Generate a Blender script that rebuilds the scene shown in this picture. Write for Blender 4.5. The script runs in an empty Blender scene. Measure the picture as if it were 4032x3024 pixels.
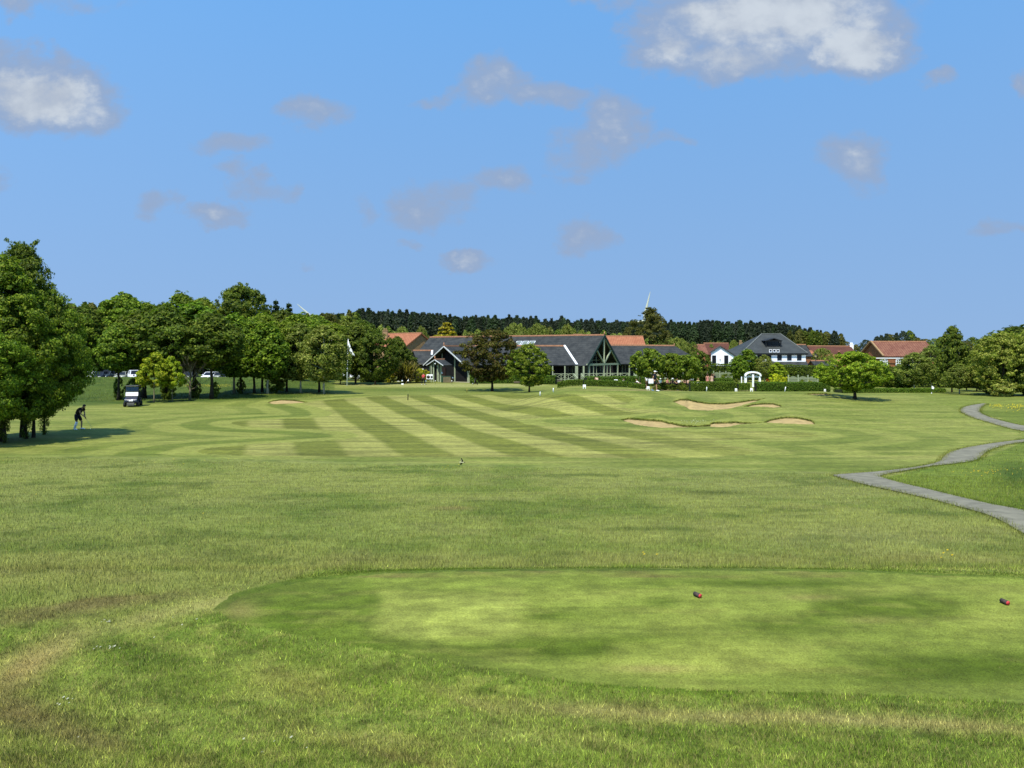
import bpy, bmesh, math, random
import numpy as np
from mathutils import Vector, Matrix

# ------------------------------------------------------------------ camera, sky, sun, exposure
SC = bpy.context.scene
COL = SC.collection
F, CX, HY, ZC = 3028.0, 2016.0, 1389.0, 4.8        # focal length and horizon of the photograph in its pixels, eye height
cam_d = bpy.data.cameras.new("camera")
cam_d.sensor_width = 36.0
cam_d.lens = 36.0 * F / 4032.0
cam_d.shift_y = -(1512.0 - HY) / 4032.0
cam_d.clip_start, cam_d.clip_end = 0.1, 20000
cam = bpy.data.objects.new("camera", cam_d)
COL.objects.link(cam)
cam.location = (0, 0, ZC)
cam.rotation_euler = (math.radians(90), 0, 0)
SC.camera = cam
SC.view_settings.view_transform = 'Standard'
SC.view_settings.look = 'None'
SC.view_settings.exposure = 0.75
SC.view_settings.gamma = 1.0
SC.cycles.max_bounces = 6
SC.cycles.transparent_max_bounces = 12

SUN_EL = math.radians(60)
SUN_AZ = Vector((-0.34, -0.94, 0)).normalized()       # towards the sun, on the ground: left of and behind the camera
sun_d = bpy.data.lights.new("sun", 'SUN')
sun_d.energy, sun_d.angle, sun_d.color = 4.0, math.radians(0.55), (1.0, 0.955, 0.87)
sun = bpy.data.objects.new("sun", sun_d)
COL.objects.link(sun)
to_sun = Vector((SUN_AZ.x * math.cos(SUN_EL), SUN_AZ.y * math.cos(SUN_EL), math.sin(SUN_EL)))
sun.rotation_euler = to_sun.to_track_quat('Z', 'Y').to_euler()

W = bpy.data.worlds.new("World")
SC.world = W
W.use_nodes = True


class NG:
    """small helper to write node trees"""
    def __init__(s, nt):
        s.nt = nt
        nt.nodes.clear()

    def n(s, typ, **kw):
        nd = s.nt.nodes.new(typ)
        for k, v in kw.items():
            setattr(nd, k, v)
        return nd

    def put(s, sock, v):
        if isinstance(v, bpy.types.NodeSocket):
            s.nt.links.new(v, sock)
        elif v is not None:
            sock.default_value = v

    def m(s, op, a, b=None, c=None, clamp=False):
        nd = s.n('ShaderNodeMath', operation=op, use_clamp=clamp)
        for i, v in enumerate((a, b, c)):
            if v is not None:
                s.put(nd.inputs[i], v)
        return nd.outputs[0]

    def mix(s, fac, a, b, blend='MIX'):
        nd = s.n('ShaderNodeMix', data_type='RGBA', blend_type=blend)
        s.put(nd.inputs[0], fac)
        s.put(nd.inputs[6], a)
        s.put(nd.inputs[7], b)
        return nd.outputs[2]

    def noise(s, vec, scale, detail=3.0, rough=0.55, dist=0.0):
        nd = s.n('ShaderNodeTexNoise')
        s.put(nd.inputs['Vector'], vec)
        nd.inputs['Scale'].default_value = scale
        nd.inputs['Detail'].default_value = detail
        nd.inputs['Roughness'].default_value = rough
        nd.inputs['Distortion'].default_value = dist
        return nd.outputs['Fac'], nd.outputs['Color']

    def ramp(s, v, lo, hi, a=0.0, b=1.0, smooth=True):
        nd = s.n('ShaderNodeMapRange', interpolation_type='SMOOTHSTEP' if smooth else 'LINEAR')
        s.put(nd.inputs[0], v)
        for i, x in enumerate((lo, hi, a, b)):
            s.put(nd.inputs[i + 1], x)
        return nd.outputs[0]


def build_sky():
    g = NG(W.node_tree)
    sky = g.n('ShaderNodeTexSky', sky_type='NISHITA')
    sky.sun_disc = False
    sky.sun_elevation = SUN_EL
    sky.sun_rotation = math.atan2(SUN_AZ.x, SUN_AZ.y)
    sky.air_density, sky.dust_density, sky.ozone_density = 1.0, 0.15, 4.0
    tc = g.n('ShaderNodeTexCoord')
    sp = g.n('ShaderNodeSeparateXYZ')
    g.put(sp.inputs[0], tc.outputs['Generated'])
    up = g.n('ShaderNodeCombineXYZ')                     # a clear maritime sky pales little towards the horizon
    g.put(up.inputs[0], sp.outputs[0])
    g.put(up.inputs[1], sp.outputs[1])
    g.put(up.inputs[2], g.m('MULTIPLY_ADD', g.m('MAXIMUM', sp.outputs[2], 0.0), 0.25, 0.55))
    g.put(sky.inputs[0], up.outputs[0])
    tint = g.mix(1.0, sky.outputs[0], g.mix(g.ramp(sp.outputs[2], 0.02, 0.42, 0, 1, False), SKY_LOW, SKY_HIGH), 'MULTIPLY')
    yy = g.m('MAXIMUM', sp.outputs[1], 0.05)
    u0 = g.m('DIVIDE', sp.outputs[0], yy)
    v0 = g.m('DIVIDE', sp.outputs[2], yy)
    cv = g.n('ShaderNodeCombineXYZ')
    g.put(cv.inputs[0], u0)
    g.put(cv.inputs[1], g.m('MULTIPLY', v0, 1.35))
    nf, nc = g.noise(cv.outputs[0], 9.0, 5.0, 0.62)
    ns = g.n('ShaderNodeSeparateColor')
    g.put(ns.inputs[0], nc)
    u = g.m('ADD', u0, g.m('MULTIPLY', g.m('SUBTRACT', ns.outputs[0], 0.5), 0.14))
    v = g.m('ADD', v0, g.m('MULTIPLY', g.m('SUBTRACT', ns.outputs[1], 0.5), 0.09))
    # clouds: centre, half size (in 2212-wide picture units of the survey), weight
    cl = [(1690, 30, 300, 105, 1.7), (1850, 100, 110, 70, 1.6), (1450, 90, 110, 75, 1.4), (1620, 120, 200, 50, 1.3), (1310, 10, 60, 35, .6),
          (90, 205, 170, 75, 1.6), (190, 230, 100, 50, 1.1), (10, 120, 60, 35, .9), (100, 150, 90, 40, .8),
          (675, 240, 85, 40, .95), (500, 318, 75, 30, .6), (495, 375, 40, 22, .55), (560, 402, 75, 24, .55), (345, 440, 42, 36, .6),
          (470, 455, 75, 32, .85), (620, 410, 38, 20, .5), (1060, 180, 75, 62, .8), (1180, 212, 130, 36, .75), (1330, 262, 95, 75, .85),
          (1255, 320, 75, 48, .7), (950, 212, 60, 16, .5), (915, 450, 85, 50, .7), (1085, 382, 75, 46, .68), (985, 415, 70, 40, .55),
          (1255, 508, 66, 42, .7), (1000, 565, 68, 28, .8), (878, 536, 30, 12, .45), (1850, 350, 72, 58, .72), (2160, 480, 70, 22, .55),
          (2030, 172, 34, 22, .5), (15, 20, 50, 34, .7), (2220, 190, 30, 40, .7), (780, 450, 30, 32, .42), (660, 590, 20, 10, .35),
          (1240, 378, 40, 22, .5), (1440, 298, 36, 16, .45), (-30, 390, 50, 40, .5), (60, 0, 200, 20, .4)]
    k = 4032 / 2212.0
    D = None
    for x, y, a, b, wt in cl:
        cu, cvv = (x * k - CX) / F, -(y * k - HY) / F
        au, bv = 1.14 * a * k / F, 1.14 * b * k / F
        du = g.m('MULTIPLY', g.m('SUBTRACT', u, cu), 1 / au)
        dv = g.m('MULTIPLY', g.m('SUBTRACT', v, cvv), 1 / bv)
        r2 = g.m('MULTIPLY_ADD', du, du, g.m('MULTIPLY', dv, dv))
        wt = wt * 1.3 if wt < .9 else wt
        d = g.m('MULTIPLY_ADD', r2, -wt, wt)
        D = d if D is None else g.m('MAXIMUM', D, d)
    nf2, _ = g.noise(cv.outputs[0], 21.0, 7.0, 0.6)
    er = g.m('MULTIPLY', g.m('SUBTRACT', nf2, 0.45), 1.5)
    dens = g.m('ADD', D, er)
    alpha = g.ramp(dens, 0.0, 0.95)
    thin = g.m('MULTIPLY', alpha, g.ramp(dens, 0.4, 1.5, 0.82, 0.97))
    # thick cloud is white where it is sunlit, grey in its own shade; wisps are pale lilac
    nf3, _ = g.noise(cv.outputs[0], 8.0, 4.0, 0.55)
    lum = g.ramp(g.m('ADD', nf3, g.m('MULTIPLY', g.m('SUBTRACT', nf2, 0.5), 0.8)), 0.35, 0.75)
    thick = g.mix(lum, CLOUD_SHADE, CLOUD_LIT)
    ccol = g.mix(g.ramp(dens, 0.85, 1.6), CLOUD_WISP, thick)
    colr = g.mix(thin, tint, ccol)
    bg = g.n('ShaderNodeBackground')
    g.put(bg.inputs[0], colr)
    bg.inputs[1].default_value = SKY_STRENGTH
    out = g.n('ShaderNodeOutputWorld')
    g.put(out.inputs[0], bg.outputs[0])


SKY_STRENGTH = 0.15
SKY_LOW = (1.33, 1.21, 1.01, 1)
SKY_HIGH = (0.90, 1.24, 1.25, 1)
CLOUD_LIT = (2.45, 2.7, 3.0, 1)
CLOUD_SHADE = (1.85, 2.1, 2.5, 1)
CLOUD_WISP = (1.22, 1.62, 2.38, 1)
build_sky()

# ------------------------------------------------------------------ helpers
KALB = np.array([2.0, 2.03, 2.65])


def lin(c):
    c = np.asarray(c, float) / 255.0
    return np.where(c <= 0.04045, c / 12.92, ((c + 0.055) / 1.055) ** 2.4)


def alb(*c):
    return tuple(lin(c) / KALB)


def tag(o, label=None, cat=None, group=None, kind=None):
    if label: o['label'] = label
    if cat: o['category'] = cat
    if group: o['group'] = group
    if kind: o['kind'] = kind
    return o


def link(name, data=None, parent=None, loc=None, rotz=None):
    o = bpy.data.objects.new(name, data)
    COL.objects.link(o)
    if parent is not None: o.parent = parent
    if loc is not None: o.location = loc
    if rotz is not None: o.rotation_euler = (0, 0, rotz)
    return o


def thing(name, label, cat, loc=(0, 0, 0), rotz=0.0, group=None):
    return tag(link(name, None, None, loc, rotz), label, cat, group)


def copy_tree(o, parent=None):
    c = o.copy()
    COL.objects.link(c)
    c.parent = parent
    for ch in list(o.children):
        copy_tree(ch, c)
    return c


def np_mesh(name, V, Fc, mat, col=None, dom='FACE', smooth=False):
    V = np.ascontiguousarray(V, np.float32)
    Fc = np.ascontiguousarray(Fc, np.int32)
    me = bpy.data.meshes.new(name)
    k = Fc.shape[1]
    me.vertices.add(len(V))
    me.vertices.foreach_set('co', V.ravel())
    me.loops.add(Fc.size)
    me.loops.foreach_set('vertex_index', Fc.ravel())
    me.polygons.add(len(Fc))
    me.polygons.foreach_set('loop_start', np.arange(0, Fc.size, k, dtype=np.int32))
    if smooth:
        me.polygons.foreach_set('use_smooth', np.ones(len(Fc), bool))
    me.update(calc_edges=True)
    if col is not None:
        a = me.attributes.new('Col', 'FLOAT_COLOR', dom)
        c4 = np.ones((len(col), 4), np.float32)
        c4[:, :3] = col
        a.data.foreach_set('color', c4.ravel())
    if mat is not None: me.materials.append(mat)
    return me


class MB:
    """collects shapes into one mesh"""
    def __init__(s):
        s.v, s.f, s.sm = [], [], []

    def add(s, V, Fs, smooth=False):
        b = len(s.v)
        s.v += [tuple(p) for p in V]
        s.f += [tuple(i + b for i in f) for f in Fs]
        s.sm += [smooth] * len(Fs)
        return s

    def box(s, c, d, rz=0.0, M=None):
        x, y, z = d[0] / 2, d[1] / 2, d[2] / 2
        V = [Vector((a * x, b * y, e * z)) for a in (-1, 1) for b in (-1, 1) for e in (-1, 1)]
        R = Matrix.Rotation(rz, 3, 'Z') if M is None else M
        V = [R @ p + Vector(c) for p in V]
        return s.add(V, [(0, 1, 3, 2), (4, 6, 7, 5), (0, 4, 5, 1), (2, 3, 7, 6), (0, 2, 6, 4), (1, 5, 7, 3)])

    def bar(s, a, b, w, h=None):
        """rectangular bar from a to b, w across, h up"""
        a, b = Vector(a), Vector(b)
        h = w if h is None else h
        d = (b - a).normalized()
        up = Vector((0, 0, 1)) if abs(d.z) < 0.95 else Vector((0, 1, 0))
        sx = d.cross(up).normalized()
        sz = sx.cross(d).normalized()
        V = [p + sx * i * w / 2 + sz * j * h / 2 for p in (a, b) for i, j in ((-1, -1), (1, -1), (1, 1), (-1, 1))]
        return s.add(V, [(3, 2, 1, 0), (4, 5, 6, 7), (0, 1, 5, 4), (1, 2, 6, 5), (2, 3, 7, 6), (3, 0, 4, 7)])

    def tube(s, pts, rad, n=8, cap=True):
        pts = [Vector(p) for p in pts]
        m = len(pts)
        V = []
        for i, p in enumerate(pts):
            d = (pts[min(i + 1, m - 1)] - pts[max(i - 1, 0)]).normalized()
            up = Vector((0, 0, 1)) if abs(d.z) < 0.9 else Vector((1, 0, 0))
            a = d.cross(up).normalized()
            b = d.cross(a).normalized()
            r = rad[i] if hasattr(rad, '__len__') else rad
            V += [p + (a * math.cos(t) + b * math.sin(t)) * r for t in [2 * math.pi * j / n for j in range(n)]]
        Fs = [(i * n + j, i * n + (j + 1) % n, (i + 1) * n + (j + 1) % n, (i + 1) * n + j) for i in range(m - 1) for j in range(n)]
        if cap: Fs += [tuple(range(n)), tuple(range((m - 1) * n, m * n))]
        return s.add(V, Fs, True)

    def ball(s, c, r, n=10, m=6):
        r = r if hasattr(r, '__len__') else (r, r, r)
        V, Fs = [], []
        for i in range(m + 1):
            t = math.pi * i / m
            for j in range(n):
                p = 2 * math.pi * j / n
                V.append((c[0] + r[0] * math.sin(t) * math.cos(p), c[1] + r[1] * math.sin(t) * math.sin(p), c[2] + r[2] * math.cos(t)))
        for i in range(m):
            for j in range(n):
                Fs.append((i * n + j, (i + 1) * n + j, (i + 1) * n + (j + 1) % n, i * n + (j + 1) % n))
        return s.add(V, Fs, True)

    def slab(s, quad, th):
        """quad of 4 points given a thickness th downwards along its normal"""
        q = [Vector(p) for p in quad]
        nrm = (q[1] - q[0]).cross(q[3] - q[0]).normalized()
        if nrm.z < 0: nrm = -nrm
        V = q + [p - nrm * th for p in q]
        k = len(q)
        Fs = [tuple(range(k)), tuple(range(2 * k - 1, k - 1, -1))] + [(i, (i + 1) % k, k + (i + 1) % k, k + i) for i in range(k)]
        return s.add(V, Fs)

    def prism(s, poly, ext):
        """polygon (list of points) extruded by vector ext"""
        q = [Vector(p) for p in poly]
        k = len(q)
        V = q + [p + Vector(ext) for p in q]
        return s.add(V, [tuple(range(k)), tuple(range(2 * k - 1, k - 1, -1))] + [(i, (i + 1) % k, k + (i + 1) % k, k + i) for i in range(k)])

    def mesh(s, name, mat):
        me = bpy.data.meshes.new(name)
        me.from_pydata(s.v, [], s.f)
        me.polygons.foreach_set('use_smooth', s.sm)
        bm = bmesh.new()
        bm.from_mesh(me)
        bmesh.ops.recalc_face_normals(bm, faces=bm.faces)
        bm.to_mesh(me)
        bm.free()
        if mat: me.materials.append(mat)
        return me

    def build(s, name, mat, parent=None, bevel=0.0, **kw):
        o = link(name, s.mesh(name, mat), parent, **kw)
        if bevel:
            b = o.modifiers.new('bevel', 'BEVEL')
            b.width, b.segments, b.limit_method = bevel, 2, 'ANGLE'
        return o


def mat(name, c, rough=0.7, var=0.25, scale=3.0, spec=0.3, metal=0.0, trans=0.0, bump=0.0, coords='Object', stretch=(1, 1, 1)):
    m = bpy.data.materials.new(name)
    m.use_nodes = True
    g = NG(m.node_tree)
    p = g.n('ShaderNodeBsdfPrincipled')
    out = g.n('ShaderNodeOutputMaterial')
    g.put(out.inputs[0], p.outputs[0])
    tc = g.n('ShaderNodeTexCoord')
    mp = g.n('ShaderNodeMapping')
    g.put(mp.inputs[0], tc.outputs[coords])
    mp.inputs[3].default_value = stretch
    f, _ = g.noise(mp.outputs[0], scale, 4.0, 0.6)
    c = tuple(c)[:3]
    a = tuple(x * (1 - var) for x in c) + (1,)
    b = tuple(min(1, x * (1 + var)) for x in c) + (1,)
    g.put(p.inputs['Base Color'], g.mix(g.ramp(f, 0.3, 0.7), a, b))
    p.inputs['Roughness'].default_value = rough
    p.inputs['Specular IOR Level'].default_value = spec
    p.inputs['Metallic'].default_value = metal
    if bump:
        bp = g.n('ShaderNodeBump')
        bp.inputs['Strength'].default_value = bump
        g.put(bp.inputs['Height'], f)
        g.put(p.inputs['Normal'], bp.outputs[0])
    return m


def rows_mat(name, c1, c2, rows, axis='Z', rough=0.8, var=0.3, nscale=2.0, sharp=0.12, coords='Object'):
    """boards, slates or pantiles: bands along an axis with darker joints, mottled"""
    m = bpy.data.materials.new(name)
    m.use_nodes = True
    g = NG(m.node_tree)
    p = g.n('ShaderNodeBsdfPrincipled')
    out = g.n('ShaderNodeOutputMaterial')
    g.put(out.inputs[0], p.outputs[0])
    tc = g.n('ShaderNodeTexCoord')
    sp = g.n('ShaderNodeSeparateXYZ')
    g.put(sp.inputs[0], tc.outputs[coords])
    fr = g.m('FRACT', g.m('MULTIPLY', sp.outputs['XYZ'.index(axis)], rows))
    tri = g.m('ABSOLUTE', g.m('SUBTRACT', fr, 0.5))
    f, _ = g.noise(tc.outputs[coords], nscale, 5.0, 0.65)
    f2, _ = g.noise(tc.outputs[coords], nscale * 9, 2.0, 0.6)
    base = g.mix(g.ramp(f, 0.3, 0.7), tuple(c1) + (1,), tuple(c2) + (1,))
    base = g.mix(g.ramp(f2, 0.3, 0.75, 0.0, var), base, (c1[0] * .45, c1[1] * .45, c1[2] * .45, 1))
    base = g.mix(g.ramp(tri, 0.5 - sharp, 0.5, 0.0, 0.6), base, (c1[0] * .3, c1[1] * .3, c1[2] * .3, 1))
    g.put(p.inputs['Base Color'], base)
    p.inputs['Roughness'].default_value = rough
    p.inputs['Specular IOR Level'].default_value = 0.25
    bp = g.n('ShaderNodeBump')
    bp.inputs['Strength'].default_value = 0.5
    bp.inputs['Distance'].default_value = 0.05
    g.put(bp.inputs['Height'], g.m('SUBTRACT', 0.5, tri))
    g.put(p.inputs['Normal'], bp.outputs[0])
    return m


def col_mat(name, fine=True, rough=0.85, transl=0.0, rnd=0.0, spec=0.15, lift=0.0):
    """colour per face or vertex from the mesh, with fine mottling; optional leaf translucency and per-object variation"""
    m = bpy.data.materials.new(name)
    m.use_nodes = True
    g = NG(m.node_tree)
    p = g.n('ShaderNodeBsdfPrincipled')
    out = g.n('ShaderNodeOutputMaterial')
    at = g.n('ShaderNodeAttribute', attribute_name='Col')
    c = at.outputs['Color']
    if fine:
        tc = g.n('ShaderNodeTexCoord')
        f1, _ = g.noise(tc.outputs['Object'], 38.0, 3.0, 0.7)
        f2, _ = g.noise(tc.outputs['Object'], 3.2, 5.0, 0.7)
        mp = g.n('ShaderNodeMapping')
        mp.inputs[3].default_value = (0.25, 1.0, 1.0)
        g.put(mp.inputs[0], tc.outputs['Object'])
        f3, _ = g.noise(mp.outputs[0], 1.3, 5.0, 0.68)
        k = g.m('MULTIPLY', g.m('MULTIPLY', g.ramp(f1, 0.25, 0.75, 0.72, 1.28), g.ramp(f2, 0.28, 0.72, 0.76, 1.24)), g.ramp(f3, 0.3, 0.7, 0.84, 1.16))
        cc = g.n('ShaderNodeCombineColor')
        for i in range(3): g.put(cc.inputs[i], k)
        c = g.mix(1.0, c, cc.outputs[0], 'MULTIPLY')
        bp = g.n('ShaderNodeBump')
        bp.inputs['Strength'].default_value = 0.35
        bp.inputs['Distance'].default_value = 0.06
        g.put(bp.inputs['Height'], f2)
        g.put(p.inputs['Normal'], bp.outputs[0])
    if rnd:
        oi = g.n('ShaderNodeObjectInfo')
        hs = g.n('ShaderNodeHueSaturation')
        g.put(hs.inputs['Color'], c)
        g.put(hs.inputs['Hue'], g.ramp(oi.outputs['Random'], 0, 1, 0.5 - rnd * .12, 0.5 + rnd * .08, False))
        g.put(hs.inputs['Value'], g.ramp(g.m('FRACT', g.m('MULTIPLY', oi.outputs['Random'], 7.3)), 0, 1, 1 - rnd, 1 + rnd, False))
        c = hs.outputs[0]
    g.put(p.inputs['Base Color'], c)
    p.inputs['Roughness'].default_value = rough
    p.inputs['Specular IOR Level'].default_value = spec
    sh = p.outputs[0]
    nrm = None
    if lift:                                   # blades in a sward share the light of the whole sward
        ge = g.n('ShaderNodeNewGeometry')
        va = g.n('ShaderNodeVectorMath', operation='SCALE')
        g.put(va.inputs[0], ge.outputs['Normal'])
        va.inputs[3].default_value = 1 - lift
        vb = g.n('ShaderNodeVectorMath', operation='ADD')
        g.put(vb.inputs[0], va.outputs[0])
        vb.inputs[1].default_value = (0, 0, lift)
        vn = g.n('ShaderNodeVectorMath', operation='NORMALIZE')
        g.put(vn.inputs[0], vb.outputs[0])
        g.put(p.inputs['Normal'], vn.outputs[0])
    if transl:
        t = g.n('ShaderNodeBsdfTranslucent')
        g.put(t.inputs[0], g.mix(1.0, c, (1.0, 1.25, 0.45, 1), 'MULTIPLY'))
        mx = g.n('ShaderNodeMixShader')
        mx.inputs[0].default_value = transl
        g.put(mx.inputs[1], sh)
        g.put(mx.inputs[2], t.outputs[0])
        sh = mx.outputs[0]
    g.put(out.inputs[0], sh)
    return m
# ------------------------------------------------------------------ terrain (heights surveyed from the photograph: depth y, drop below the eye)
def vnoise(x, y, seed=0):
    xi, yi = np.floor(x).astype(np.int64), np.floor(y).astype(np.int64)
    fx, fy = x - xi, y - yi
    fx, fy = fx * fx * (3 - 2 * fx), fy * fy * (3 - 2 * fy)

    def h(i, j):
        n = (i * 374761393 + j * 668265263 + seed * 1442695041) & 0x7fffffff
        n = ((n ^ (n >> 13)) * 1274126177) & 0x7fffffff
        return ((n ^ (n >> 16)) & 0xffff) / 65535.0
    return (h(xi, yi) * (1 - fx) + h(xi + 1, yi) * fx) * (1 - fy) + (h(xi, yi + 1) * (1 - fx) + h(xi + 1, yi + 1) * fx) * fy


def fbm(x, y, seed=0, oct=4):
    s, a, t = 0.0, 1.0, 0.0
    for k in range(oct):
        s = s + a * vnoise(x * 2 ** k, y * 2 ** k, seed + k)
        t += a
        a *= 0.55
    return s / t


NEAR = [(0, 1.6), (2, 1.9), (4, 2.45), (5.3, 2.85), (7.1, 3.18), (7.6, 3.2), (11.25, 3.2), (11.6, 3.26), (12.2, 3.43), (13, 3.55), (16, 3.75), (19, 3.92), (25, 4.3), (33, 4.52)]
PROF = {
    'L': [(45, 4.76), (49, 4.83), (60, 4.85), (70, 4.78), (78, 4.70), (86, 4.52), (100, 3.85), (109, 3.5), (114, 3.55), (122, 4.4), (130, 4.7), (160, 4.8), (400, 5.0), (4000, 5.5)],
    'M': [(45, 4.76), (49, 4.83), (64, 4.85), (75, 4.75), (82, 4.60), (88, 4.68), (95, 4.72), (108, 4.45), (119, 4.42), (150, 4.5), (400, 5.0), (4000, 5.5)],
    'S': [(45, 4.74), (49, 4.74), (57, 4.5), (64, 4.0), (70, 3.28), (74, 3.16), (80, 3.7), (90, 4.4), (100, 4.65), (119, 4.45), (150, 4.6), (400, 5.0), (4000, 5.5)],
    'R': [(45, 4.70), (49, 4.66), (57, 4.22), (64, 3.8), (70, 3.52), (80, 4.0), (90, 4.5), (100, 4.65), (119, 4.45), (150, 4.6), (400, 5.0), (4000, 5.5)],
    'Q': [(45, 4.68), (49, 4.6), (57, 4.3), (66, 3.95), (78, 4.1), (90, 4.35), (120, 4.9), (400, 5.4), (4000, 5.6)],
}
LT = np.linspace(math.log(0.3), math.log(4000), 6000)


def _table(pr):
    a = np.array(NEAR + pr)
    t = np.interp(np.exp(LT), a[:, 0], a[:, 1])
    k = np.exp(-np.linspace(-2.5, 2.5, 41) ** 2)
    k /= k.sum()
    tp = np.concatenate([np.full(20, t[0]), t, np.full(20, t[-1])])
    return np.convolve(tp, k, 'valid')


TAB = {k: _table(v) for k, v in PROF.items()}


def sstep(a, b, x):
    t = np.clip((x - a) / (b - a), 0, 1)
    return t * t * (3 - 2 * t)


def base_drop(px, Y):
    l = np.log(np.maximum(Y, 0.31))
    v = {k: np.interp(l, LT, TAB[k]) for k in TAB}
    a = sstep(1000, 1450, px)
    b = sstep(1960, 2270, px)
    c = sstep(3200, 3420, px)
    d = v['L'] * (1 - a) + v['M'] * a
    d = d * (1 - b) + v['S'] * b
    e = sstep(2440, 2640, px)
    d = d * (1 - e) + v['R'] * e
    d = d * (1 - c) + v['Q'] * c
    u = px / F * Y
    w = sstep(20, 40, Y) * (1 - sstep(150, 300, Y))
    return d - w * 0.10 * (fbm(u / 7.0 + 11, Y / 7.0, 5, 2) - 0.5)


YG = np.concatenate([np.arange(2, 20, .02), np.arange(20, 120, .05), np.arange(120, 600, 1)])


def G0(px, py):
    """depth at which the bare ground is seen at this place of the survey"""
    f = HY + F * base_drop(np.full_like(YG, px), YG) / YG
    i = np.argmax(f <= py)
    return float(YG[i])


# bunkers: rim and front lines
BUNK = {
    'A': dict(rim=[(2652, 1579), (2676, 1570), (2708, 1570), (2742, 1578), (2790, 1585), (2853, 1586), (2917, 1579), (2964, 1572), (3011, 1572)],
              fro=[(2652, 1581), (2679, 1593), (2701, 1601), (2709, 1611), (2742, 1614), (2790, 1616), (2853, 1612), (2885, 1606), (2932, 1592), (2980, 1579), (3011, 1573)], dep=3.0),
    'B': dict(rim=[(2929, 1600), (2964, 1590), (3002, 1586), (3043, 1586), (3068, 1593), (3075, 1600)],
              fro=[(2929, 1601), (2964, 1600), (3002, 1601), (3043, 1604), (3068, 1605), (3075, 1602)], dep=1.6),
    'C': dict(rim=[(2445, 1651), (2473, 1644), (2542, 1649), (2604, 1653), (2644, 1665), (2685, 1673), (2746, 1676), (2797, 1671)],
              fro=[(2445, 1652), (2502, 1671), (2563, 1680), (2612, 1684), (2685, 1682), (2746, 1681), (2797, 1678)], dep=2.4),
    'D': dict(rim=[(2797, 1665), (2807, 1661), (2868, 1659), (2909, 1662), (2970, 1664), (3002, 1662)],
              fro=[(2797, 1679), (2827, 1682), (2868, 1680), (2909, 1670), (2970, 1666), (3002, 1663)], dep=1.8),
    'E': dict(rim=[(3006, 1662), (3035, 1649), (3092, 1639), (3133, 1640), (3173, 1647), (3202, 1657), (3206, 1667)],
              fro=[(3006, 1663), (3051, 1665), (3112, 1668), (3173, 1670), (3206, 1670)], dep=2.2),
    'F': dict(rim=[(1057, 1583), (1070, 1576), (1109, 1571), (1158, 1573), (1190, 1578), (1213, 1583)],
              fro=[(1057, 1584), (1073, 1591), (1109, 1590), (1158, 1588), (1213, 1584)], dep=2.2),
    'G': dict(rim=[(3170, 1551), (3217, 1547), (3252, 1547), (3277, 1553)],
              fro=[(3170, 1552), (3217, 1555), (3252, 1556), (3277, 1554)], dep=1.6),
}
for b in BUNK.values():
    p0, p1 = b['rim'][0][0], b['rim'][-1][0]
    b['px'] = np.arange(p0, p1 + 1, 2.0)
    fy = np.interp(b['px'], *zip(*b['fro']))
    ry = np.interp(b['px'], *zip(*b['rim']))
    kk = np.ones(7) / 7
    sm = lambda a: np.convolve(np.concatenate([np.full(3, a[0]), a, np.full(3, a[-1])]), kk, 'valid')
    fy, ry = sm(fy), sm(ry)
    b['Yf'] = sm(np.array([G0(x, y) for x, y in zip(b['px'], fy)]))
    t = np.clip((fy - ry) / max((fy - ry).max(), 1) * 1.6, 0.12, 1)
    b['Yb'] = b['Yf'] + b['dep'] * t
    b['hr'] = np.maximum(ZC - (ry - HY) / F * b['Yb'] - (ZC - base_drop(b['px'], b['Yb'])), 0.0)


def bumps(px, Y):
    h = np.zeros_like(Y)
    for key, b in BUNK.items():
        p0, p1 = b['px'][0], b['px'][-1]
        wide = 95 if key in 'ACE' else 60
        s = (px > p0 - 3 * wide) & (px < p1 + 3 * wide) & (Y > 35) & (Y < 110)
        if not s.any(): continue
        q = np.clip(px[s], p0, p1)
        out = np.maximum(p0 - px[s], px[s] - p1).clip(0)
        fall = np.exp(-(out / wide) ** 2)
        Yf, Yb, hr = (np.interp(q, b['px'], b[k]) for k in ('Yf', 'Yb', 'hr'))
        back = 5.5 if key != 'F' else 3.0
        sp = np.maximum(Yb - Yf, 0.3)
        Yf2 = Yf - (1 - fall) * 2.0
        t = np.clip((Y[s] - Yf2) / np.maximum(Yb - Yf2, .3), 0, 1)
        prof = np.where(Y[s] <= Yb, t ** 1.05, np.exp(-((Y[s] - Yb - 0.6).clip(0) / back) ** 2))
        h[s] = np.maximum(h[s], hr * fall * prof)
    return h


def bunk_mask(px, Y, grow=0.0):
    """0..1 depth into a bunker's sand, and how near its back rim"""
    m = np.zeros_like(Y, bool)
    rel = np.zeros_like(Y)
    for b in BUNK.values():
        s = (px >= b['px'][0]) & (px <= b['px'][-1]) & (Y > 35) & (Y < 110)
        if not s.any(): continue
        Yf, Yb = (np.interp(px[s], b['px'], b[k]) for k in ('Yf', 'Yb'))
        ins = (Y[s] > Yf) & (Y[s] < Yb)
        m[s] |= ins
        rel[s] = np.where(ins, (Y[s] - Yf) / (Yb - Yf), rel[s])
    return m, rel


def H(px, Y):
    """ground height at bearing px and depth Y"""
    px, Y = np.atleast_1d(np.asarray(px, float)), np.atleast_1d(np.asarray(Y, float))
    return ZC - base_drop(px, Y) + bumps(px, Y)


def Hxy(x, y):
    return float(H(CX + x / y * F, y)[0])


def G(px, py):
    """world point of the ground seen at a place of the survey"""
    z = H(np.full_like(YG, px), YG)
    f = HY + F * (ZC - z) / YG
    i = int(np.argmax(f <= py))
    return Vector(((px - CX) / F * YG[i], YG[i], z[i]))


def P(px, py, Y):
    return Vector(((px - CX) / F * Y, Y, ZC - (py - HY) / F * Y))


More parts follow.
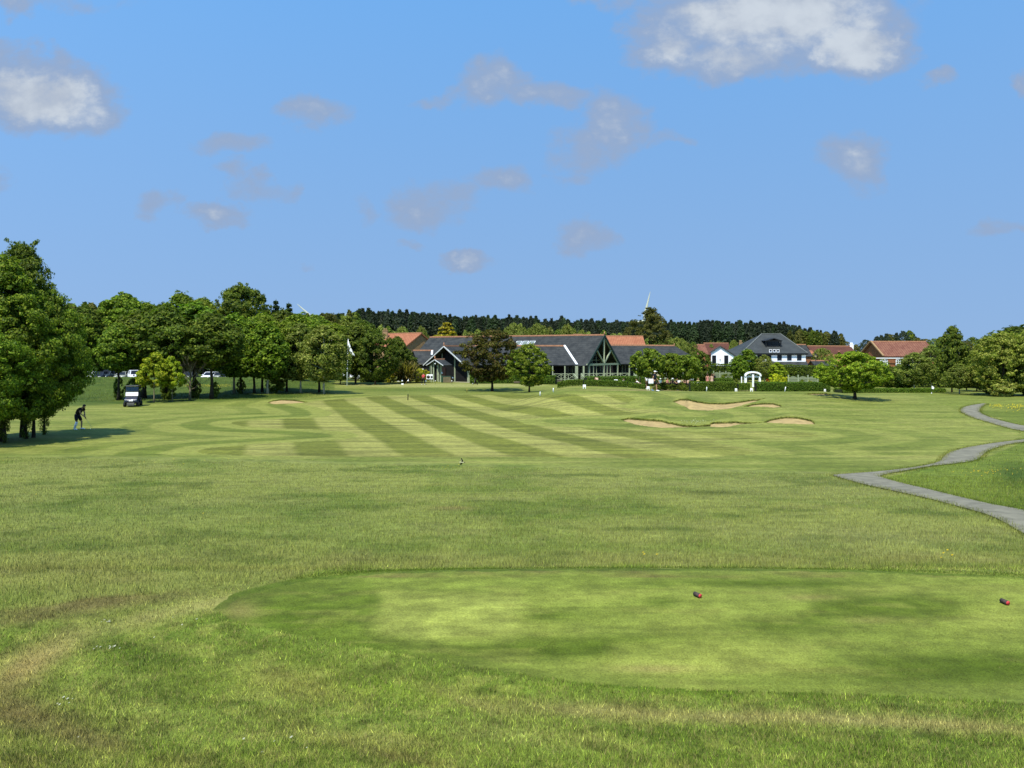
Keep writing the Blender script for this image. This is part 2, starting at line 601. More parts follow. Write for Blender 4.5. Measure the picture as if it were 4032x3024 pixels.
def onground(px, Y):
    return Vector(((px - CX) / F * Y, Y, float(H(px, Y)[0])))


# ------------------------------------------------------------------ turf colours
def inside(poly, x, y):
    r = np.zeros(x.shape, bool)
    n = len(poly)
    for i in range(n):
        (x1, y1), (x2, y2) = poly[i], poly[(i + 1) % n]
        if y1 == y2: continue
        c = ((y1 > y) != (y2 > y)) & (x < (x2 - x1) * (y - y1) / (y2 - y1) + x1)
        r ^= c
    return r


FAIR = [(763, 1777), (820, 1764), (891, 1758), (1000, 1750), (1142, 1741), (1270, 1735), (1346, 1729), (1405, 1721), (1413, 1713), (1380, 1702), (1278, 1693), (1160, 1688), (1075, 1686),
        (953, 1678), (905, 1667), (930, 1660), (980, 1656), (1115, 1649), (1230, 1646), (1290, 1640), (1310, 1630), (1302, 1621), (1250, 1605), (1190, 1592), (1230, 1580), (1346, 1570), (1480, 1561),
        (1617, 1556), (1800, 1555), (2071, 1554), (2309, 1552), (2460, 1556), (2500, 1570), (2478, 1588), (2420, 1600), (2500, 1612), (2620, 1622), (2700, 1632), (2500, 1634), (2250, 1638), (2110, 1646),
        (2037, 1656), (2060, 1668), (2139, 1679), (2451, 1689), (2750, 1700), (2950, 1697), (3090, 1697), (3190, 1706), (3224, 1716), (3120, 1726), (2900, 1730), (2804, 1737), (2860, 1752),
        (2953, 1768), (2990, 1781), (2919, 1793), (2614, 1805), (2200, 1800), (1800, 1797), (1300, 1797), (950, 1793), (800, 1787)]
TEE = [(835, 2400), (900, 2345), (1000, 2310), (1200, 2275), (1500, 2250), (1900, 2240), (2400, 2237), (2900, 2237), (3400, 2245), (4000, 2268), (4450, 2292), (4620, 2350), (4680, 2560), (4560, 2740), (4032, 2770), (3500, 2740),
       (2700, 2715), (2300, 2690), (1900, 2630), (1500, 2560), (1150, 2500), (930, 2450)]
K22 = 4032 / 2212.0


def gauss(px, py, x, y, a, b, rot=0.0):
    c, s = math.cos(rot), math.sin(rot)
    u, v = px - x * K22, py - y * K22
    return np.exp(-((u * c + v * s) / (a * K22)) ** 2 - ((-u * s + v * c) / (b * K22)) ** 2)


def lerp(c, t, col):
    return c * (1 - t[:, None]) + np.array(alb(*col))[None, :] * t[:, None]


def apron_edge(px):
    return 2232 + np.clip(1500 - px, 0, 2200) * .115


def turf(px, Y, detail=True):
    """albedo of the turf: mowing, wear, drought, clippings and some painted shade"""
    py = HY + F * base_drop(px, Y) / Y
    X = (px - CX) / F * Y
    n = len(Y)
    c = np.tile(np.array(alb(146, 160, 88)), (n, 1))                       # rough
    n1, n2 = fbm(X / 2.4, Y / 2.4, 1, 4), fbm(X / 0.9 + 40, Y / 0.9, 2, 4)
    n3 = fbm(X / 9.0 + 7, Y / 5.0, 3, 4)
    n4 = fbm(X / 1.7 + 3, Y / 1.1 + 9, 21, 4)
    near = py > 1850
    c = lerp(c, sstep(.46, .72, n1) * .7, (106, 132, 54))
    c = lerp(c, sstep(.5, .8, n3) * .7, (148, 160, 96))
    c = lerp(c, sstep(.52, .74, n2) * .45, (140, 150, 92))
    c = lerp(c, sstep(.56, .74, n4) * .55, (86, 110, 42))
    # strip of dried rough beyond the tee
    c = lerp(c, np.clip(sstep(2150, 2225, py) * (py < 2300) * (n2 - .25) * 1.1, 0, .5), (138, 138, 84))
    # first cut between rough and fairway
    edge = 1786 + (px - 0) * 0.022 + (fbm(X / 1.2, Y * 0 + 3, 4, 3) - .5) * 10
    mown = sstep(5, -5, py - edge) * (py > 1400)
    semi = np.tile(np.array(alb(146, 160, 84)), (n, 1))
    semi = lerp(semi, sstep(.42, .7, n3) * .7, (126, 144, 66))
    streak = fbm(X / 5.0 + 2, Y / 0.7, 9, 4)
    semi = lerp(semi, sstep(.45, .72, streak) * .6, (172, 178, 106))
    semi = lerp(semi, sstep(.5, .72, fbm(X / 6.0 + 31, Y / 1.1 + 5, 12, 4)) * .65, (112, 132, 54))
    c = c * (1 - mown[:, None]) + semi * mown[:, None]
    # long grass: left bank, darkened for the shade of its trees, right side beyond the path
    bank = sstep(1592, 1578, py + (px - 700) * 0.03) * (px < 1320) * (py > 1400) * sstep(1330, 1150, px + 2.2 * (py - 1560))
    c = lerp(c, bank, (92, 116, 42))
    c = lerp(c, bank * sstep(.45, .7, n1), (76, 104, 34))
    pw_, qw_ = px + (fbm(X / 1.5, Y / 1.5, 51, 3) - .5) * 160, py + (fbm(X / 1.5 + 9, Y / 1.5, 52, 3) - .5) * 22
    right = inside([(3560, 1500), (4032, 1500), (5200, 1500), (5200, 1900), (4200, 1900), (3900, 1640), (3800, 1625), (3700, 1585), (3600, 1560)], pw_, qw_)
    c = lerp(c, right * 0.55, (124, 144, 62))
    c = lerp(c, right * sstep(.45, .7, n3) * .6, (104, 126, 48))
    right2 = inside([(3470, 1885), (3640, 1845), (3900, 1795), (4032, 1740), (5200, 1700), (5200, 2300), (4032, 2030)], px, py)
    c = lerp(c, right2 * 0.9, (118, 142, 54))
    c = lerp(c, right2 * sstep(.45, .7, n1) * .6, (92, 120, 38))
    c = lerp(c, gauss(px, py, 2190, 1025, 40, 22) * .8, (52, 84, 18))
    # fairway with mowing stripes, rings of the semi-rough cut round its lobes
    z = (py > 1540) & (py < 1830)
    if z.any():
        xz, yz, pz, qz = X[z], Y[z], px[z], py[z]
        wob = (fbm(xz / 1.5, yz / 1.5, 14, 2) - .5) * 5
        fi = inside(FAIR, pz + wob * 2, qz + wob * .5)
        u = (xz + 0.329 * (yz - 72) + 17.2) / 4.7 + (fbm(xz / 6, yz / 6, 15, 2) - .5) * 0.12
        fr = u - np.floor(u)
        tri = np.abs(fr - 0.5) * 2
        dark = sstep(0.39, 0.61, 1 - np.abs(((fr - 0.23) + .5) % 1 - .5) * 2)
        fade = 1 - 0.55 * sstep(2200, 2850, pz)
        fl, fd = np.array(alb(168, 174, 102)), np.array(alb(126, 137, 60))
        mixd = np.clip(dark * fade + (1 - fade) * .42, 0, 1)
        fc = fl[None, :] * (1 - mixd[:, None]) + fd[None, :] * mixd[:, None]
        st2 = fbm(xz / 4.0, yz / 0.55, 17, 4)
        fc = fc * (1 + (st2 - .5)[:, None] * 1.15)
        fc = lerp(fc, sstep(.55, .8, fbm(xz / 5.0 + 9, yz / 3.0, 19, 4)) * .35, (128, 142, 66))
        # distance from the fairway edge on the ground
        pw = np.array([(lambda Yq: ((a - CX) / F * Yq, Yq))(G0(a, b)) for a, b in FAIR])
        dmin = np.full(len(xz), 1e9)
        for i in range(len(pw)):
            ax, ay = pw[i]
            bx, by = pw[(i + 1) % len(pw)]
            L2 = (bx - ax) ** 2 + (by - ay) ** 2 + 1e-9
            t = np.clip(((xz - ax) * (bx - ax) + (yz - ay) * (by - ay)) / L2, 0, 1)
            dmin = np.minimum(dmin, np.hypot(xz - ax - t * (bx - ax), yz - ay - t * (by - ay)))
        dmin = dmin + (fbm(xz / 2, yz / 2, 23, 3) - .5) * .5
        ring = (dmin / 1.75) % 2.0
        rd = sstep(.75, 1.0, ring) * sstep(2.0, 1.75, ring)
        amt = np.exp(-(dmin / 8.0) ** 2) * (qz < 1792) * (1 - .25 * sstep(1600, 2000, pz))
        sc = c[z]
        amt = amt * mown[z] * (1 - bank[z])
        sc = lerp(sc, amt * (1 - rd) * .85, (158, 170, 90))
        sc = lerp(sc, amt * rd * .8, (112, 132, 52))
        # shorter ring right round the fairway is darkest
        c[z] = np.where(fi[:, None], fc, sc)
        # green turf on the bunker mounds, deepened to paint in their shading
        hm = bumps(px[z], yz)
        mo = sstep(.08, .5, hm) * (~fi)
        c[z] = lerp(c[z], mo * .85, (104, 130, 48))
        c[z] = lerp(c[z], mo * sstep(.5, .75, st2) * .5, (146, 160, 80))
    # practice green in front of the clubhouse, and the fringe round it
    pg = gauss(px, py, 960, 832.5, 240, 4.4)
    c = lerp(c, sstep(.35, .5, pg), (170, 178, 116))
    c = lerp(c, gauss(px, py, 850, 842, 130, 5) * .9, (104, 126, 50))
    c = lerp(c, gauss(px, py, 1010, 842, 150, 3) * .7, (108, 130, 52))
    c = lerp(c, gauss(px, py, 1150, 845.5, 200, 4) * .8, (120, 140, 62))
    # dry soil edge along the hedge
    c = lerp(c, gauss(px, py, 1480, 842.5, 200, 1.6) * .9, (168, 156, 120))
    # tee
    ww = (fbm(X / .35, Y / .35, 31, 3) - .5) * 26
    t0 = inside(TEE, px + ww, py + ww * .35)
    t1 = inside([(x + (40 if x < 1500 else 0), y + (9 if y < 2420 else -18)) for x, y in TEE], px + ww, py + ww * .35)
    tz = np.tile(np.array(alb(134, 154, 70)), (n, 1))
    for x, y, a, b, w in [(1000, 1350, 190, 38, .9), (1480, 1420, 230, 34, .8), (1280, 1288, 150, 16, .5), (2150, 1330, 110, 40, .7), (1950, 1270, 160, 12, .6), (2200, 1275, 90, 14, .6), (1500, 1345, 120, 25, .5)]:
        tz = lerp(tz, np.clip(gauss(px, py, x, y, a, b) * w * (.75 + .9 * n2), 0, 1), (166, 182, 92))
    for x, y, a, b, w in [(640, 1330, 150, 46, .75), (1330, 1395, 220, 20, .6), (1890, 1312, 210, 24, .7), (2080, 1442, 240, 34, .75), (1090, 1408, 240, 18, .7), (760, 1400, 170, 26, .7), (1640, 1262, 220, 10, .8), (1180, 1330, 90, 14, .6), (860, 1300, 100, 18, .7), (1700, 1350, 150, 20, .5), (1450, 1300, 80, 10, .5)]:
        tz = lerp(tz, np.clip(gauss(px, py, x, y, a, b) * w * (.75 + .9 * n2), 0, 1), (82, 108, 22))
    # broad mowing bands
    for x0, x1, y0, y1, w, cc in [(830, 1118, 1282, 1372, .8, (170, 186, 98)), (480, 815, 1255, 1400, .5, (98, 124, 34)), (1130, 1420, 1372, 1420, .5, (96, 120, 34)), (1330, 1760, 1385, 1450, .5, (164, 180, 92)), (1740, 2080, 1292, 1335, .45, (98, 120, 36)), (1870, 2300, 1415, 1475, .55, (94, 118, 34)), (1460, 1740, 1265, 1330, .45, (158, 176, 88))]:
        bx = sstep(x0 - 25, x0 + 25, px / K22 + (n2 - .5) * 60) * sstep(x1 + 30, x1 - 30, px / K22 + (n2 - .5) * 60) * sstep(y0 - 12, y0 + 12, py / K22 + (n2 - .5) * 20) * sstep(y1 + 12, y1 - 12, py / K22 + (n2 - .5) * 20)
        tz = lerp(tz, bx * w, cc)
    tz = lerp(tz, sstep(.55, .75, fbm(X / .8, Y / .25, 33, 4)) * .4, (150, 160, 84))
    rr = np.hypot((px - 2650) / 1820, (py - 2470) / 240)
    lines = (fbm(rr * 26, px / 900, 36, 3) - .5) * sstep(2300, 1300, px)
    tz = tz * (1 + .75 * lines)[:, None]
    tz = tz * (.78 + .44 * fbm(X / .6 + 5, Y / .07, 35, 3))[:, None]
    for x, y, a, b, w in [(1410, 1445, 90, 9, .7), (1750, 1290, 60, 7, .5), (520, 1318, 40, 20, .55), (1880, 1340, 60, 8, .4)]:
        tz = lerp(tz, gauss(px, py, x, y, a, b) * w, (166, 160, 104))
    c = np.where(t1[:, None], tz, c)
    rim = t0 & ~t1
    c = np.where(rim[:, None], lerp(tz, np.clip(.25 + .9 * n2, 0, 1) * np.where(py < 2400, .85, .15), (84, 112, 30)), c)
    c = lerp(c, (t1 & (py < 2275)) * np.clip((n2 - .45) * 2.5, 0, 1), (128, 124, 76))
    # apron round the tee
    
    az = np.tile(np.array(alb(124, 150, 62)), (n, 1))
    az = lerp(az, sstep(.42, .68, n1) * .75, (148, 168, 82))
    az = lerp(az, sstep(.50, .70, fbm(X / .5 + 8, Y / .5, 37, 4)) * .6, (90, 118, 34))
    az = lerp(az, sstep(.52, .72, fbm(X / .22 + 18, Y / .22, 39, 3)) * .55, (168, 180, 96))
    az = lerp(az, sstep(.58, .76, fbm(X / .3 + 28, Y / .3, 41, 3)) * .6, (84, 98, 40))
    for x, y, a, b, r, w, cc in [
            (230, 1300, 260, 20, -.10, .9, (122, 118, 76)), (60, 1335, 140, 16, -.12, .7, (114, 110, 70)), (560, 1285, 150, 10, -.16, .6, (156, 158, 92)),
            (120, 1400, 110, 28, -.5, .8, (172, 164, 112)), (40, 1450, 90, 36, -.5, .75, (168, 154, 106)), (20, 1530, 130, 50, .1, .85, (122, 114, 74)),
            (170, 1590, 140, 30, .2, .8, (120, 112, 74)), (330, 1630, 140, 16, .2, .65, (120, 112, 74)), (60, 1650, 150, 40, 0, .6, (108, 112, 56)),
            (300, 1340, 140, 20, -.25, .7, (168, 170, 108)), (480, 1300, 130, 14, -.25, .8, (176, 178, 116)), (640, 1480, 120, 34, .2, .45, (150, 138, 84)),
            (1250, 1533, 210, 17, .06, .65, (172, 166, 112)), (1680, 1552, 300, 16, .02, .65, (176, 170, 116)), (2050, 1568, 260, 14, .06, .6, (180, 172, 124)), (1000, 1510, 110, 15, .3, .7, (172, 166, 110)),
            (1650, 1490, 330, 20, .02, .95, (88, 116, 26)), (2050, 1500, 180, 18, .08, .6, (112, 146, 44)), (1350, 1478, 150, 12, .0, .8, (94, 124, 32)), (330, 1430, 150, 50, .3, .75, (92, 118, 38)),
            (700, 1430, 130, 24, .2, .8, (96, 122, 36)), (470, 1480, 110, 30, .0, .4, (140, 166, 62)), (900, 1500, 180, 26, .1, .5, (140, 168, 62)), (330, 1625, 60, 28, 0, .8, (110, 140, 40)),
            (1900, 1620, 260, 24, .05, .5, (96, 124, 42)), (1150, 1590, 200, 24, .1, .55, (160, 172, 96)), (1500, 1585, 200, 12, .02, .6, (96, 120, 44)), (800, 1600, 220, 22, .12, .4, (158, 154, 96)), (880, 1640, 150, 14, .2, .5, (120, 108, 70))]:
        az = lerp(az, np.clip(gauss(px, py, x, y, a, b, r) * w * (.45 + 1.1 * n2), 0, .95), cc)
    wide = sstep(-14, 14, py - apron_edge(px) + (n2 - .5) * 70)
    wide = np.where(t0, 0, wide)
    c = c * (1 - wide[:, None]) + az * wide[:, None]
    # a few worn spots in the rough
    for x, y, a, b, w, cc in [(980, 1098, 45, 4, .8, (158, 150, 100)), (1550, 1065, 70, 4, .7, (84, 96, 44)), (1000, 985, 200, 5, .3, (150, 150, 90)), (1900, 1160, 300, 30, .25, (150, 156, 112)), (700, 1140, 250, 40, .35, (92, 124, 50)), (1250, 1110, 260, 22, .3, (100, 128, 56)), (220, 1110, 220, 34, .35, (96, 130, 48))]:
        c = lerp(c, gauss(px, py, x, y, a, b) * w, cc)
    return np.clip(c * np.array([1.045, .955, .92]), 0.004, 0.9)


def build_ground():
    cols = np.concatenate([np.arange(-3200, -400, 40.), np.arange(-400, 4432, 5.), np.arange(4432, 7300, 40.)])
    rows = np.concatenate([np.arange(.5, 4.4, .1), np.arange(4.4, 13.5, .045), np.geomspace(13.5, 45, 170)[:-1], np.arange(45, 80, .17), np.arange(80, 114, .5), np.geomspace(114, 500, 40), np.geomspace(520, 3900, 24)])
    PX, YY = np.meshgrid(cols, rows)
    px, Y = PX.ravel(), YY.ravel()
    z = H(px, Y)
    bm_, rel = bunk_mask(px, Y)
    c = turf(px, Y)
    # bunkers are cut down into the mounds
    z = z - np.where(bm_, 0.06 + 0.12 * rel ** 1.2, 0)
    c = np.where(bm_[:, None], np.array(alb(92, 74, 48))[None, :] * (.7 + .6 * fbm(px / 9, Y * 3, 71, 3))[:, None], c)
    V = np.stack([(px - CX) / F * Y, Y, z], 1)
    nr, nc = len(rows), len(cols)
    i = (np.arange(nr - 1)[:, None] * nc + np.arange(nc - 1)[None, :]).ravel()
    Fc = np.stack([i, i + 1, i + nc + 1, i + nc], 1)
    me = np_mesh("ground", V, Fc, col_mat("turf", True, 0.9), c, 'POINT', True)
    tag(link("ground", me), kind='structure')
    # the land behind and beside the photographer
    back = MB()
    n = 24
    far = 3000
    back.add([(-far, -far, 3.0), (far, -far, 3.0), (far, .4, 3.0), (-far, .4, 3.0)], [(0, 1, 2, 3)])
    tag(back.build("ground_behind", mat("turf_plain", alb(124, 150, 62), .9, .3, .8)), kind='structure')


build_ground()

SAND = mat("sand", alb(206, 178, 130), .95, .18, 2.2, bump=.3)
BL = {'A': 'long wavy sand bunker in the face of the upper mound', 'B': 'small low sand bunker tucked right below the long wavy one', 'C': 'sand bunker at the left end of the lower mound, tapering right',
      'D': 'shallow middle bunker of the lower mound beside white clover', 'E': 'arched sand bunker with dark lip at the right end of the lower mound',
      'F': 'lone sand bunker near the pale tree trunks on the left', 'G': 'thin far sand bunker just left of the lone round tree'}


def build_bunkers():
    for k, b in BUNK.items():
        px = b['px']
        m = 14
        V, c = [], []
        for j in range(m):
            t = j / (m - 1)
            Y = b['Yf'] * (1 - t) + (b['Yb'] - 0.02) * t
            z = H(px, Y) - (0.04 + 0.09 * t ** 1.3)
            z = z + 0 * t
            V.append(np.stack([(px - CX) / F * Y, Y, z], 1))
        V = np.concatenate(V)
        n = len(px)
        i = (np.arange(m - 1)[:, None] * n + np.arange(n - 1)[None, :]).ravel()
        me = np_mesh("sand_bunker", V, np.stack([i, i + 1, i + n + 1, i + n], 1), SAND, None, smooth=True)
        tag(link("sand_bunker", me), BL[k], "bunker", "sand bunkers on the golf course")


build_bunkers()


def build_path():
    k = K22
    left = [(2950, 1530), (2760, 1395), (2550, 1300), (2330, 1212), (2212, 1156), (2150, 1118), (2080, 1098), (2000, 1077), (1930, 1062), (1860, 1046), (1800, 1029), (1798, 1027), (1840, 1024), (1900, 1020), (1970, 1012), (2030, 1000), (2040, 985), (2060, 974), (2100, 965), (2150, 957), (2212, 950), (2280, 942), (2290, 937), (2212, 934), (2150, 917), (2100, 903), (2076, 891), (2074, 885), (2085, 878), (2120, 872.5)]
    right = [(3000, 1350), (2780, 1275), (2560, 1208), (2330, 1138), (2212, 1103), (2150, 1093), (2080, 1077), (2020, 1062), (1970, 1050), (1930, 1040), (1902, 1032), (1899, 1029.5), (1920, 1023.5), (1960, 1017), (2010, 1008), (2060, 1003), (2110, 996), (2122, 985), (2135, 973), (2170, 962), (2212, 955), (2310, 950), (2315, 935), (2240, 925), (2180, 914), (2140, 903), (2118, 893), (2115, 887), (2120, 880), (2132, 872.5)]
    # the outside of a bend comes first on one side, so both edges are resampled by length on the ground
    def world(e):
        p = np.array([tuple(G(x * k, y * k))[:2] for x, y in e])
        return p
    a, b = world(left), world(right)
    def dense(p, n=260):
        for _ in range(2):
            q = [p[0]]
            for i in range(len(p) - 1):
                q += [p[i] * .75 + p[i + 1] * .25, p[i] * .25 + p[i + 1] * .75]
            p = np.array(q + [p[-1]])
        return p
    a, b = dense(a), dense(b)
    m = 7
    V = []
    for i in range(len(a)):
        for j in range(m):
            t = j / (m - 1)
            x, y = a[i] * (1 - t) + b[i] * t
            V.append((x, y, Hxy(x, y) + .03 + .02 * math.sin(math.pi * t)))
    V = np.array(V)
    i = (np.arange(len(a) - 1)[:, None] * m + np.arange(m - 1)[None, :]).ravel()
    pm = mat("path_tarmac", alb(150, 146, 139), .92, .22, 2.2, bump=.5)
    tag(link("path", np_mesh("path", V, np.stack([i, i + 1, i + m + 1, i + m], 1), pm, smooth=True)), kind='structure')
    return a, b


PATH = build_path()
# ------------------------------------------------------------------ foliage
LEAF = col_mat("leaves", False, 0.6, 0.38, 0.10, 0.15)
BARK = mat("bark", alb(74, 64, 52), .95, .45, 9.0, bump=.8)
BARK_PALE = mat("bark_pale", alb(176, 168, 150), .9, .35, 6.0, bump=.5)
BARK_WHITE = mat("bark_white", alb(225, 222, 212), .85, .28, 5.0, stretch=(1, 1, 3))
BARK_GREY = mat("bark_grey", alb(158, 146, 124), .9, .3, 6.0, bump=.5)


def leaf_quads(rng, C, S, N, cols):
    """leaf cards: centres C, sizes S, normals N, colours; each a folded diamond of two triangles"""
    n = len(C)
    N = N / (np.linalg.norm(N, axis=1, keepdims=True) + 1e-9)
    r = rng.normal(size=(n, 3))
    T = np.cross(N, r)
    T /= np.linalg.norm(T, axis=1, keepdims=True) + 1e-9
    B = np.cross(N, T)
    S = S[:, None]
    w = rng.uniform(.38, .6, (n, 1))
    V = np.stack([C - T * S, C + B * S * w + N * S * .12, C + T * S, C - B * S * w + N * S * .12], 1).reshape(-1, 3)
    Fc = np.arange(n * 4).reshape(n, 4)
    return V, Fc, cols


PALETTES = {
    'green': [(74, 104, 32), (92, 124, 38), (60, 88, 30), (110, 136, 50)],
    'dark': [(62, 84, 30), (78, 100, 36), (50, 72, 28), (94, 114, 46)],
    'bright': [(126, 150, 34), (146, 166, 46), (104, 134, 30), (160, 176, 62)],
    'mid': [(80, 104, 34), (94, 120, 38), (66, 90, 30), (112, 134, 54)],
    'young': [(112, 138, 34), (128, 150, 42), (96, 124, 32), (140, 156, 54)],
    'lone': [(96, 128, 34), (112, 142, 40), (82, 112, 32), (130, 154, 52)],
    'thorn': [(94, 116, 48), (110, 130, 56), (80, 102, 42), (134, 148, 84)],
    'birch': [(92, 112, 56), (106, 124, 66), (78, 98, 48), (122, 136, 82)],
    'copper': [(58, 58, 28), (72, 70, 34), (54, 64, 28), (84, 88, 42), (60, 50, 30)],
    'gold': [(136, 138, 44), (156, 152, 54), (112, 118, 40), (172, 166, 76)],
    'yellow': [(150, 164, 40), (172, 180, 60), (130, 150, 36)],
    'pine': [(40, 55, 52), (44, 60, 55), (37, 51, 50), (49, 64, 56)],  # shifted to blue, standing in for haze over the far woods
    'spruce': [(44, 66, 50), (54, 78, 58), (36, 56, 44)],
    'olive': [(70, 80, 40), (82, 90, 48), (58, 68, 36), (92, 98, 58)],
    'pale': [(120, 136, 72), (138, 150, 90), (104, 122, 60), (158, 164, 112)],
    'hedge': [(64, 94, 32), (80, 112, 38), (52, 80, 28), (96, 124, 50)],
    'box': [(70, 98, 34), (86, 112, 40), (98, 104, 40)],
    'red': [(140, 60, 44), (120, 70, 44), (96, 76, 40)],
    'spiky': [(96, 92, 62), (70, 74, 48), (150, 142, 104), (50, 54, 36)],
}


LEAF_GAIN = np.array([2.75, 2.3, 1.8])


def pick(rng, pal, n, var=.22):
    p = np.array([lin(c) / KALB for c in PALETTES[pal]]) * LEAF_GAIN
    k = rng.integers(0, len(p), n)
    return p[k] * rng.uniform(1 - var, 1 + var, (n, 1))


def envelope(kind, t):
    if kind == 'ovoid': return np.sin(np.pi * np.clip(t, 0, 1) ** .8) ** .6
    if kind == 'round': return np.sqrt(np.clip(1 - (2 * t - 1) ** 2, 0, 1))
    if kind == 'cone': return (1 - t) ** .8 * np.clip(t * 8, 0, 1)
    if kind == 'pear': return np.sin(np.pi * np.clip(t, 0, 1) ** .55) ** .7
    if kind == 'umbrella': return np.clip(t * 3, 0, 1) ** .7 * np.sqrt(np.clip(1 - t ** 2.2, 0, 1))
    if kind == 'column': return np.clip(t * 6, 0, 1) * np.clip((1 - t) * 3, 0, 1) ** .6
    return np.ones_like(t)


def make_crown(name, seed, n, kind='ovoid', z0=.18, R=.28, pal='green', leaf=.018, clumps=110, rc=.055, droop=0.0, shoots=5, hollow=.75, flat=.7, squash=1.0):
    """unit-height crown: leaves gathered in clumps with gaps between, tips breaking the outline"""
    rng = np.random.default_rng(seed)
    t = rng.beta(1.15, 1.05, clumps)
    ph = rng.uniform(0, 2 * np.pi, clumps)
    lob = 1 + .18 * np.sin(ph * 3 + seed) + .12 * np.sin(ph * 5 + seed * 2.1 + t * 9)
    rad = envelope(kind, t) * R * lob * rng.uniform(hollow, 1.02, clumps) ** .7
    inner = rng.random(clumps) < .22
    rad = np.where(inner, rad * rng.uniform(.1, .7, clumps), rad)
    cz = z0 + t * (1 - z0 - rc)
    cc = np.stack([rad * np.cos(ph), rad * np.sin(ph), cz], 1)
    cs = rc * rng.uniform(.6, 1.35, clumps)
    if shoots:
        a = rng.uniform(0, 2 * np.pi, shoots)
        sh = np.stack([np.cos(a) * R * .35 * rng.random(shoots), np.sin(a) * R * .35 * rng.random(shoots), 1 - rng.uniform(.0, .09, shoots)], 1)
        cc = np.concatenate([cc, sh])
        cs = np.concatenate([cs, np.full(shoots, rc * .42)])
    nr = clumps // 4                                     # twigs that break the outline
    tr_, pr_ = rng.uniform(.08, .97, nr), rng.uniform(0, 2 * np.pi, nr)
    rr_ = envelope(kind, tr_) * R * rng.uniform(.98, 1.2, nr) * (1 + .18 * np.sin(pr_ * 3 + seed))
    cc = np.concatenate([cc, np.stack([rr_ * np.cos(pr_), rr_ * np.sin(pr_), z0 + tr_ * (1 - z0 - rc) + rc * .6], 1)])
    cs = np.concatenate([cs, rc * rng.uniform(.28, .5, nr)])
    w = cs ** 2
    k = rng.choice(len(cc), n, p=w / w.sum())
    d = rng.normal(size=(n, 3))
    d /= np.linalg.norm(d, axis=1, keepdims=True)
    rr = rng.uniform(.25, 1.0, (n, 1)) ** .6
    off = d * rr * cs[k][:, None] * np.array([1.15, 1.15, flat])
    C = cc[k] + off
    if droop:
        C[:, 2] -= droop * rng.random(n) ** 2 * (np.hypot(C[:, 0], C[:, 1]) / R)
    C[:, 2] = np.maximum(C[:, 2], z0 * .55)
    out = C - np.array([0, 0, .5 * (1 + z0)])
    out /= np.linalg.norm(out, axis=1, keepdims=True) + 1e-6
    N = d * .7 + out * .45 + rng.normal(size=(n, 3)) * .55 + np.array([0, 0, .35])
    tone = rng.uniform(.8, 1.2, len(cc))[k][:, None]
    V, Fc, c = leaf_quads(rng, C, leaf * rng.uniform(.55, 1.35, n), N, pick(rng, pal, n) * tone)
    return np_mesh(name, V, Fc, LEAF, np.clip(c, 0, 1)), cc


def make_trunk(name, seed, cc, m, r0=.02, z1=.8, lean=0.0, limbs=12, wob=.012, z0=.2):
    rng = np.random.default_rng(seed + 999)
    mb = MB()
    pts = [Vector((lean * z + rng.normal() * wob * z, rng.normal() * wob * z, z * z1)) for z in np.linspace(0, 1, 9)]
    pts[0].z = -.015
    mb.tube(pts, [r0 * (1.35 if i == 0 else 1) * (1 - .9 * i / 8) for i in range(9)], 8)
    if cc is not None:
        for k in rng.choice(len(cc), min(limbs, len(cc)), replace=False):
            e = Vector(cc[k])
            zz = min(max(z0 * .9, e.z * rng.uniform(.45, .75)), z1 * .9)
            f = zz / z1 * 8
            i = min(int(f), 7)
            s = pts[i].lerp(pts[i + 1], f - i)
            mid = s.lerp(e, .5) + Vector((0, 0, -.01 + .02 * rng.random()))
            r = r0 * (1 - .9 * zz / z1)
            mb.tube([s, mid, e], [r * .55, r * .36, r * .1], 5)
    return mb.mesh(name, m)


PROTO = {}


def proto(key, seed, n, R, trunk=BARK, r0=.018, z1=.8, limbs=12, **kw):
    me, cc = make_crown("crown_" + key, seed, n, R=R, **kw)
    PROTO[key] = (me, make_trunk("trunk_" + key, seed, cc, trunk, r0, z1, limbs=limbs, z0=kw.get('z0', .18)), R)


proto('near_a', 1, 60000, .36, r0=.017, kind='pear', z0=.11, pal='dark', leaf=.0088, clumps=420, rc=.042, shoots=16, limbs=16)
proto('near_b', 2, 60000, .34, r0=.016, kind='pear', z0=.12, pal='green', leaf=.0088, clumps=420, rc=.042, shoots=18, limbs=16)
proto('near_c', 3, 52000, .42, r0=.014, kind='round', z0=.15, pal='green', leaf=.0095, clumps=380, rc=.05, shoots=10, limbs=14)
proto('alder_a', 11, 21000, .26, z0=.37, kind='ovoid', pal='dark', leaf=.0165, clumps=300, rc=0.05, shoots=9)
proto('alder_b', 12, 21000, .27, z0=.24, kind='pear', pal='green', leaf=.0165, clumps=300, rc=0.05, shoots=8)
proto('alder_c', 13, 21000, .30, z0=.25, kind='round', pal='mid', leaf=.0165, clumps=280, rc=0.051, shoots=8)
proto('alder_d', 14, 21000, .24, z0=.38, kind='ovoid', pal='green', leaf=.0155, clumps=250, rc=0.043, shoots=12)
proto('oak', 15, 21600, .42, z0=.3, kind='umbrella', pal='dark', leaf=.016, clumps=178, rc=0.058, shoots=4, limbs=24, r0=.025)
proto('birch_a', 16, 12150, .25, trunk=BARK_WHITE, r0=.012, z1=.92, z0=.2, kind='ovoid', pal='birch', leaf=.016, clumps=252, rc=0.043, droop=.08, shoots=8)
proto('birch_b', 17, 12150, .22, trunk=BARK_PALE, r0=.012, z1=.92, z0=.22, kind='ovoid', pal='green', leaf=.018, clumps=231, rc=0.041, droop=.05, shoots=9)
proto('maple', 18, 9450, .36, trunk=BARK_GREY, r0=.016, z0=.32, kind='pear', pal='young', leaf=.026, clumps=110, rc=0.058, shoots=4)
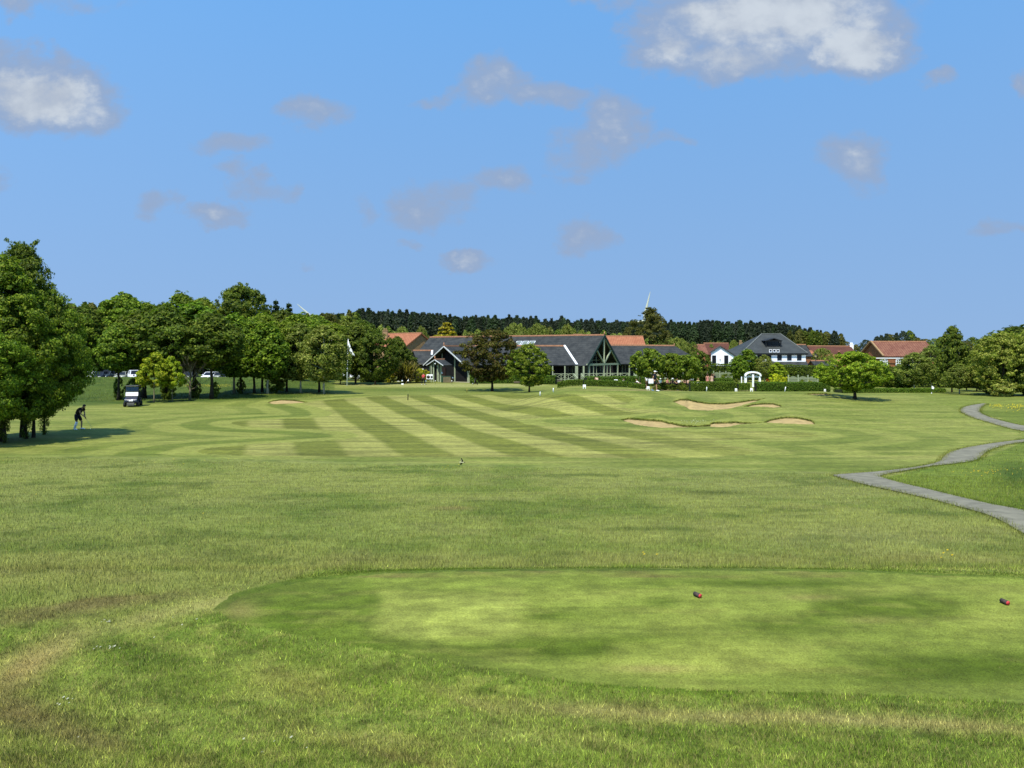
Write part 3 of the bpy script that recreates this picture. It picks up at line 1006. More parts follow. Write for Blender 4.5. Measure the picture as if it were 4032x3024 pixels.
proto('copper', 19, 17550, .46, r0=.022, z0=.16, kind='round', pal='copper', leaf=.019, clumps=273, rc=0.048, shoots=10, z1=.7)
proto('lime', 20, 16200, .47, r0=.02, z0=.14, kind='ovoid', pal='mid', leaf=.02, clumps=252, rc=0.048, shoots=6, z1=.75)
proto('lone', 21, 20250, .70, r0=.034, z0=.18, kind='umbrella', pal='lone', leaf=.023, clumps=315, rc=0.058, shoots=5, z1=.6, limbs=18)
proto('sycamore_a', 22, 18900, .34, z0=.14, kind='ovoid', pal='dark', leaf=.021, clumps=252, rc=0.051, shoots=4)
proto('sycamore_b', 23, 18900, .42, z0=.08, kind='round', pal='dark', leaf=.02, clumps=273, rc=0.055, shoots=4)
proto('terrace', 24, 13500, .40, z0=.3, kind='round', pal='mid', leaf=.024, clumps=210, rc=0.055, shoots=6)
proto('poplar', 25, 17550, .32, z0=.1, kind='ovoid', pal='olive', leaf=.012, clumps=150, rc=0.046, shoots=40)
proto('hawthorn', 26, 29700, .48, r0=.03, z0=.03, kind='round', pal='thorn', leaf=.0165, clumps=399, rc=0.051, shoots=5)
proto('willow', 27, 13500, .46, z0=.05, kind='round', pal='birch', leaf=.018, clumps=252, rc=0.047, droop=.1, shoots=5)
proto('shrub', 28, 6000, .5, r0=.02, z0=.0, kind='round', pal='box', leaf=.035, clumps=70, rc=.11, shoots=2)
proto('shrub_dark', 29, 6000, .5, r0=.02, z0=.0, kind='round', pal='dark', leaf=.035, clumps=70, rc=.11, shoots=3)
proto('shrub_yellow', 30, 6000, .5, r0=.02, z0=.0, kind='round', pal='yellow', leaf=.036, clumps=70, rc=.11, shoots=3)
proto('shrub_pale', 31, 5000, .55, r0=.02, z0=.0, kind='round', pal='pale', leaf=.05, clumps=60, rc=.12, shoots=3)
proto('shrub_red', 32, 3000, .5, r0=.02, z0=.0, kind='round', pal='red', leaf=.05, clumps=50, rc=.11, shoots=2)
proto('ivy', 33, 1300, .2, r0=.07, z0=.0, kind='column', pal='dark', leaf=.028, clumps=80, rc=.09, shoots=2)


def make_conifer(key, seed, n, pal, R, tiers, leaf):
    """whorls of drooping branches set with needle sprays"""
    rng = np.random.default_rng(seed)
    C, N = [], []
    tr = MB()
    tr.tube([(0, 0, -.01), (0, 0, .5), (0, 0, 1)], [.02, .012, .002], 7)
    for i in range(tiers):
        z = .1 + .88 * i / tiers
        r = R * (1 - z) ** .85 * rng.uniform(.85, 1.12) + .012
        nb = max(5, int(11 * (1 - z) + 4))
        for j in range(nb):
            a = 2 * math.pi * (j + rng.random() * .6) / nb
            L = r * rng.uniform(.75, 1.12)
            m = max(6, int(n / tiers / nb * (L / R + .35)))
            s = rng.random(m) ** .7
            x = L * s
            side = rng.normal(size=m) * L * .13
            zz = z + .035 * np.sin(s * 2.2) - .10 * L / R * s + rng.normal(size=m) * .008
            C.append(np.stack([x * math.cos(a) - side * math.sin(a), x * math.sin(a) + side * math.cos(a), zz], 1))
            N.append(rng.normal(size=(m, 3)) * .5 + np.array([math.cos(a) * .3, math.sin(a) * .3, .8]))
            tr.tube([(0, 0, z), (L * .6 * math.cos(a), L * .6 * math.sin(a), z - .02)], [.004, .0015], 4)
    C, N = np.concatenate(C), np.concatenate(N)
    V, Fc, c = leaf_quads(rng, C, leaf * rng.uniform(.6, 1.3, len(C)), N, pick(rng, pal, len(C)))
    PROTO[key] = (np_mesh("crown_" + key, V, Fc, LEAF, c), tr.mesh("trunk_" + key, BARK), R)


make_conifer('spruce', 41, 5000, 'spruce', .2, 17, .022)
make_conifer('gold_cypress', 42, 6000, 'gold', .48, 13, .03)


def tree(name, label, cat, key, base, top_py, hw, group=None, rot=None, lean=0.0, trunk=None):
    """base: point on the ground; top_py: survey height of the tip; hw: survey half width of the crown"""
    cr, tr, R = PROTO[key]
    Y = base.y
    h = (ZC - (top_py - HY) / F * Y) - base.z
    r = hw / F * Y / R
    rng = random.Random(hash_s(label))
    e = thing(name, label, cat, base, rng.uniform(0, 6.28) if rot is None else rot, group)
    e.scale = (r, r, h)
    if lean: e.rotation_euler.y = lean
    link("crown", cr, e)
    t = link("trunk", tr, e)
    # the trunk keeps a round section and its girth whatever the spread of the crown
    if trunk is not None:
        t.material_slots[0].link = 'OBJECT'
        t.material_slots[0].material = trunk
    return e


def hash_s(s):
    h = 5381
    for ch in s: h = (h * 33 + ord(ch)) & 0xffffffff
    return h


# --- the clump of trees on the left edge
GN = "trees clumped on the left edge"
for px, py, top, hw, key, lb in [
        (-170, 1745, 985, 260, 'near_a', "leafy dark tree cut by the left picture edge, outermost of the near clump"),
        (10, 1738, 1000, 235, 'near_b', "tall bushy green tree with thick shaded trunk at the left picture edge"),
        (88, 1722, 945, 195, 'near_a', "tallest near tree, with ragged top shoots, left of the golfer in black"),
        (132, 1724, 1110, 180, 'near_c', "lower spreading tree of the near clump reaching towards the golfer in black"),
        (-80, 1752, 1250, 220, 'near_c', "low leafy tree at the front of the near clump, cut by the left edge")]:
    tree("broadleaf_tree", lb, "tree", key, G(px, py) if px != -80 else onground(-170, 37.5), top, hw, GN)
for px, py, top, lb in [(18, 1745, 1560, "dark ivy covered stem at the foot of the near clump, cut by the left edge"), (104, 1728, 1555, "stout dark stem leafing from the foot in the near clump"), (174, 1711, 1580, "slim leaning stem at the right side of the near clump")]:
    tree("ivy_clad_stem", lb, "tree stem", 'ivy', G(px, py), top, 15, GN)

# --- the row on the grass bank
GB = "trees along the left bank"
ROW = [  # px, foot py, top py, half width, kind, name, label
    (466, 1576, 1270, 62, 'alder_d', "broadleaf_tree", "slim young tree with leafy stem just left of the golf cart", None),
    (568, 1568, 1215, 95, 'alder_a', "broadleaf_tree", "dark leafy tree with shaded trunk right behind the golf cart", None),
    (607, 1585, 1385, 62, 'maple', "young_maple", "young yellow-green tree on a thin pale trunk right of the golf cart", None),
    (655, 1572, 1200, 88, 'alder_a', "broadleaf_tree", "thick dark many-stemmed tree behind the yellow-green young tree", None),
    (678, 1581, 1400, 46, 'maple', "young_maple", "smaller yellow-green tree on a thin stem left of the bare tree", None),
    (767, 1565, 1185, 92, 'alder_d', "broadleaf_tree", "full green tree with dark trunk behind the leafless tree", None),
    (833, 1571, 1225, 84, 'alder_a', "broadleaf_tree", "green tree with stout dark trunk right of the leafless tree", None),
    (922, 1549, 1230, 70, 'birch_b', "birch_tree", "slender tree with pale trunk, second right of the leafless tree", None),
    (948, 1549, 1245, 66, 'alder_b', "broadleaf_tree", "tree with two dark stems beside a pale trunked tree on the bank", None),
    (1001, 1549, 1250, 62, 'alder_b', "broadleaf_tree", "straight dark stemmed tree left of the white leaning trunk", None),
    (1032, 1543, 1235, 66, 'alder_c', "broadleaf_tree", "thin dark stemmed tree above the left lone bunker", None),
    (1054, 1551, 1265, 64, 'birch_b', "birch_tree", "tree with white leaning trunk just above the left lone bunker", BARK_WHITE),
    (1129, 1543, 1262, 62, 'alder_c', "broadleaf_tree", "tree with a crooked leaning stem right of the left lone bunker", None),
    (1184, 1547, 1268, 64, 'birch_a', "birch_tree", "birch with straight white trunk standing alone right of the left bunker", None),
    (1257, 1545, 1262, 58, 'alder_b', "broadleaf_tree", "dark stemmed tree paired with a white birch near the flagpole", None),
    (1275, 1552, 1275, 66, 'birch_a', "birch_tree", "white trunked birch nearest the flagpole, rightmost of the bank row", None),
    (1166, 1497, 1235, 62, 'birch_b', "birch_tree", "paler tree standing back behind the bank row, left of the flagpole", None),
    (1309, 1497, 1270, 60, 'alder_c', "broadleaf_tree", "small pale stemmed tree just left of the white flagpole", None),
]
for px, py, top, hw, key, nm, lb, tk in ROW:
    tree(nm, lb, "tree", key, G(px, py), top, hw * (1.28 if 'maple' not in nm else 1.0), GB, None, 0.0, tk)

GSH = "low leafy growth under the bank trees"
for px, py, top, hw, key, lb in [(466, 1575, 1478, 17, 'shrub_dark', "narrow leafy growth round the slim stem left of the golf cart"), (535, 1566, 1478, 34, 'shrub_dark', "spreading leafy bush right behind the golf cart roof"),
                                 (660, 1573, 1470, 26, 'shrub_dark', "dark ivy mass round thick trunks between the two yellow-green trees"), (770, 1566, 1490, 20, 'shrub_dark', "dark leafy growth behind the leafless tree stem"),
                                 (850, 1566, 1500, 15, 'shrub', "small leafy shoots right of the stout dark trunk"), (1088, 1545, 1460, 34, 'shrub', "low leafy branches right of the white leaning trunk"), (948, 1549, 1486, 16, 'shrub_dark', "leafy growth on the two dark stems")]:
    tree("leafy_undergrowth", lb, "bush", key, G(px, py), top, hw, GSH)

# --- the trees behind, by the car park, up to the skyline
GBK = "tall trees behind the bank"
BACK = [(330, 96, 1200, 80, 'alder_a', "grey-green tree seen behind the near clump on the left skyline"), (405, 104, 1210, 70, 'alder_b', "tree of the left skyline between the near clump and the slim leafy top"),
        (490, 100, 1149, 72, 'alder_d', "tall tree with three leafy points on the left skyline"), (575, 106, 1186, 66, 'alder_c', "lower rounded tree on the skyline above the golf cart"),
        (640, 102, 1192, 60, 'alder_a', "dark tree filling the gap behind the young yellow-green tree"),
        (716, 100, 1146, 88, 'alder_b', "broad pointed tree on the skyline above the leafless tree"), (800, 100, 1170, 66, 'alder_c', "green tree below and left of the great round oak"),
        (1115, 104, 1215, 70, 'alder_a', "dark tree right below the two spruces"), (1040, 100, 1225, 75, 'alder_b', "green tree in front of the great round oak"),
        (1180, 108, 1228, 64, 'birch_b', "loose topped tree below the broken-looking turbine blade"), (1240, 106, 1236, 62, 'alder_d', "ragged tree at the foot of the left wind turbine"),
        (1300, 110, 1234, 62, 'poplar', "brownish olive tree left above the flagpole"), (1365, 112, 1240, 58, 'birch_a', "greyish birch behind the flagpole top"),
        (1420, 122, 1255, 60, 'alder_a', "dark tree rising behind the dark sycamores"), (250, 92, 1235, 90, 'alder_c', "green tree mostly hidden behind the near clump")]
for px, Y, top, hw, key, lb in BACK:
    tree("broadleaf_tree", lb, "tree", key, onground(px, Y + 42), top, hw * 1.12, GBK)
tree("oak_tree", "great round topped oak with gaps of sky, tallest on the left skyline", "tree", 'oak', onground(948, 146), 1112, 122, GBK)
GS = "spruces on the left skyline"
tree("spruce_tree", "grey green spruce standing right beside the great oak", "tree", 'spruce', onground(1087, 150), 1176, 52, GS)
tree("spruce_tree", "darker spruce nearer the left wind turbine", "tree", 'spruce', onground(1137, 152), 1188, 56, GS)
tree("spruce_tree", "small spire topped conifer hiding the outer turbine blade", "tree", 'spruce', onground(1333, 158), 1228, 40, GS)
GD = "dark sycamores left of the clubhouse"
for px, Y, top, hw, key, lb in [(1400, 110, 1272, 72, 'sycamore_a', "tallest dense dark tree just right of the flagpole"), (1478, 108, 1300, 78, 'sycamore_b', "broad dense tree in front of the orange roofed house"),
                                (1566, 120, 1322, 44, 'sycamore_a', "narrow dense tree in front of the orange roof"), (1590, 121, 1368, 46, 'sycamore_a', "low dense tree beside the spiky plant"),
                                (1340, 106, 1330, 46, 'sycamore_b', "bushy dark tree left of the flagpole foot")]:
    tree("sycamore_tree", lb, "tree", key, onground(px, Y), top, hw, GD)
for px, Y, top, hw, key, lb in [(420, 150, 1330, 120, 'sycamore_b', "shadowy tree behind the dark parked cars"), (610, 150, 1320, 120, 'sycamore_b', "shadowy tree behind the white parked car"),
                                (800, 150, 1330, 120, 'sycamore_b', "shadowy tree behind the leafless tree and the parked cars"), (1000, 150, 1330, 120, 'sycamore_b', "shadowy tree behind the middle of the bank row"),
                                (1180, 150, 1335, 110, 'sycamore_b', "shadowy tree behind the right end of the bank row"), (1290, 140, 1350, 80, 'sycamore_b', "shadowy tree behind the white flagpole foot")]:
    tree("broadleaf_tree", lb, "tree", key, onground(px, Y), top, hw, "shadowy trees behind the car park")


# --- the leafless tree
def bare_tree(base, top_py, hw):
    Y = base.y
    h = (ZC - (top_py - HY) / F * Y) - base.z
    R = hw / F * Y
    rng = random.Random(77)
    e = thing("leafless_tree", "pale leafless tree with spreading upswept branches, right of the golf cart", "tree", base)
    tr = MB()
    tr.tube([(0, 0, -.1), (0.02, 0, h * .2), (.03, 0, h * .42), (.1, 0, h * .7), (.12, .05, h * .98)], [.14, .11, .085, .05, .012], 8)
    tr.build("trunk", BARK_GREY, e)
    br = MB()

    def grow(p, d, L, r, lv):
        q = [p]
        for i in range(4):
            d = (d + Vector((rng.gauss(0, .10), rng.gauss(0, .10), .06))).normalized()
            q.append(q[-1] + d * L / 4)
        br.tube(q, [r, r * .8, r * .6, r * .45, r * .25], 5)
        if lv:
            for k in range(4):
                i = rng.choice([1, 2, 3, 4])
                nd = (d + Vector((rng.gauss(0, .55), rng.gauss(0, .55), rng.uniform(-.05, .45)))).normalized()
                grow(q[i], nd, L * rng.uniform(.45, .7), r * .5, lv - 1)
    for k in range(17):
        a = k * 2.4 + rng.uniform(-.3, .3)
        z = h * (.2 + .5 * k / 17)
        up = .55 + .8 * k / 17 + rng.uniform(-.15, .15)
        grow(Vector((.03, 0, z)), Vector((math.cos(a), math.sin(a) * .8, up)).normalized(), min(R * 1.05, (h - z) * 1.0), .042, 2)
    br.build("branches", BARK_GREY, e)


bare_tree(G(748, 1574), 1385, 74)

# --- trees before the clubhouse, on the terrace and to the right
tree("copper_tree", "bronze dark leaved tree with short black trunk before the clubhouse", "tree", 'copper', G(1938, 1541), 1290, 108, rot=.6)
tree("lime_tree", "bright green tree with thin black trunk before the clubhouse, right of the bronze one", "tree", 'lime', G(2084, 1545), 1350, 86, rot=5.2)
GT = "small trees on the terrace"
for px, Y, top, hw, lb in [(2552, 92, 1366, 60, "leftmost round green tree on the terrace, under the wing roof end"), (2640, 96, 1385, 50, "middle green tree on the terrace"),
                           (2702, 93, 1392, 56, "round green tree on the terrace above the seated guests in white")]:
    tree("terrace_tree", lb, "tree", 'terrace', onground(px, Y), top, hw, GT)
tree("terrace_tree", "darker bushy tree just left of the white gable house", "tree", 'sycamore_b', onground(2752, 106), 1376, 44, GT)
tree("broadleaf_tree", "tall olive green tree with loose feathery tops behind the clubhouse", "tree", 'poplar', onground(2560, 165), 1212, 92, rot=.4)
tree("broadleaf_tree", "narrow olive tree left of the tall feathery one, before an orange roof", "tree", 'poplar', onground(2470, 160), 1290, 34)
tree("broadleaf_tree", "grey green bushy tree right of the tall feathery one", "tree", 'willow', onground(2670, 160), 1325, 48)
GW = "pale round trees between clubhouse and wood"
for px, Y, top, hw, lb in [(2030, 185, 1268, 62, "pale rounded tree behind the clubhouse, above the bronze tree"), (2120, 190, 1270, 58, "pale rounded tree above the roof windows of the clubhouse"),
                           (2235, 190, 1272, 44, "thin pale tree with visible stem behind the clubhouse ridge"), (2290, 180, 1293, 26, "small round tree by the chimney behind the clubhouse ridge"),
                           (1580, 190, 1282, 34, "pale tree left above the orange roofed house"), (1660, 190, 1280, 30, "pale tree behind the orange roofed house gable")]:
    tree("pale_tree", lb, "tree", 'willow', onground(px, Y), top, hw, GW)
tree("golden_cypress", "golden yellow conifer rising behind the clubhouse roof", "tree", 'gold_cypress', onground(1759, 150), 1262, 125)
GH = "trees around the white houses"
for px, Y, top, hw, key, lb in [(2945, 118, 1372, 40, 'birch_b', "leafy tree at the corner between the white houses, left of the arch"), (2905, 112, 1400, 34, 'birch_b', "bushy tree before the right side of the white gable house"),
                                (3010, 116, 1395, 36, 'birch_a', "thin white stemmed birch right of the white arch"), (3062, 112, 1425, 34, 'maple', "bright rounded tree before the slate porch of the white house"),
                                (2888, 185, 1335, 22, 'willow', "small light tree among the red roofs"), (2960, 180, 1328, 18, 'poplar', "small tree showing left of the hipped slate roof"),
                                (3110, 175, 1302, 26, 'poplar', "loose olive tree rising behind the hipped slate roof"), (3235, 170, 1368, 42, 'willow', "grey green bushy tree before the long red roof"),
                                (3265, 150, 1398, 24, 'willow', "small grey tree on the low orange roof")]:
    tree("garden_tree", lb, "tree", key, onground(px, Y), top, hw, GH)
tree("lone_tree", "lone round bright green tree with short trunk on the right slope", "tree", 'lone', G(3366, 1571), 1379, 138, rot=1.1)
GR = "trees on the right edge"
for px, Y, top, hw, key, nm, lb in [
        (3600, 84, 1385, 62, 'birch_a', "birch_tree", "grey leaved birch left of the tall dark tree, before the brick house"), (3668, 88, 1355, 54, 'birch_a', "birch_tree", "drooping birch with white slanting trunk beside the small white flag"),
        (3555, 86, 1430, 46, 'sycamore_b', "broadleaf_tree", "low dark tree under the brick house windows"), (3500, 90, 1440, 46, 'sycamore_b', "broadleaf_tree", "low dark tree right of the lone round tree"),
        (3748, 80, 1280, 52, 'sycamore_a', "sycamore_tree", "tall dense pointed tree right of the brick house"), (3778, 76, 1430, 52, 'birch_a', "birch_tree", "short birch with white trunk right of the tall dense tree"),
        (3846, 84, 1375, 56, 'lime', "broadleaf_tree", "mid green tree between the tall dense tree and the pale hawthorns"), (3806, 88, 1398, 46, 'lime', "broadleaf_tree", "green tree just right behind the tall dense tree"),
        (3950, 72, 1302, 112, 'hawthorn', "hawthorn_tree", "big pale green rounded tree at the right picture edge"), (4060, 72, 1296, 110, 'hawthorn', "hawthorn_tree", "big pale green tree cut by the right picture edge"),
        (3900, 76, 1392, 62, 'hawthorn', "hawthorn_tree", "lower pale green tree left of the big rounded ones"), (4150, 70, 1330, 100, 'hawthorn', "hawthorn_tree", "outermost pale green tree beyond the right picture edge"),
        (4010, 95, 1280, 130, 'alder_a', "broadleaf_tree", "dark tree topping the pale trees at the right edge"), (3830, 110, 1420, 60, 'sycamore_b', "broadleaf_tree", "dark understorey tree behind the short birch"),
        (3900, 84, 1430, 70, 'sycamore_b', "broadleaf_tree", "dark understorey tree behind the rhododendron"), (4030, 86, 1430, 80, 'sycamore_b', "broadleaf_tree", "dark understorey tree at the right picture edge")]:
    tree(nm, lb, "tree", key, onground(px, Y), top, hw, GR)
tree("rhododendron_bush", "pale rhododendron bush at the foot of the right edge trees", "bush", 'shrub_pale', G(3950, 1562), 1492, 42)
tree("shrub", "yellow green clipped bush left of the spiky plant", "bush", 'shrub_yellow', onground(1548, 114), 1447, 28)
tree("shrub", "yellow green bush between spiky plant and clubhouse porch", "bush", 'shrub_yellow', onground(1655, 116), 1450, 30)
GBX = "clipped bushes before the terrace"
for px, py, top, hw, key, lb in [(2615, 1536, 1503, 17, 'shrub', "round clipped bush right of the walking golfer"), (2648, 1537, 1510, 20, 'shrub_dark', "dark low bush between two clipped bushes before the terrace"), (2684, 1538, 1504, 16, 'shrub', "olive round bush left of the long dark hedge"),
                                 (2702, 1540, 1516, 16, 'shrub', "low green bush touching the long dark hedge"), (2585, 1537, 1514, 16, 'shrub', "low bush beside the walking golfer's legs")]:
    tree("clipped_bush", lb, "bush", key, G(px, py), top, hw, GBX)
for px, Y, top, hw, key, lb in [(2896, 100, 1490, 12, 'shrub', "small round bush left of the white arch"), (3022, 98, 1490, 9, 'shrub_red', "small reddish bush right of the white arch"), (3055, 98, 1470, 26, 'shrub_yellow', "pale flowering bush behind the right hedge"),
                                (3100, 97, 1482, 22, 'shrub_yellow', "pale bush at the left end of the right fence"), (2858, 108, 1470, 20, 'shrub', "bush with light leaves in front of the left fence"), (2762, 108, 1474, 14, 'shrub', "bush beside the ladies in pink"),
                                (3160, 93, 1492, 14, 'shrub', "small bush before the middle of the right fence"), (3185, 93, 1494, 14, 'shrub_pale', "pale small bush before the right fence"), (3245, 96, 1440, 44, 'sycamore_b', "dark bushy shrub behind the right end of the right fence")]:
    tree("garden_bush", lb, "bush", key, onground(px, Y), top, hw, "bushes in the garden")


# --- the spiky plant by the clubhouse
def spiky(base, top_py, hw):
    Y = base.y
    h = (ZC - (top_py - HY) / F * Y) - base.z
    R = hw / F * Y
    rng = np.random.default_rng(5)
    V, Fc, c = [], [], []
    for k in range(900):
        a, el = rng.uniform(0, 2 * np.pi), rng.uniform(.05, 1.5)
        L = h * rng.uniform(.5, .95)
        o = np.array([rng.normal() * R * .25, rng.normal() * R * .25, h * rng.uniform(.02, .35)])
        d = np.array([math.cos(a) * math.cos(el), math.sin(a) * math.cos(el), math.sin(el)])
        s = np.array([-math.sin(a), math.cos(a), 0]) * rng.uniform(.03, .06)
        m = o + d * L * .6
        e = o + d * L + np.array([math.cos(a), math.sin(a), -1.0]) * L * .18
        b = len(V)
        V += [o - s, o + s, m + s, m - s, e + s * .2, e - s * .2]
        Fc += [(b, b + 1, b + 2, b + 3), (b + 3, b + 2, b + 4, b + 5)]
        cc = pick(rng, 'spiky', 1)[0]
        c += [cc, cc]
    me = np_mesh("spiky_plant", np.array(V), np.array(Fc), LEAF, np.array(c))
    tag(link("spiky_plant", me, None, base), "large spiky grey-brown strap leaved plant left of the clubhouse porch", "plant")


spiky(onground(1600, 113), 1412, 42)


# --- hedges
def hedge(name, label, pts, h, w, n_per_m, pal, group, leaf=.06, stems=False, wav=.05, z_lift=0.0):
    """clipped hedge along ground points; leaves over a solid dark core added to block light"""
    rng = np.random.default_rng(hash_s(label) % 99991)
    pts = [Vector(p) for p in pts]
    e = thing(name, label, "hedge", pts[0], 0, group)
    C, N = [], []
    core = MB()
    for a, b in zip(pts[:-1], pts[1:]):
        L = (b - a).length
        d = (b - a) / L
        s = Vector((d.y, -d.x, 0)).normalized()
        n = int(L * n_per_m)
        t = rng.random(n)
        face = rng.random(n)
        z = np.where(face < .35, h, rng.random(n) ** .8 * h)
        side = np.where(face < .35, rng.uniform(-1, 1, n), np.where(face < .8, 1.0, -1.0)) * w / 2
        wz = (fbm(t * L / .9 + 3, t * 0 + 1, 5, 3) - .5) * 2 * wav * h
        z = z * (1 + wz / h) + rng.normal(size=n) * .02
        side = side * (1 - .12 * (z / h) ** 3) + rng.normal(size=n) * .03
        low = .18 if stems else 0.0
        z = np.maximum(z, low * h * (1 + rng.normal(size=n) * .4))
        base = np.array(a - pts[0])[None, :] + np.array(b - a)[None, :] * t[:, None]
        C.append(base + np.array(s)[None, :] * side[:, None] + np.array([0, 0, 1.0])[None, :] * (z + z_lift)[:, None])
        N.append(rng.normal(size=(n, 3)) * .6 + np.array(s)[None, :] * np.sign(side)[:, None] * np.where(face < .35, .1, .7)[:, None] + np.array([0, 0, 1.0])[None, :] * np.where(face < .35, .9, .3)[:, None])
        mid = (a + b) / 2 - pts[0]
        zl = h * (.3 if stems else .0)
        core.box((mid.x, mid.y, mid.z + (zl + h * .9) / 2 + z_lift), (L, w * .74, h * .9 - zl), math.atan2(d.y, d.x))
    C, N = np.concatenate(C), np.concatenate(N)
    tone = .8 + .4 * fbm(C[:, 0] / .8, C[:, 2] / .5 + C[:, 1], 8, 3)[:, None]
    V, Fc, c = leaf_quads(rng, C, leaf * rng.uniform(.6, 1.4, len(C)), N, pick(rng, pal, len(C)) * tone)
    link("foliage", np_mesh("hedge_foliage", V, Fc, LEAF, c), e)
    core.build("hedge_core", mat("hedge_light_block", alb(40, 54, 22), .95, .4, 4.0), e)  # dark filler inside the leaves, added to stop light leaking through
    if stems:
        for a, b in zip(pts[:-1], pts[1:]):
            m = max(2, int((b - a).length / .6))
            for i in range(m):
                p = a.lerp(b, (i + .5) / m) - pts[0]
                MB().tube([(p.x, p.y, p.z - .05), (p.x + .02, p.y, p.z + h * .5)], [.03, .02], 5).build("stem", BARK, e)
    return e


def hline(px0, px1, py0, py1, n=3):
    return [G(px0 + (px1 - px0) * i / n, py0 + (py1 - py0) * i / n) for i in range(n + 1)]


def low_hedge(label, px0, px1, Y0, Y1, top_py, w, n, stems, group, n_seg=4, leaf=.045):
    pts = [onground(px0 + (px1 - px0) * i / n_seg, Y0 + (Y1 - Y0) * i / n_seg) for i in range(n_seg + 1)]
    m = pts[n_seg // 2]
    return hedge("clipped_hedge", label, pts, (ZC - (top_py - HY) / F * m.y) - m.z, w, n, 'hedge', group, leaf, stems)


GHG = "low clipped hedges along the terrace edge"
low_hedge("low hedge on short stems left of the stair rail, below the clubhouse veranda", 2196, 2297, 74, 73.5, 1497, .6, 1800, True, GHG)
low_hedge("long low hedge on short stems between two white boards", 2305, 2472, 73.5, 72, 1499, .7, 1800, True, GHG)
low_hedge("lower end of hedge just left of the walking golfer", 2474, 2542, 72, 71.5, 1511, .6, 1800, True, GHG)
low_hedge("long dark hedge standing left of the white arch", 2716, 2892, 71.5, 71.5, 1504, .8, 1800, False, GHG)
low_hedge("short hedge block between two white boards before the arch", 2905, 2950, 71.5, 71.5, 1509, .6, 1800, True, GHG)
low_hedge("long dark hedge running right from the white arch", 2974, 3262, 71.5, 72, 1506, .8, 1700, False, GHG, 6)
hedge("clipped_hedge", "low hedge at the far right below the birches", hline(3300, 3715, 1546, 1546, 5), .42, .9, 900, 'hedge', "low hedges at the right", .06)
GIH = "inner hedges of the terrace"
hedge("terrace_hedge", "light topped hedge right in front of the veranda gable", [onground(2304, 104), onground(2400, 105), onground(2508, 106)], 1.36, 1.6, 900, 'hedge', GIH, .07)
hedge("terrace_hedge", "light topped hedge behind the loungers on the right of the veranda", [onground(2520, 106), onground(2604, 106)], 1.3, 1.4, 900, 'hedge', GIH, .07)
hedge("terrace_hedge", "small inner hedge right of the ladies in pink", [onground(2812, 104), onground(2884, 104)], 1.1, 1.0, 900, 'hedge', GIH, .07)
GTH = "tall hedges by the white houses"
hedge("tall_hedge", "tall dark hedge below the white gable house", [onground(2796, 124), onground(2930, 125)], 2.6, 1.6, 650, 'dark', GTH, .10)
hedge("tall_hedge", "tall dark hedge before the slate porch of the white house", [onground(2925, 126), onground(3085, 126)], 2.4, 1.6, 650, 'dark', GTH, .10)
hedge("tall_hedge", "tall dark hedge between the white house and the lone round tree", [onground(3085, 122), onground(3275, 118)], 2.5, 1.8, 650, 'dark', GTH, .10)
hedge("tall_hedge", "dark hedge behind the birches under the brick house", [onground(3275, 104), onground(3560, 102), onground(3880, 100)], 2.2, 1.8, 420, 'dark', GTH, .12)
hedge("dark_hedge", "shaded hedge in front of the parked cars beside the spiky plant", [onground(1420, 116), onground(1535, 116)], 1.55, 1.2, 650, 'dark', None, .08)
hedge("dark_hedge", "shaded hedge under the bronze tree beside the clubhouse wall", [onground(1850, 112), onground(2010, 112), onground(2190, 110)], 1.25, 1.2, 600, 'hedge', None, .08)


# --- the far woods
def far_wood(name, label, line, Y0, Y1, n, pal_mix, hw, seed, cards, tall_base, leafs=.03):
    rng = np.random.default_rng(seed)
    xs, ys = zip(*line)
    V, Fc, c = [], [], []
    for k in range(n):
        f = rng.random()
        px = xs[0] + (xs[-1] - xs[0]) * (k + rng.random()) / n
        Y = Y0 + (Y1 - Y0) * f
        top = np.interp(px, xs, ys) + f * 4 + rng.normal() * 5.5 + (fbm(np.array([px / 60.]), np.array([.5]), seed, 2)[0] - .5) * 14 + (0 if f < .35 else 6 * (1 - f))
        b = onground(px, Y)
        h = (ZC - (top - HY) / F * Y) - b.z
        if h < 2: continue
        pal = pal_mix[rng.integers(0, len(pal_mix))]
        con = pal in ('pine', 'spruce')
        R = hw * rng.uniform(.6, 1.5) / F * Y
        m = cards
        t = rng.random(m) ** .8
        en = (np.clip((1 - t) * 3.0, .10, 1) ** .7 if con else np.sqrt(np.clip(1 - (2 * (t * .8 + .2) - 1) ** 2, 0.02, 1)))
        a = rng.uniform(0, 2 * np.pi, m)
        r = R * en * np.sqrt(rng.uniform(.25, 1, m))
        C = np.stack([b.x + r * np.cos(a), b.y + r * np.sin(a), b.z + h * (tall_base + (1 - tall_base) * t)], 1)
        N = np.stack([np.cos(a), np.sin(a), np.full(m, .7)], 1) + rng.normal(size=(m, 3)) * .6
        v, fc, cc = leaf_quads(rng, C, h * leafs * rng.uniform(.5, 1.25, m), N, pick(rng, pal, m) * rng.uniform(.8, 1.2))
        Fc.append(fc + sum(len(q) for q in V))
        V.append(v)
        c.append(cc)
    me = np_mesh(name, np.concatenate(V), np.concatenate(Fc), LEAF, np.concatenate(c))
    tag(link(name, me), label, "wood", None, 'stuff')


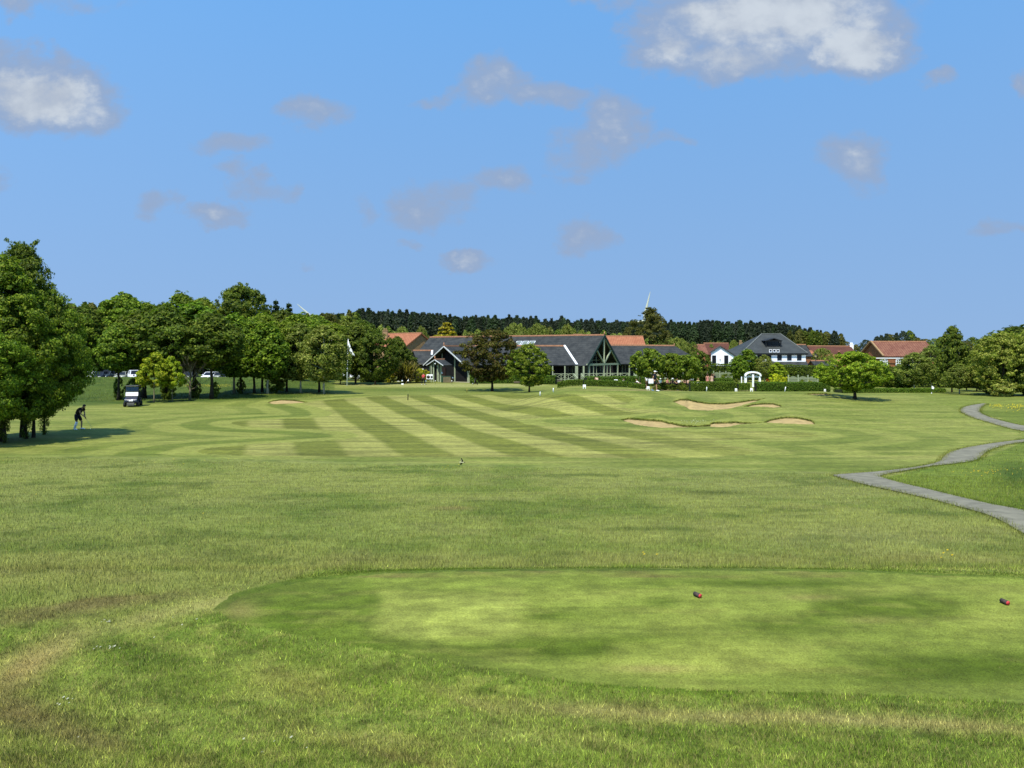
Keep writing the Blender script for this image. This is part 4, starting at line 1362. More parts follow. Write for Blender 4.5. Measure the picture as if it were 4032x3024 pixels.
far_wood("far_wood", "long dark pine wood along the skyline behind all the houses",
         [(1380, 1232), (1431, 1219), (1541, 1230), (1650, 1237), (1760, 1245), (1943, 1250), (2151, 1258), (2370, 1264), (2694, 1269), (2877, 1271), (2991, 1271), (3121, 1280), (3162, 1294), (3200, 1304), (3240, 1318)],
         300, 370, 340, ['pine', 'pine', 'pine', 'spruce'], 19, 51, 1250, .12)
far_wood("far_wood_edge", "rounded broadleaf trees ending the dark wood on the right", [(3140, 1292), (3190, 1300), (3223, 1306), (3284, 1308), (3310, 1318), (3333, 1345)], 292, 306, 16, ['pine', 'dark', 'olive'], 26, 52, 1500, .05)
far_wood("far_wood_left", "grey green tree mass on the skyline behind the left trees", [(150, 1225), (330, 1196), (420, 1192), (600, 1215), (900, 1230), (1200, 1235), (1400, 1240)], 180, 215, 70, ['olive', 'dark', 'pine'], 34, 53, 1300, .05)
far_wood("far_trees", "dark distant tree line behind the brick house", [(3360, 1345), (3400, 1345), (3430, 1336), (3470, 1320), (3500, 1314), (3560, 1308), (3600, 1318), (3640, 1326), (3700, 1330), (3760, 1332), (3830, 1334), (3880, 1332), (4000, 1300), (4300, 1300)], 230, 270, 50, ['pine', 'dark', 'olive'], 30, 54, 1300, .05)
far_wood("garden_wood", "band of mid green trees between clubhouse and the pine wood", [(1380, 1265), (1500, 1280), (1600, 1300), (1700, 1310), (1800, 1310), (1950, 1300), (2050, 1285), (2200, 1290), (2350, 1310), (2500, 1320), (2700, 1345), (2900, 1350)], 200, 225, 60, ['olive', 'birch', 'dark'], 26, 55, 1100, .05)
# ------------------------------------------------------------------ buildings
SLATE = rows_mat("slate", alb(54, 57, 64), alb(88, 90, 97), 3.2, 'Z', .7, .5, 1.1, .1)
SLATE2 = rows_mat("slate_dark", alb(72, 76, 84), alb(88, 92, 100), 4.0, 'Z', .65, .2, .7, .07)
PANT = rows_mat("pantiles", alb(196, 122, 96), alb(220, 148, 120), 2.9, 'X', .85, .3, .9, .2)
PANT_D = rows_mat("old_tiles", alb(108, 68, 62), alb(136, 86, 76), 2.5, 'X', .9, .4, .6, .2)
PANT_R = rows_mat("red_pantiles", alb(144, 90, 82), alb(180, 126, 112), 2.4, 'X', .9, .45, 1.1, .2)
TERRA = mat("ridge_tiles", alb(218, 158, 132), .85, .25, 5)
BOARD = rows_mat("black_boards", alb(24, 24, 28), alb(36, 35, 40), 5.0, 'Z', .8, .3, 1.5, .1)
SAGE = mat("sage_timber", alb(192, 204, 182), .7, .12, 3)
PALE = mat("pale_board", (.5, .53, .5), .7, .1, 3)
GREEN_D = mat("dark_green_paint", alb(36, 66, 58), .6, .15, 3)
WHITE = mat("white_paint", (.84, .84, .81), .55, .05, 2)
RENDER = mat("white_render", (.82, .82, .80), .9, .05, .6)
BRICK = rows_mat("brick", alb(176, 112, 84), alb(198, 136, 104), 13.0, 'Z', .9, .4, 3.0, .14)
BRICK_T = rows_mat("tan_brick", alb(204, 168, 136), alb(220, 184, 150), 13.0, 'Z', .9, .4, 3.0, .14)
GLASS = mat("window_glass", (.012, .014, .018), .12, .1, 1, .3)
BLACK = mat("black_frame", alb(38, 38, 42), .5, .1, 2)
DARK = mat("shadow_interior", (.006, .006, .008), .9, .1, 1, .1)
LEAD = mat("lead_flashing", (.7, .71, .7), .5, .1, 2)
CONC = mat("paving", alb(190, 184, 170), .9, .15, 3)


def roof_parts(parent, A, B, half, dz, th, rmat, ridge=True, over=0.0, name="roof", finial=(False, False), half2=None, dz2=None):
    """gabled roof: ridge A to B, half = horizontal vector from ridge to one eave, dz = drop to the eaves"""
    A, B, half = Vector(A), Vector(B), Vector(half)
    half2 = -half if half2 is None else Vector(half2)
    dz2 = dz if dz2 is None else dz2
    d = (B - A).normalized()
    A2, B2 = A - d * over, B + d * over
    mb = MB()
    for h, z in ((half, dz), (half2, dz2)):
        e = h + Vector((0, 0, -z))
        mb.slab([A2, B2, B2 + e, A2 + e], th)
    r = mb.build(name, rmat, parent)
    if ridge:
        rb = MB()
        rb.bar(A2 + Vector((0, 0, .03)), B2 + Vector((0, 0, .03)), .34, .22)
        for k, (p, f) in enumerate(zip((A2, B2), finial)):
            if f: rb.tube([p, p + Vector((0, 0, .3)), p + Vector((0, 0, .55))], [.09, .1, .04], 6)
        rb.build("ridge_tiles", TERRA, r)
    return r


def walls_gabled(parent, A, B, half, dz, h, wmat, inset=.4, name="wall", shift=0.05):
    """walls under a gabled roof, as one solid of pentagon section set in from the roof edges"""
    A, B, half = Vector(A), Vector(B), Vector(half)
    d = (B - A).normalized()
    A2, B2 = A + d * inset, B - d * inset
    k = 1 - .35 / half.length
    zc = -.22
    e1, e2 = half * k + Vector((0, 0, -dz * k + zc)), -half * k + Vector((0, 0, -dz * k + zc))
    bot = Vector((0, 0, -h))
    poly = [A2 + Vector((0, 0, zc)), A2 + e1, Vector((A2.x + e1.x, A2.y + e1.y, A.z - h)), Vector((A2.x + e2.x, A2.y + e2.y, A.z - h)), A2 + e2]
    mb = MB().prism(poly, B2 - A2)
    return mb.build(name, wmat, parent)


def window(parent, c, w, h, nrm, frame=BLACK, bars=(1, 1), fw=.07, depth=.06, name="window"):
    """window centred at c facing nrm: frame with glazing bars, pane as its child"""
    nrm = Vector(nrm).normalized()
    rz = math.atan2(nrm.y, nrm.x) + math.pi / 2
    t = Vector((math.cos(rz), math.sin(rz), 0))
    c = Vector(c) + nrm * .03
    mb = MB()
    for s in (-1, 1):
        mb.box(c + t * s * (w / 2 - fw / 2), (fw, depth, h), rz)
        mb.box(c + Vector((0, 0, s * (h / 2 - fw / 2))), (w - 2 * fw, depth * .96, fw), rz)
    for i in range(1, bars[0]):
        mb.box(c + t * (-w / 2 + w * i / bars[0]), (fw * .7, depth * .9, h - 2 * fw), rz)
    for i in range(1, bars[1]):
        mb.box(c + Vector((0, 0, -h / 2 + h * i / bars[1])), (w - 2 * fw, depth * .86, fw * .7), rz)
    f = mb.build(name, frame, parent)
    MB().box(c - nrm * .01, (w - fw, .02, h - fw), rz).build("pane", GLASS, f)
    return f


def post(parent, p, z0, z1, w, m=SAGE, name="post"):
    return MB().box((p[0], p[1], (z0 + z1) / 2), (w, w, z1 - z0)).build(name, m, parent)


def railing(parent, a, b, h=.95, m=SAGE):
    a, b = Vector(a), Vector(b)
    n = max(1, round((b - a).length / 1.25))
    mb = MB()
    U = Vector((0, 0, 1))
    mb.bar(a + U * h, b + U * h, .09, .08)
    mb.bar(a + U * .12, b + U * .12, .07, .07)
    for i in range(n + 1):
        p = a.lerp(b, i / n)
        mb.bar(p, p + U * (h + .06), .09, .09)
        if i < n:
            q = a.lerp(b, (i + 1) / n)
            mb.bar(p + U * .17, q + U * (h - .06), .06, .05)
            mb.bar(p + U * (h - .06), q + U * .17, .052, .046)
    return mb.build("railing", m, parent)


def clubhouse():
    e = thing("clubhouse", "long black boarded clubhouse with slate roofs, orange ridges and a pale green framed gable", "clubhouse", (6, 122, ZC - 4.4))
    I = Matrix.Translation(-Vector(e.location))

    def q(o):
        o.matrix_parent_inverse = I
        return o
    zg = ZC - 4.42
    U = Vector((0, 0, 1))
    # main range, seen obliquely: ridge ends in the glazed gable
    th = math.radians(30)
    A = P(2380, 1319, 119)
    d = Vector((-math.cos(th), math.sin(th), 0))
    hf = Vector((-math.sin(th), -math.cos(th), 0)) * 6.5
    B = A + d * 33.2
    dz = 4.65
    q(roof_parts(e, A, B, hf, dz, .2, SLATE, finial=(True, False)))
    nrm = -d
    # gable: barge boards, truss, glazed wall set back
    lf, rf = A + hf - U * dz, A - hf - U * dz
    mb = MB()
    for f in (lf, rf):
        mb.bar(A + nrm * .06 - U * .12, f + nrm * .06 - U * .12, .1, .34)
    q(mb.build("barge_board", GREEN_D, e))
    g0 = A - nrm * .08
    mb = MB()
    zt = A.z - dz + .12
    def gp(t, z): return Vector((g0.x, g0.y, 0)) - hf * t + U * z
    mb.bar(gp(-.98, zt), gp(.98, zt), .24, .3)
    mb.bar(gp(0, zt + .16), gp(0, A.z - .35), .24, .24)
    mb.bar(gp(-.03, zt + .2), gp(-.44, zt + (A.z - zt) * .50), .2, .2)
    mb.bar(gp(.03, zt + .2), gp(.44, zt + (A.z - zt) * .50), .2, .2)
    mb.bar(gp(.84, zt + .18), gp(.06, A.z - .62), .16, .16)
    q(mb.build("gable_truss", SAGE, e))
    for t in (-.86, -.62, -.02, .18, .38, .84):
        p = gp(t, 0)
        q(post(e, p, zg - .4, zt - .15, .24 if abs(t) > .8 or abs(t) < .1 else .16))
    g1 = A - nrm * 3.0
    def gw(t, z): return Vector((g1.x, g1.y, 0)) - hf * t + U * z
    mb = MB()
    mb.prism([gw(-.9, zg - .4), gw(.9, zg - .4), gw(.9, A.z - dz * .9 - .3), gw(0, A.z - .4), gw(-.9, A.z - dz * .9 - .3)], -nrm * .1)
    gl = q(mb.build("gable_glazing", GLASS, e))
    mb = MB()
    for t in (-.8, -.55, -.3, 0, .3, .55, .8):
        mb.bar(gw(t, zg - .4) + nrm * .05, gw(t, A.z - .45 - dz * abs(t)) + nrm * .05, .09, .09)
    for z in (zg + 1.1, zg + 2.3, zt + .6):
        mb.bar(gw(-.8, z) + nrm * .05, gw(.8, z) + nrm * .05, .08, .08)
    mb.build("glazing_bars", SAGE, gl)
    # body under the main roof, front wall well behind the veranda posts
    e1 = hf * .62
    poly = [g1 + e1 - U * dz * .66, Vector((g1.x + e1.x, g1.y + e1.y, zg - .6)), Vector((g1.x - hf.x * .9, g1.y - hf.y * .9, zg - .6)), g1 - hf * .9 - U * (dz * .9 + .3), g1 - U * .4]
    q(MB().prism([p + d * .12 for p in poly], d * 29.5).build("wall", BOARD, e))
    # roof windows
    for k in range(3):
        mb = MB()
        t0 = 6.9 + 0.0 + k * 1.08
    tilt = (hf - U * dz).normalized()
    for k in range(3):
        c = A + d * (14.3 - k * 1.22) + (hf - U * dz) * .29
        M = Matrix((d, tilt, d.cross(tilt))).transposed()
        up = d.cross(tilt)
        if up.z < 0: up = -up
        f = MB()
        for s in (-1, 1):
            f.bar(c + d * s * .48 + tilt * -.72 + up * .05, c + d * s * .48 + tilt * .72 + up * .05, .08, .08)
            f.bar(c + d * -.48 + tilt * s * .76 + up * .05, c + d * .48 + tilt * s * .76 + up * .05, .078, .085)
        fr = q(f.build("roof_window", LEAD, e))
        MB().slab([c + d * -.46 + tilt * -.72 + up * .06, c + d * .46 + tilt * -.72 + up * .06, c + d * .46 + tilt * .72 + up * .06, c + d * -.46 + tilt * .72 + up * .06], .03).build("pane", mat("roof_glass", alb(150, 160, 165), .15, .1, 1, .8), fr)
    # chimney behind the ridge
    ch = P(2275, 1322, 126)
    MBc = MB().box((ch.x, ch.y, ch.z - .3), (1.5, .7, 1.2))
    cc = MBc.build("chimney", TERRA, e)
    q(cc)
    # middle range in front of the main roof
    A2, B2 = P(1870, 1361, 119.4), P(2221, 1362, 119.4)
    w2 = q(roof_parts(e, A2, B2, (0, -5.3, 0), 2.9, .18, SLATE, half2=(0, 2.4, 0), dz2=1.3))
    fl = MB().bar(B2 + Vector((.03, 0, .1)), B2 + Vector((1.55, -5.3, -2.8)), .34, .1)
    q(fl.build("flashing", LEAD, e))
    fx = MB().slab([B2, B2 + Vector((1.5, -5.3, -2.9)), B2 + Vector((-.1, -5.3, -2.9)), B2 + Vector((-.2, 0, 0))], .15)
    q(fx.build("roof", SLATE, e))
    q(MB().box(((A2.x + B2.x) / 2, 118.2, (zg - .6 + ZC - 1.9) / 2), (B2.x - A2.x + 1.0, 3.0, (ZC - 1.9) - (zg - .6))).build("wall", BOARD, e))
    # right wing, hipped at its end
    A3, B3 = P(2396, 1359, 132.0), P(2655, 1361, 132.0)
    s = MB()
    eF, eB = Vector((0, -5.6, -3.15)), Vector((0, 5.6, -3.15))
    hp = Vector((4.2, 0, -3.15))
    s.slab([A3, B3, B3 + eF + Vector((4.2, 0, 0)), A3 + eF], .18)
    s.slab([B3, A3, A3 + eB, B3 + eB + Vector((4.2, 0, 0))], .18)
    s.slab([B3, B3 + eB + Vector((4.2, 0, 0)), B3 + eF + Vector((4.2, 0, 0))], .18) if False else s.prism([B3, B3 + eF + Vector((4.2, 0, 0)), B3 + eB + Vector((4.2, 0, 0))], (-.1, 0, -.17))
    r3 = q(s.build("roof", SLATE, e))
    rb = MB().bar(A3 + U * .03, B3 + U * .03, .34, .22)
    rb.tube([B3, B3 + U * .4], [.1, .04], 6)
    rb.build("ridge_tiles", TERRA, r3)
    q(MB().box(((A3.x + B3.x) / 2 + 1.5, 131.6, (zg - .6 + ZC - 2.0) / 2), (B3.x - A3.x + 5.0, 7.6, (ZC - 2.0) - (zg - .6))).build("wall", BOARD, e))
    for px in (2478, 2506, 2526, 2560, 2600, 2640, 2690):
        p = P(px, 1450, 126.6)
        q(post(e, p, zg - .3, ZC - 2.0, .16))
    for px in (2462, 2494, 2540):
        q(window(e, (P(px, 1460, 127.78).x, 127.78, zg + 1.5), 1.1, 2.1, (0, -1, 0), SAGE, (2, 1)))
    # veranda: deck, posts, railings, stair rails
    dk = MB()
    f0 = A + hf * 1.02
    dk.box((6.5, 112.6, zg + .18), (12.5, 3.4, .24))
    q(dk.build("veranda_deck", mat("deck_boards", alb(120, 110, 96), .9, .2, 3), e))
    for px, w in ((2176, .16), (2224, .16), (2270, .42), (2298, .24)):
        p = P(px, 1460, 113.6)
        q(post(e, p, zg - .2, ZC - 1.95, w))
    for px in (2246, 2330):
        q(window(e, (P(px, 1460, 116.48).x, 116.48, zg + 1.6), 1.5, 2.2, (0, -1, 0), SAGE, (3, 1)))
    R = lambda a, b, Y0, Y1: q(railing(e, P(a[0], a[1], Y0), P(b[0], b[1], Y1), .92))
    R((2181, 1497), (2266, 1497), 111.6, 111.6)
    R((2288, 1496), (2474, 1494), 112, 113.5)
    R((2496, 1495), (2560, 1494), 113.8, 114.6)
    R((2560, 1494), (2648, 1494), 114.6, 115.2)
    for a, b in (((2258, 1474), (2274, 1493)), ((2288, 1474), (2305, 1497)), ((2496, 1475), (2512, 1496)), ((2622, 1472), (2652, 1496))):
        q(MB().bar(P(a[0], a[1], 110.8), P(b[0], b[1], 109.6), .12, .3).bar(P(b[0], b[1], 109.6), P(b[0], b[1] + 26, 109.6), .14, .14).build("stair_rail", SAGE, e))
    # left wing: its gable faces the tee, porch in front
    ph = math.radians(52)
    a = Vector((math.cos(ph), math.sin(ph), 0))
    W1 = P(1748, 1362, 119)
    b1 = Vector((math.sin(ph), -math.cos(ph), 0)) * 4.45
    dz1 = 2.98
    q(roof_parts(e, W1, W1 + a * 13, b1, dz1, .18, SLATE, finial=(True, False)))
    mb = MB()
    for f in (b1, -b1):
        mb.bar(W1 - a * .05 - U * .08, W1 + f - U * (dz1 + .08) - a * .05, .09, .16)
    q(mb.build("barge_board", PALE, e))
    q(walls_gabled(e, W1, W1 + a * 13, b1, dz1, W1.z - (zg - .5), BOARD, inset=1.15))
    F1 = W1 + a * 1.12
    for t, w, zt_ in ((-.93, .2, -2.75), (-.55, .17, -2.0), (.28, .2, -1.1), (.92, .42, -2.75), (-.32, .12, -1.2)):
        p = F1 + b1 * t
        z1 = W1.z + zt_
        z0 = zg - .15 if t != -.32 else z1 - .9
        q(post(e, p, z0, z1, w))
    p = W1 + a * 3.4 + b1 * 1.0
    q(post(e, p, zg - .15, W1.z - dz1 - .05, .26))
    c = F1 + b1 * .56 + U * (-2.05)
    q(MB().box(c - a * .06, (.75, .05, .62), math.atan2(b1.y, b1.x)).build("notice_board", mat("grey_board", alb(120, 122, 128), .5, .1, 2), e))
    # porch
    Pa = P(1712, 1415, 115.6)
    pb = b1.normalized() * 1.75
    q(roof_parts(e, Pa, Pa + a * 2.0, pb, .86, .12, SLATE, finial=(True, False), name="porch_roof"))
    mb = MB()
    for f in (pb, -pb):
        mb.bar(Pa - a * .04 - U * .06, Pa + f - U * .92 - a * .04, .08, .12)
    q(mb.build("barge_board", PALE, e))
    for px, w in ((1698, .17), (1707, .2), (1726, .17), (1736, .32)):
        p = P(px, 1450, 116.4)
        q(post(e, p, zg - .15, Pa.z - (.2 if px in (1707, 1726) else .8), w))
    dd = F1 + b1 * -.28
    door = q(MB().box((dd.x - a.x * .1, dd.y - a.y * .1, zg + 1.0), (1.3, .08, 2.2), math.atan2(b1.y, b1.x)).build("door", mat("maroon_door", alb(58, 40, 42), .6, .2, 3), e))
    MB().ball((dd.x - a.x * .17 - .1, dd.y - a.y * .17, zg + 1.45), (.16, .1, .16)).build("door_window", mat("porthole", alb(120, 126, 140), .2, .1, 3), door)
    q(MB().ball((P(1714, 1432, 115.9).x, 115.9, P(1714, 1432, 115.9).z), .14).build("lamp", WHITE, e))
    ww = F1 + b1 * -.1
    q(MB().box((F1.x, F1.y - 1.6, zg - .1), (10.5, 1.6, .16), math.atan2(b1.y, b1.x)).build("doorstep", CONC, e))
    # small wing at the far left
    A0, B0 = P(1626, 1380, 129.5), P(1706, 1380, 129.5)
    q(roof_parts(e, A0, B0, Vector((1.35, -3.6, 0)), 2.3, .16, SLATE, half2=(-1.35, 3.6, 0)))
    q(MB().prism([A0 + Vector((.15, 0, -.25)), A0 + Vector((1.35, -3.3, -2.35)), Vector((A0.x + 1.35, A0.y - 3.3, zg - .5)), Vector((A0.x - 1.2, A0.y + 3.3, zg - .5)), A0 + Vector((-1.2, 3.3, -2.35))], B0 - A0).build("wall", BOARD, e))
    q(MB().bar(P(1702, 1380, 128.0), P(1700, 1397, 126.5), .3, .1).build("flashing", LEAD, e))
    return e


clubhouse()


def house_simple(name, label, cat, A, B, half, dz, rmat, wmat, wall_h, ridge_m=TERRA, chim=None, group=None, half2=None):
    e = thing(name, label, cat, ((A.x + B.x) / 2, (A.y + B.y) / 2, A.z - wall_h), 0, group)
    I = Matrix.Translation(-Vector(e.location))
    r = roof_parts(e, A, B, half, dz, .2, rmat)
    r.matrix_parent_inverse = I
    w = walls_gabled(e, A, B, half, dz, wall_h, wmat, inset=.25)
    w.matrix_parent_inverse = I
    if chim:
        for c, w_, h_, m_ in chim:
            mb = MB().box((c.x, c.y, c.z - h_ / 2), (w_, w_ * .7, h_)).box((c.x, c.y, c.z + .06), (w_ * 1.12, w_ * .82, .14))
            mb.tube([(c.x - w_ * .2, c.y, c.z + .1), (c.x - w_ * .2, c.y, c.z + .5)], .14, 7).tube([(c.x + w_ * .2, c.y, c.z + .1), (c.x + w_ * .2, c.y, c.z + .5)], .14, 7)
            k = mb.build("chimney", m_, r)
            k.matrix_parent_inverse = Matrix()
    return e, I


# orange roofed house left of the clubhouse
A = P(1661, 1311, 152)
th = math.radians(38)
d = Vector((-math.cos(th), math.sin(th), 0))
hf = Vector((-math.sin(th), -math.cos(th), 0)) * 4.6
house_simple("brick_house", "tan brick house with bright orange tiled roof left behind the clubhouse", "house", A, A + d * 9.6, hf, 2.75, PANT, BRICK_T, 9.0,
             chim=[(P(1517, 1303, 156), 1.0, 2.6, BRICK_T)])
# orange roof behind the glazed gable
A, B = P(2380, 1323, 158), P(2532, 1324, 158)
house_simple("orange_roofed_house", "house with bright orange roof showing right of the clubhouse gable", "house", A, B, Vector((0, -4.5, 0)), 2.7, PANT, BRICK_T, 9.0)
# red roofs in the middle distance
GRR = "red roofed houses in the distance"
A, B = P(2725, 1357, 205), P(2775, 1357, 205)
house_simple("red_roofed_house", "lighter red roofed house behind the terrace trees", "house", A, B, Vector((0, -4.5, 0)), 2.6, PANT_R, BRICK, 8.0, group=GRR)
A, B = P(2770, 1351, 212), P(2868, 1351, 212)
house_simple("red_roofed_house", "dark red roofed house behind the white gable house", "house", A, B, Vector((0, -5, 0)), 3.2, PANT_D, BRICK, 8.5, group=GRR)
A, B = P(3178, 1362, 196), P(3350, 1363, 196)
e, I = house_simple("red_roofed_house", "long dark red roof with white chimney left of the brick house", "house", A, B, Vector((0, -5, 0)), 2.9, PANT_D, BRICK, 8.5, group=GRR,
                    chim=[(P(3352, 1357, 196), .9, 1.6, RENDER)])
dm = roof_parts(e, P(3303, 1384, 189), P(3303, 1384, 194), Vector((1.1, 0, 0)), .9, .1, PANT_D, name="dormer")
dm.matrix_parent_inverse = I
A, B = P(3214, 1397, 172), P(3310, 1397, 172)
house_simple("low_tiled_house", "low building with orange tiles left of the lone round tree", "house", A, B, Vector((0, -3, 0)), 1.5, PANT, BRICK, 5.5, group=GRR)
A, B = P(3172, 1381, 178), P(3197, 1381, 178)
house_simple("low_tiled_house", "small orange roof touching the right end of the hipped white house", "house", A, B, Vector((.9, -3, 0)), 2.3, PANT, BRICK, 6.5, group=GRR)
A, B = P(3192, 1420, 150), P(3272, 1420, 150)
house_simple("slate_outbuilding", "low slate roofed outbuilding right of the white house", "outbuilding", A, B, Vector((0, -2.6, 0)), 1.2, SLATE, BRICK, 4.5)
A, B = P(3135, 1357, 172), P(3172, 1357, 172)
house_simple("slate_house", "grey slate gable peeping out right behind the hipped white house", "house", A, B, Vector((.3, -3.5, 0)), 2.6, SLATE, BRICK, 8.5)
A, B = P(2914, 1358, 178), P(2950, 1358, 178)
house_simple("brown_roofed_house", "brownish roof with a chimney left behind the hipped white house", "house", A, B, Vector((0, -3.5, 0)), 2.2, PANT_D, BRICK_T, 8.5,
             chim=[(P(2916, 1349, 177), .7, 1.4, BRICK_T)])


# hipped white house
def white_house():
    Y = 142.0
    e = thing("white_house", "white rendered house with big hipped slate roof, black dormer and five windows", "house", (P(3045, 1450, Y).x, Y, ZC - 5.5))
    I = Matrix.Translation(-Vector(e.location))
    def q(o):
        o.matrix_parent_inverse = I
        return o
    RL, RR = P(3000, 1315, Y + 6), P(3072, 1315, Y + 6)
    ez = P(0, 1391, Y - .6).z
    x0, x1 = P(2919, 0, Y - .6).x, P(3180, 0, Y - .6).x
    y0, y1 = Y - .6, Y + 12.6
    FL, FR, BR, BL_ = Vector((x0, y0, ez)), Vector((x1, y0, ez)), Vector((x1, y1, ez)), Vector((x0, y1, ez))
    s = MB()
    s.slab([RL, RR, FR, FL], .2)
    s.slab([RR, RL, BL_, BR], .2)
    for t in ((RL, FL, BL_), (RR, BR, FR)):
        s.prism(t, (0, 0, -.19))
    r = q(s.build("roof", SLATE2, e))
    hips = MB()
    for a, b in ((RL, RR), (RL, FL), (RR, FR)):
        hips.bar(a + Vector((0, 0, .05)), b + Vector((0, 0, .05)), .22, .14)
    hips.build("ridge_tiles", mat("grey_ridge", alb(130, 134, 142), .7, .15, 3), r)
    q(MB().box(((x0 + x1) / 2, y0 - .04, ez - .18), (x1 - x0, .12, .2)).build("gutter", BLACK, e))
    zb = ZC - 5.8
    q(MB().box(((x0 + x1) / 2, (y0 + y1) / 2, (zb + ez - .25) / 2), (x1 - x0 - .5, y1 - y0 - .5, ez - .25 - zb)).build("wall", RENDER, e))
    for px in (2943, 2990, 3028, 3069, 3108, 3147):
        c = P(px, 1407.5, Y - .35)
        q(window(e, (c.x, Y - .35, c.z), .82, 1.05, (0, -1, 0), BLACK, (1, 2), .09))
    # lean-to slate roof with little gable porch
    zt, zl = P(0, 1422, Y).z, P(0, 1444, Y - 3).z
    lt = MB().slab([Vector((P(2950, 0, Y).x, Y - .1, zt)), Vector((P(3176, 0, Y).x, Y - .1, zt)), Vector((P(3184, 0, Y - 3).x, Y - 3, zl)), Vector((P(2950, 0, Y - 3).x, Y - 3, zl))], .15)
    q(lt.build("lean_to_roof", SLATE, e))
    q(MB().box((P(3065, 0, Y).x, Y - 1.5, (zb + zl) / 2 - .1), (P(3176, 0, Y).x - P(2955, 0, Y).x, 2.6, zl - zb - .3)).build("wall", RENDER, e))
    pr = roof_parts(e, P(3060, 1424, Y - 4.2), P(3060, 1424, Y - .5), Vector((1.7, 0, 0)), .75, .12, SLATE, ridge=False, name="porch_roof")
    q(pr)
    # dormer
    dy = Y + 1.6
    w = P(3078, 0, dy).x - P(3010, 0, dy).x
    cx = (P(3078, 0, dy).x + P(3010, 0, dy).x) / 2
    za, zb2, ze = P(0, 1331, dy).z, P(0, 1366, dy).z, P(0, 1341, dy).z
    q(MB().box((cx, dy + 2, (zb2 + ze) / 2), (w * .76, 4, ze - zb2)).build("dormer", BLACK, e))
    q(roof_parts(e, Vector((cx, dy - .5, za)), Vector((cx, dy + 4.5, za)), Vector((w / 2, 0, 0)), za - ze, .16, mat("black_slate", alb(52, 54, 62), .6, .2, 3), ridge=False, name="dormer_roof"))
    tr = MB()
    tr.bar((cx - w * .46, dy - .45, ze - .06), (cx + w * .46, dy - .45, ze - .06), .12, .12)
    for s_ in (-1, 1):
        tr.bar((cx + s_ * w * .46, dy - .47, ze - .08), (cx, dy - .47, za - .08), .1, .16)
        tr.bar((cx + s_ * w * .43, dy - .2, zb2), (cx + s_ * w * .43, dy - .2, ze), .16, .16)
    q(tr.build("dormer_frame", BLACK, e))
    q(window(e, (cx, dy - .03, (zb2 + ze) / 2), w * .66, (ze - zb2) * .92, (0, -1, 0), BLACK, (3, 2), .06))
    # roof windows below the dormer
    n = (FL - RL).cross(RR - RL).normalized()
    if n.z < 0: n = -n
    for px in (3034, 3049, 3063):
        def on(py):
            # point on the front slope seen at this row
            f0, f1 = 0.0, 1.0
            for _ in range(40):
                f = (f0 + f1) / 2
                z, yy = RL.z + (ez - RL.z) * f, RL.y + (y0 - RL.y) * f
                if HY + F * (ZC - z) / yy < py: f0 = f
                else: f1 = f
            return Vector((P(px, 0, yy).x, yy, z)) + n * .06
        a, b = on(1377), on(1391 - 3)
        fr = q(MB().slab([a + Vector((-.26, 0, 0)), a + Vector((.26, 0, 0)), b + Vector((.26, 0, 0)), b + Vector((-.26, 0, 0))], .06).build("roof_window", LEAD, e))
        MB().slab([p + n * .02 for p in (a + Vector((-.2, 0, -.05)), a + Vector((.2, 0, -.05)), b + Vector((.2, 0, .25)), b + Vector((-.2, 0, .25)))], .03).build("pane", GLASS, fr)


white_house()


def white_gable():
    Y = 136.0
    e = thing("white_gable_house", "white gabled house end with two tall dark windows left of the hipped house", "house", (P(2845, 1450, Y).x, Y, ZC - 5.6))
    I = Matrix.Translation(-Vector(e.location))
    def q(o):
        o.matrix_parent_inverse = I
        return o
    A = P(2834, 1361, Y)
    L, R = P(2794, 1386, Y), P(2897, 1402, Y)
    zb = ZC - 5.7
    # wall with unequal eaves, then roof slabs running back
    wl, wr = P(2800, 1384, Y), P(2893, 1400, Y)
    ax = A + Vector((.25, 0, -.12))
    q(MB().prism([ax, Vector((wr.x, Y, wr.z)), Vector((wr.x, Y, zb)), Vector((wl.x, Y, zb)), Vector((wl.x, Y, wl.z))], (2.9, 11, 0)).build("wall", RENDER, e))
    s = MB()
    bk = Vector((2.9, 11.2, 0))
    fo = Vector((.05, -.25, 0))
    s.slab([A + fo, A + bk, L + bk, L + fo], .16)
    s.slab([A + fo, R + fo, R + bk, A + bk], .16)
    q(s.build("roof", SLATE2, e))
    for px in (2811.5, 2859.5):
        c = P(px, 1419, Y)
        q(window(e, (c.x, Y, c.z), .72, 1.75, (0, -1, 0), BLACK, (1, 2), .09))
    q(MB().bar(P(2835.5, 1413, Y - .1), P(2835.5, 1418, Y - .1), .1, .1).build("wall_light", BLACK, e))
    # link block to the hipped house
    a, b = P(2862, 1377, Y + 8), P(2935, 1377, Y + 8)
    q(MB().slab([a, b, b + Vector((0, -4.5, -1.2)), a + Vector((0, -4.5, -1.2))], .15).build("link_roof", SLATE2, e))
    q(MB().box(((a.x + b.x) / 2, Y + 6.5, (zb + a.z - 1.3) / 2), (b.x - a.x, 4.5, a.z - 1.3 - zb)).build("wall", RENDER, e))


white_gable()


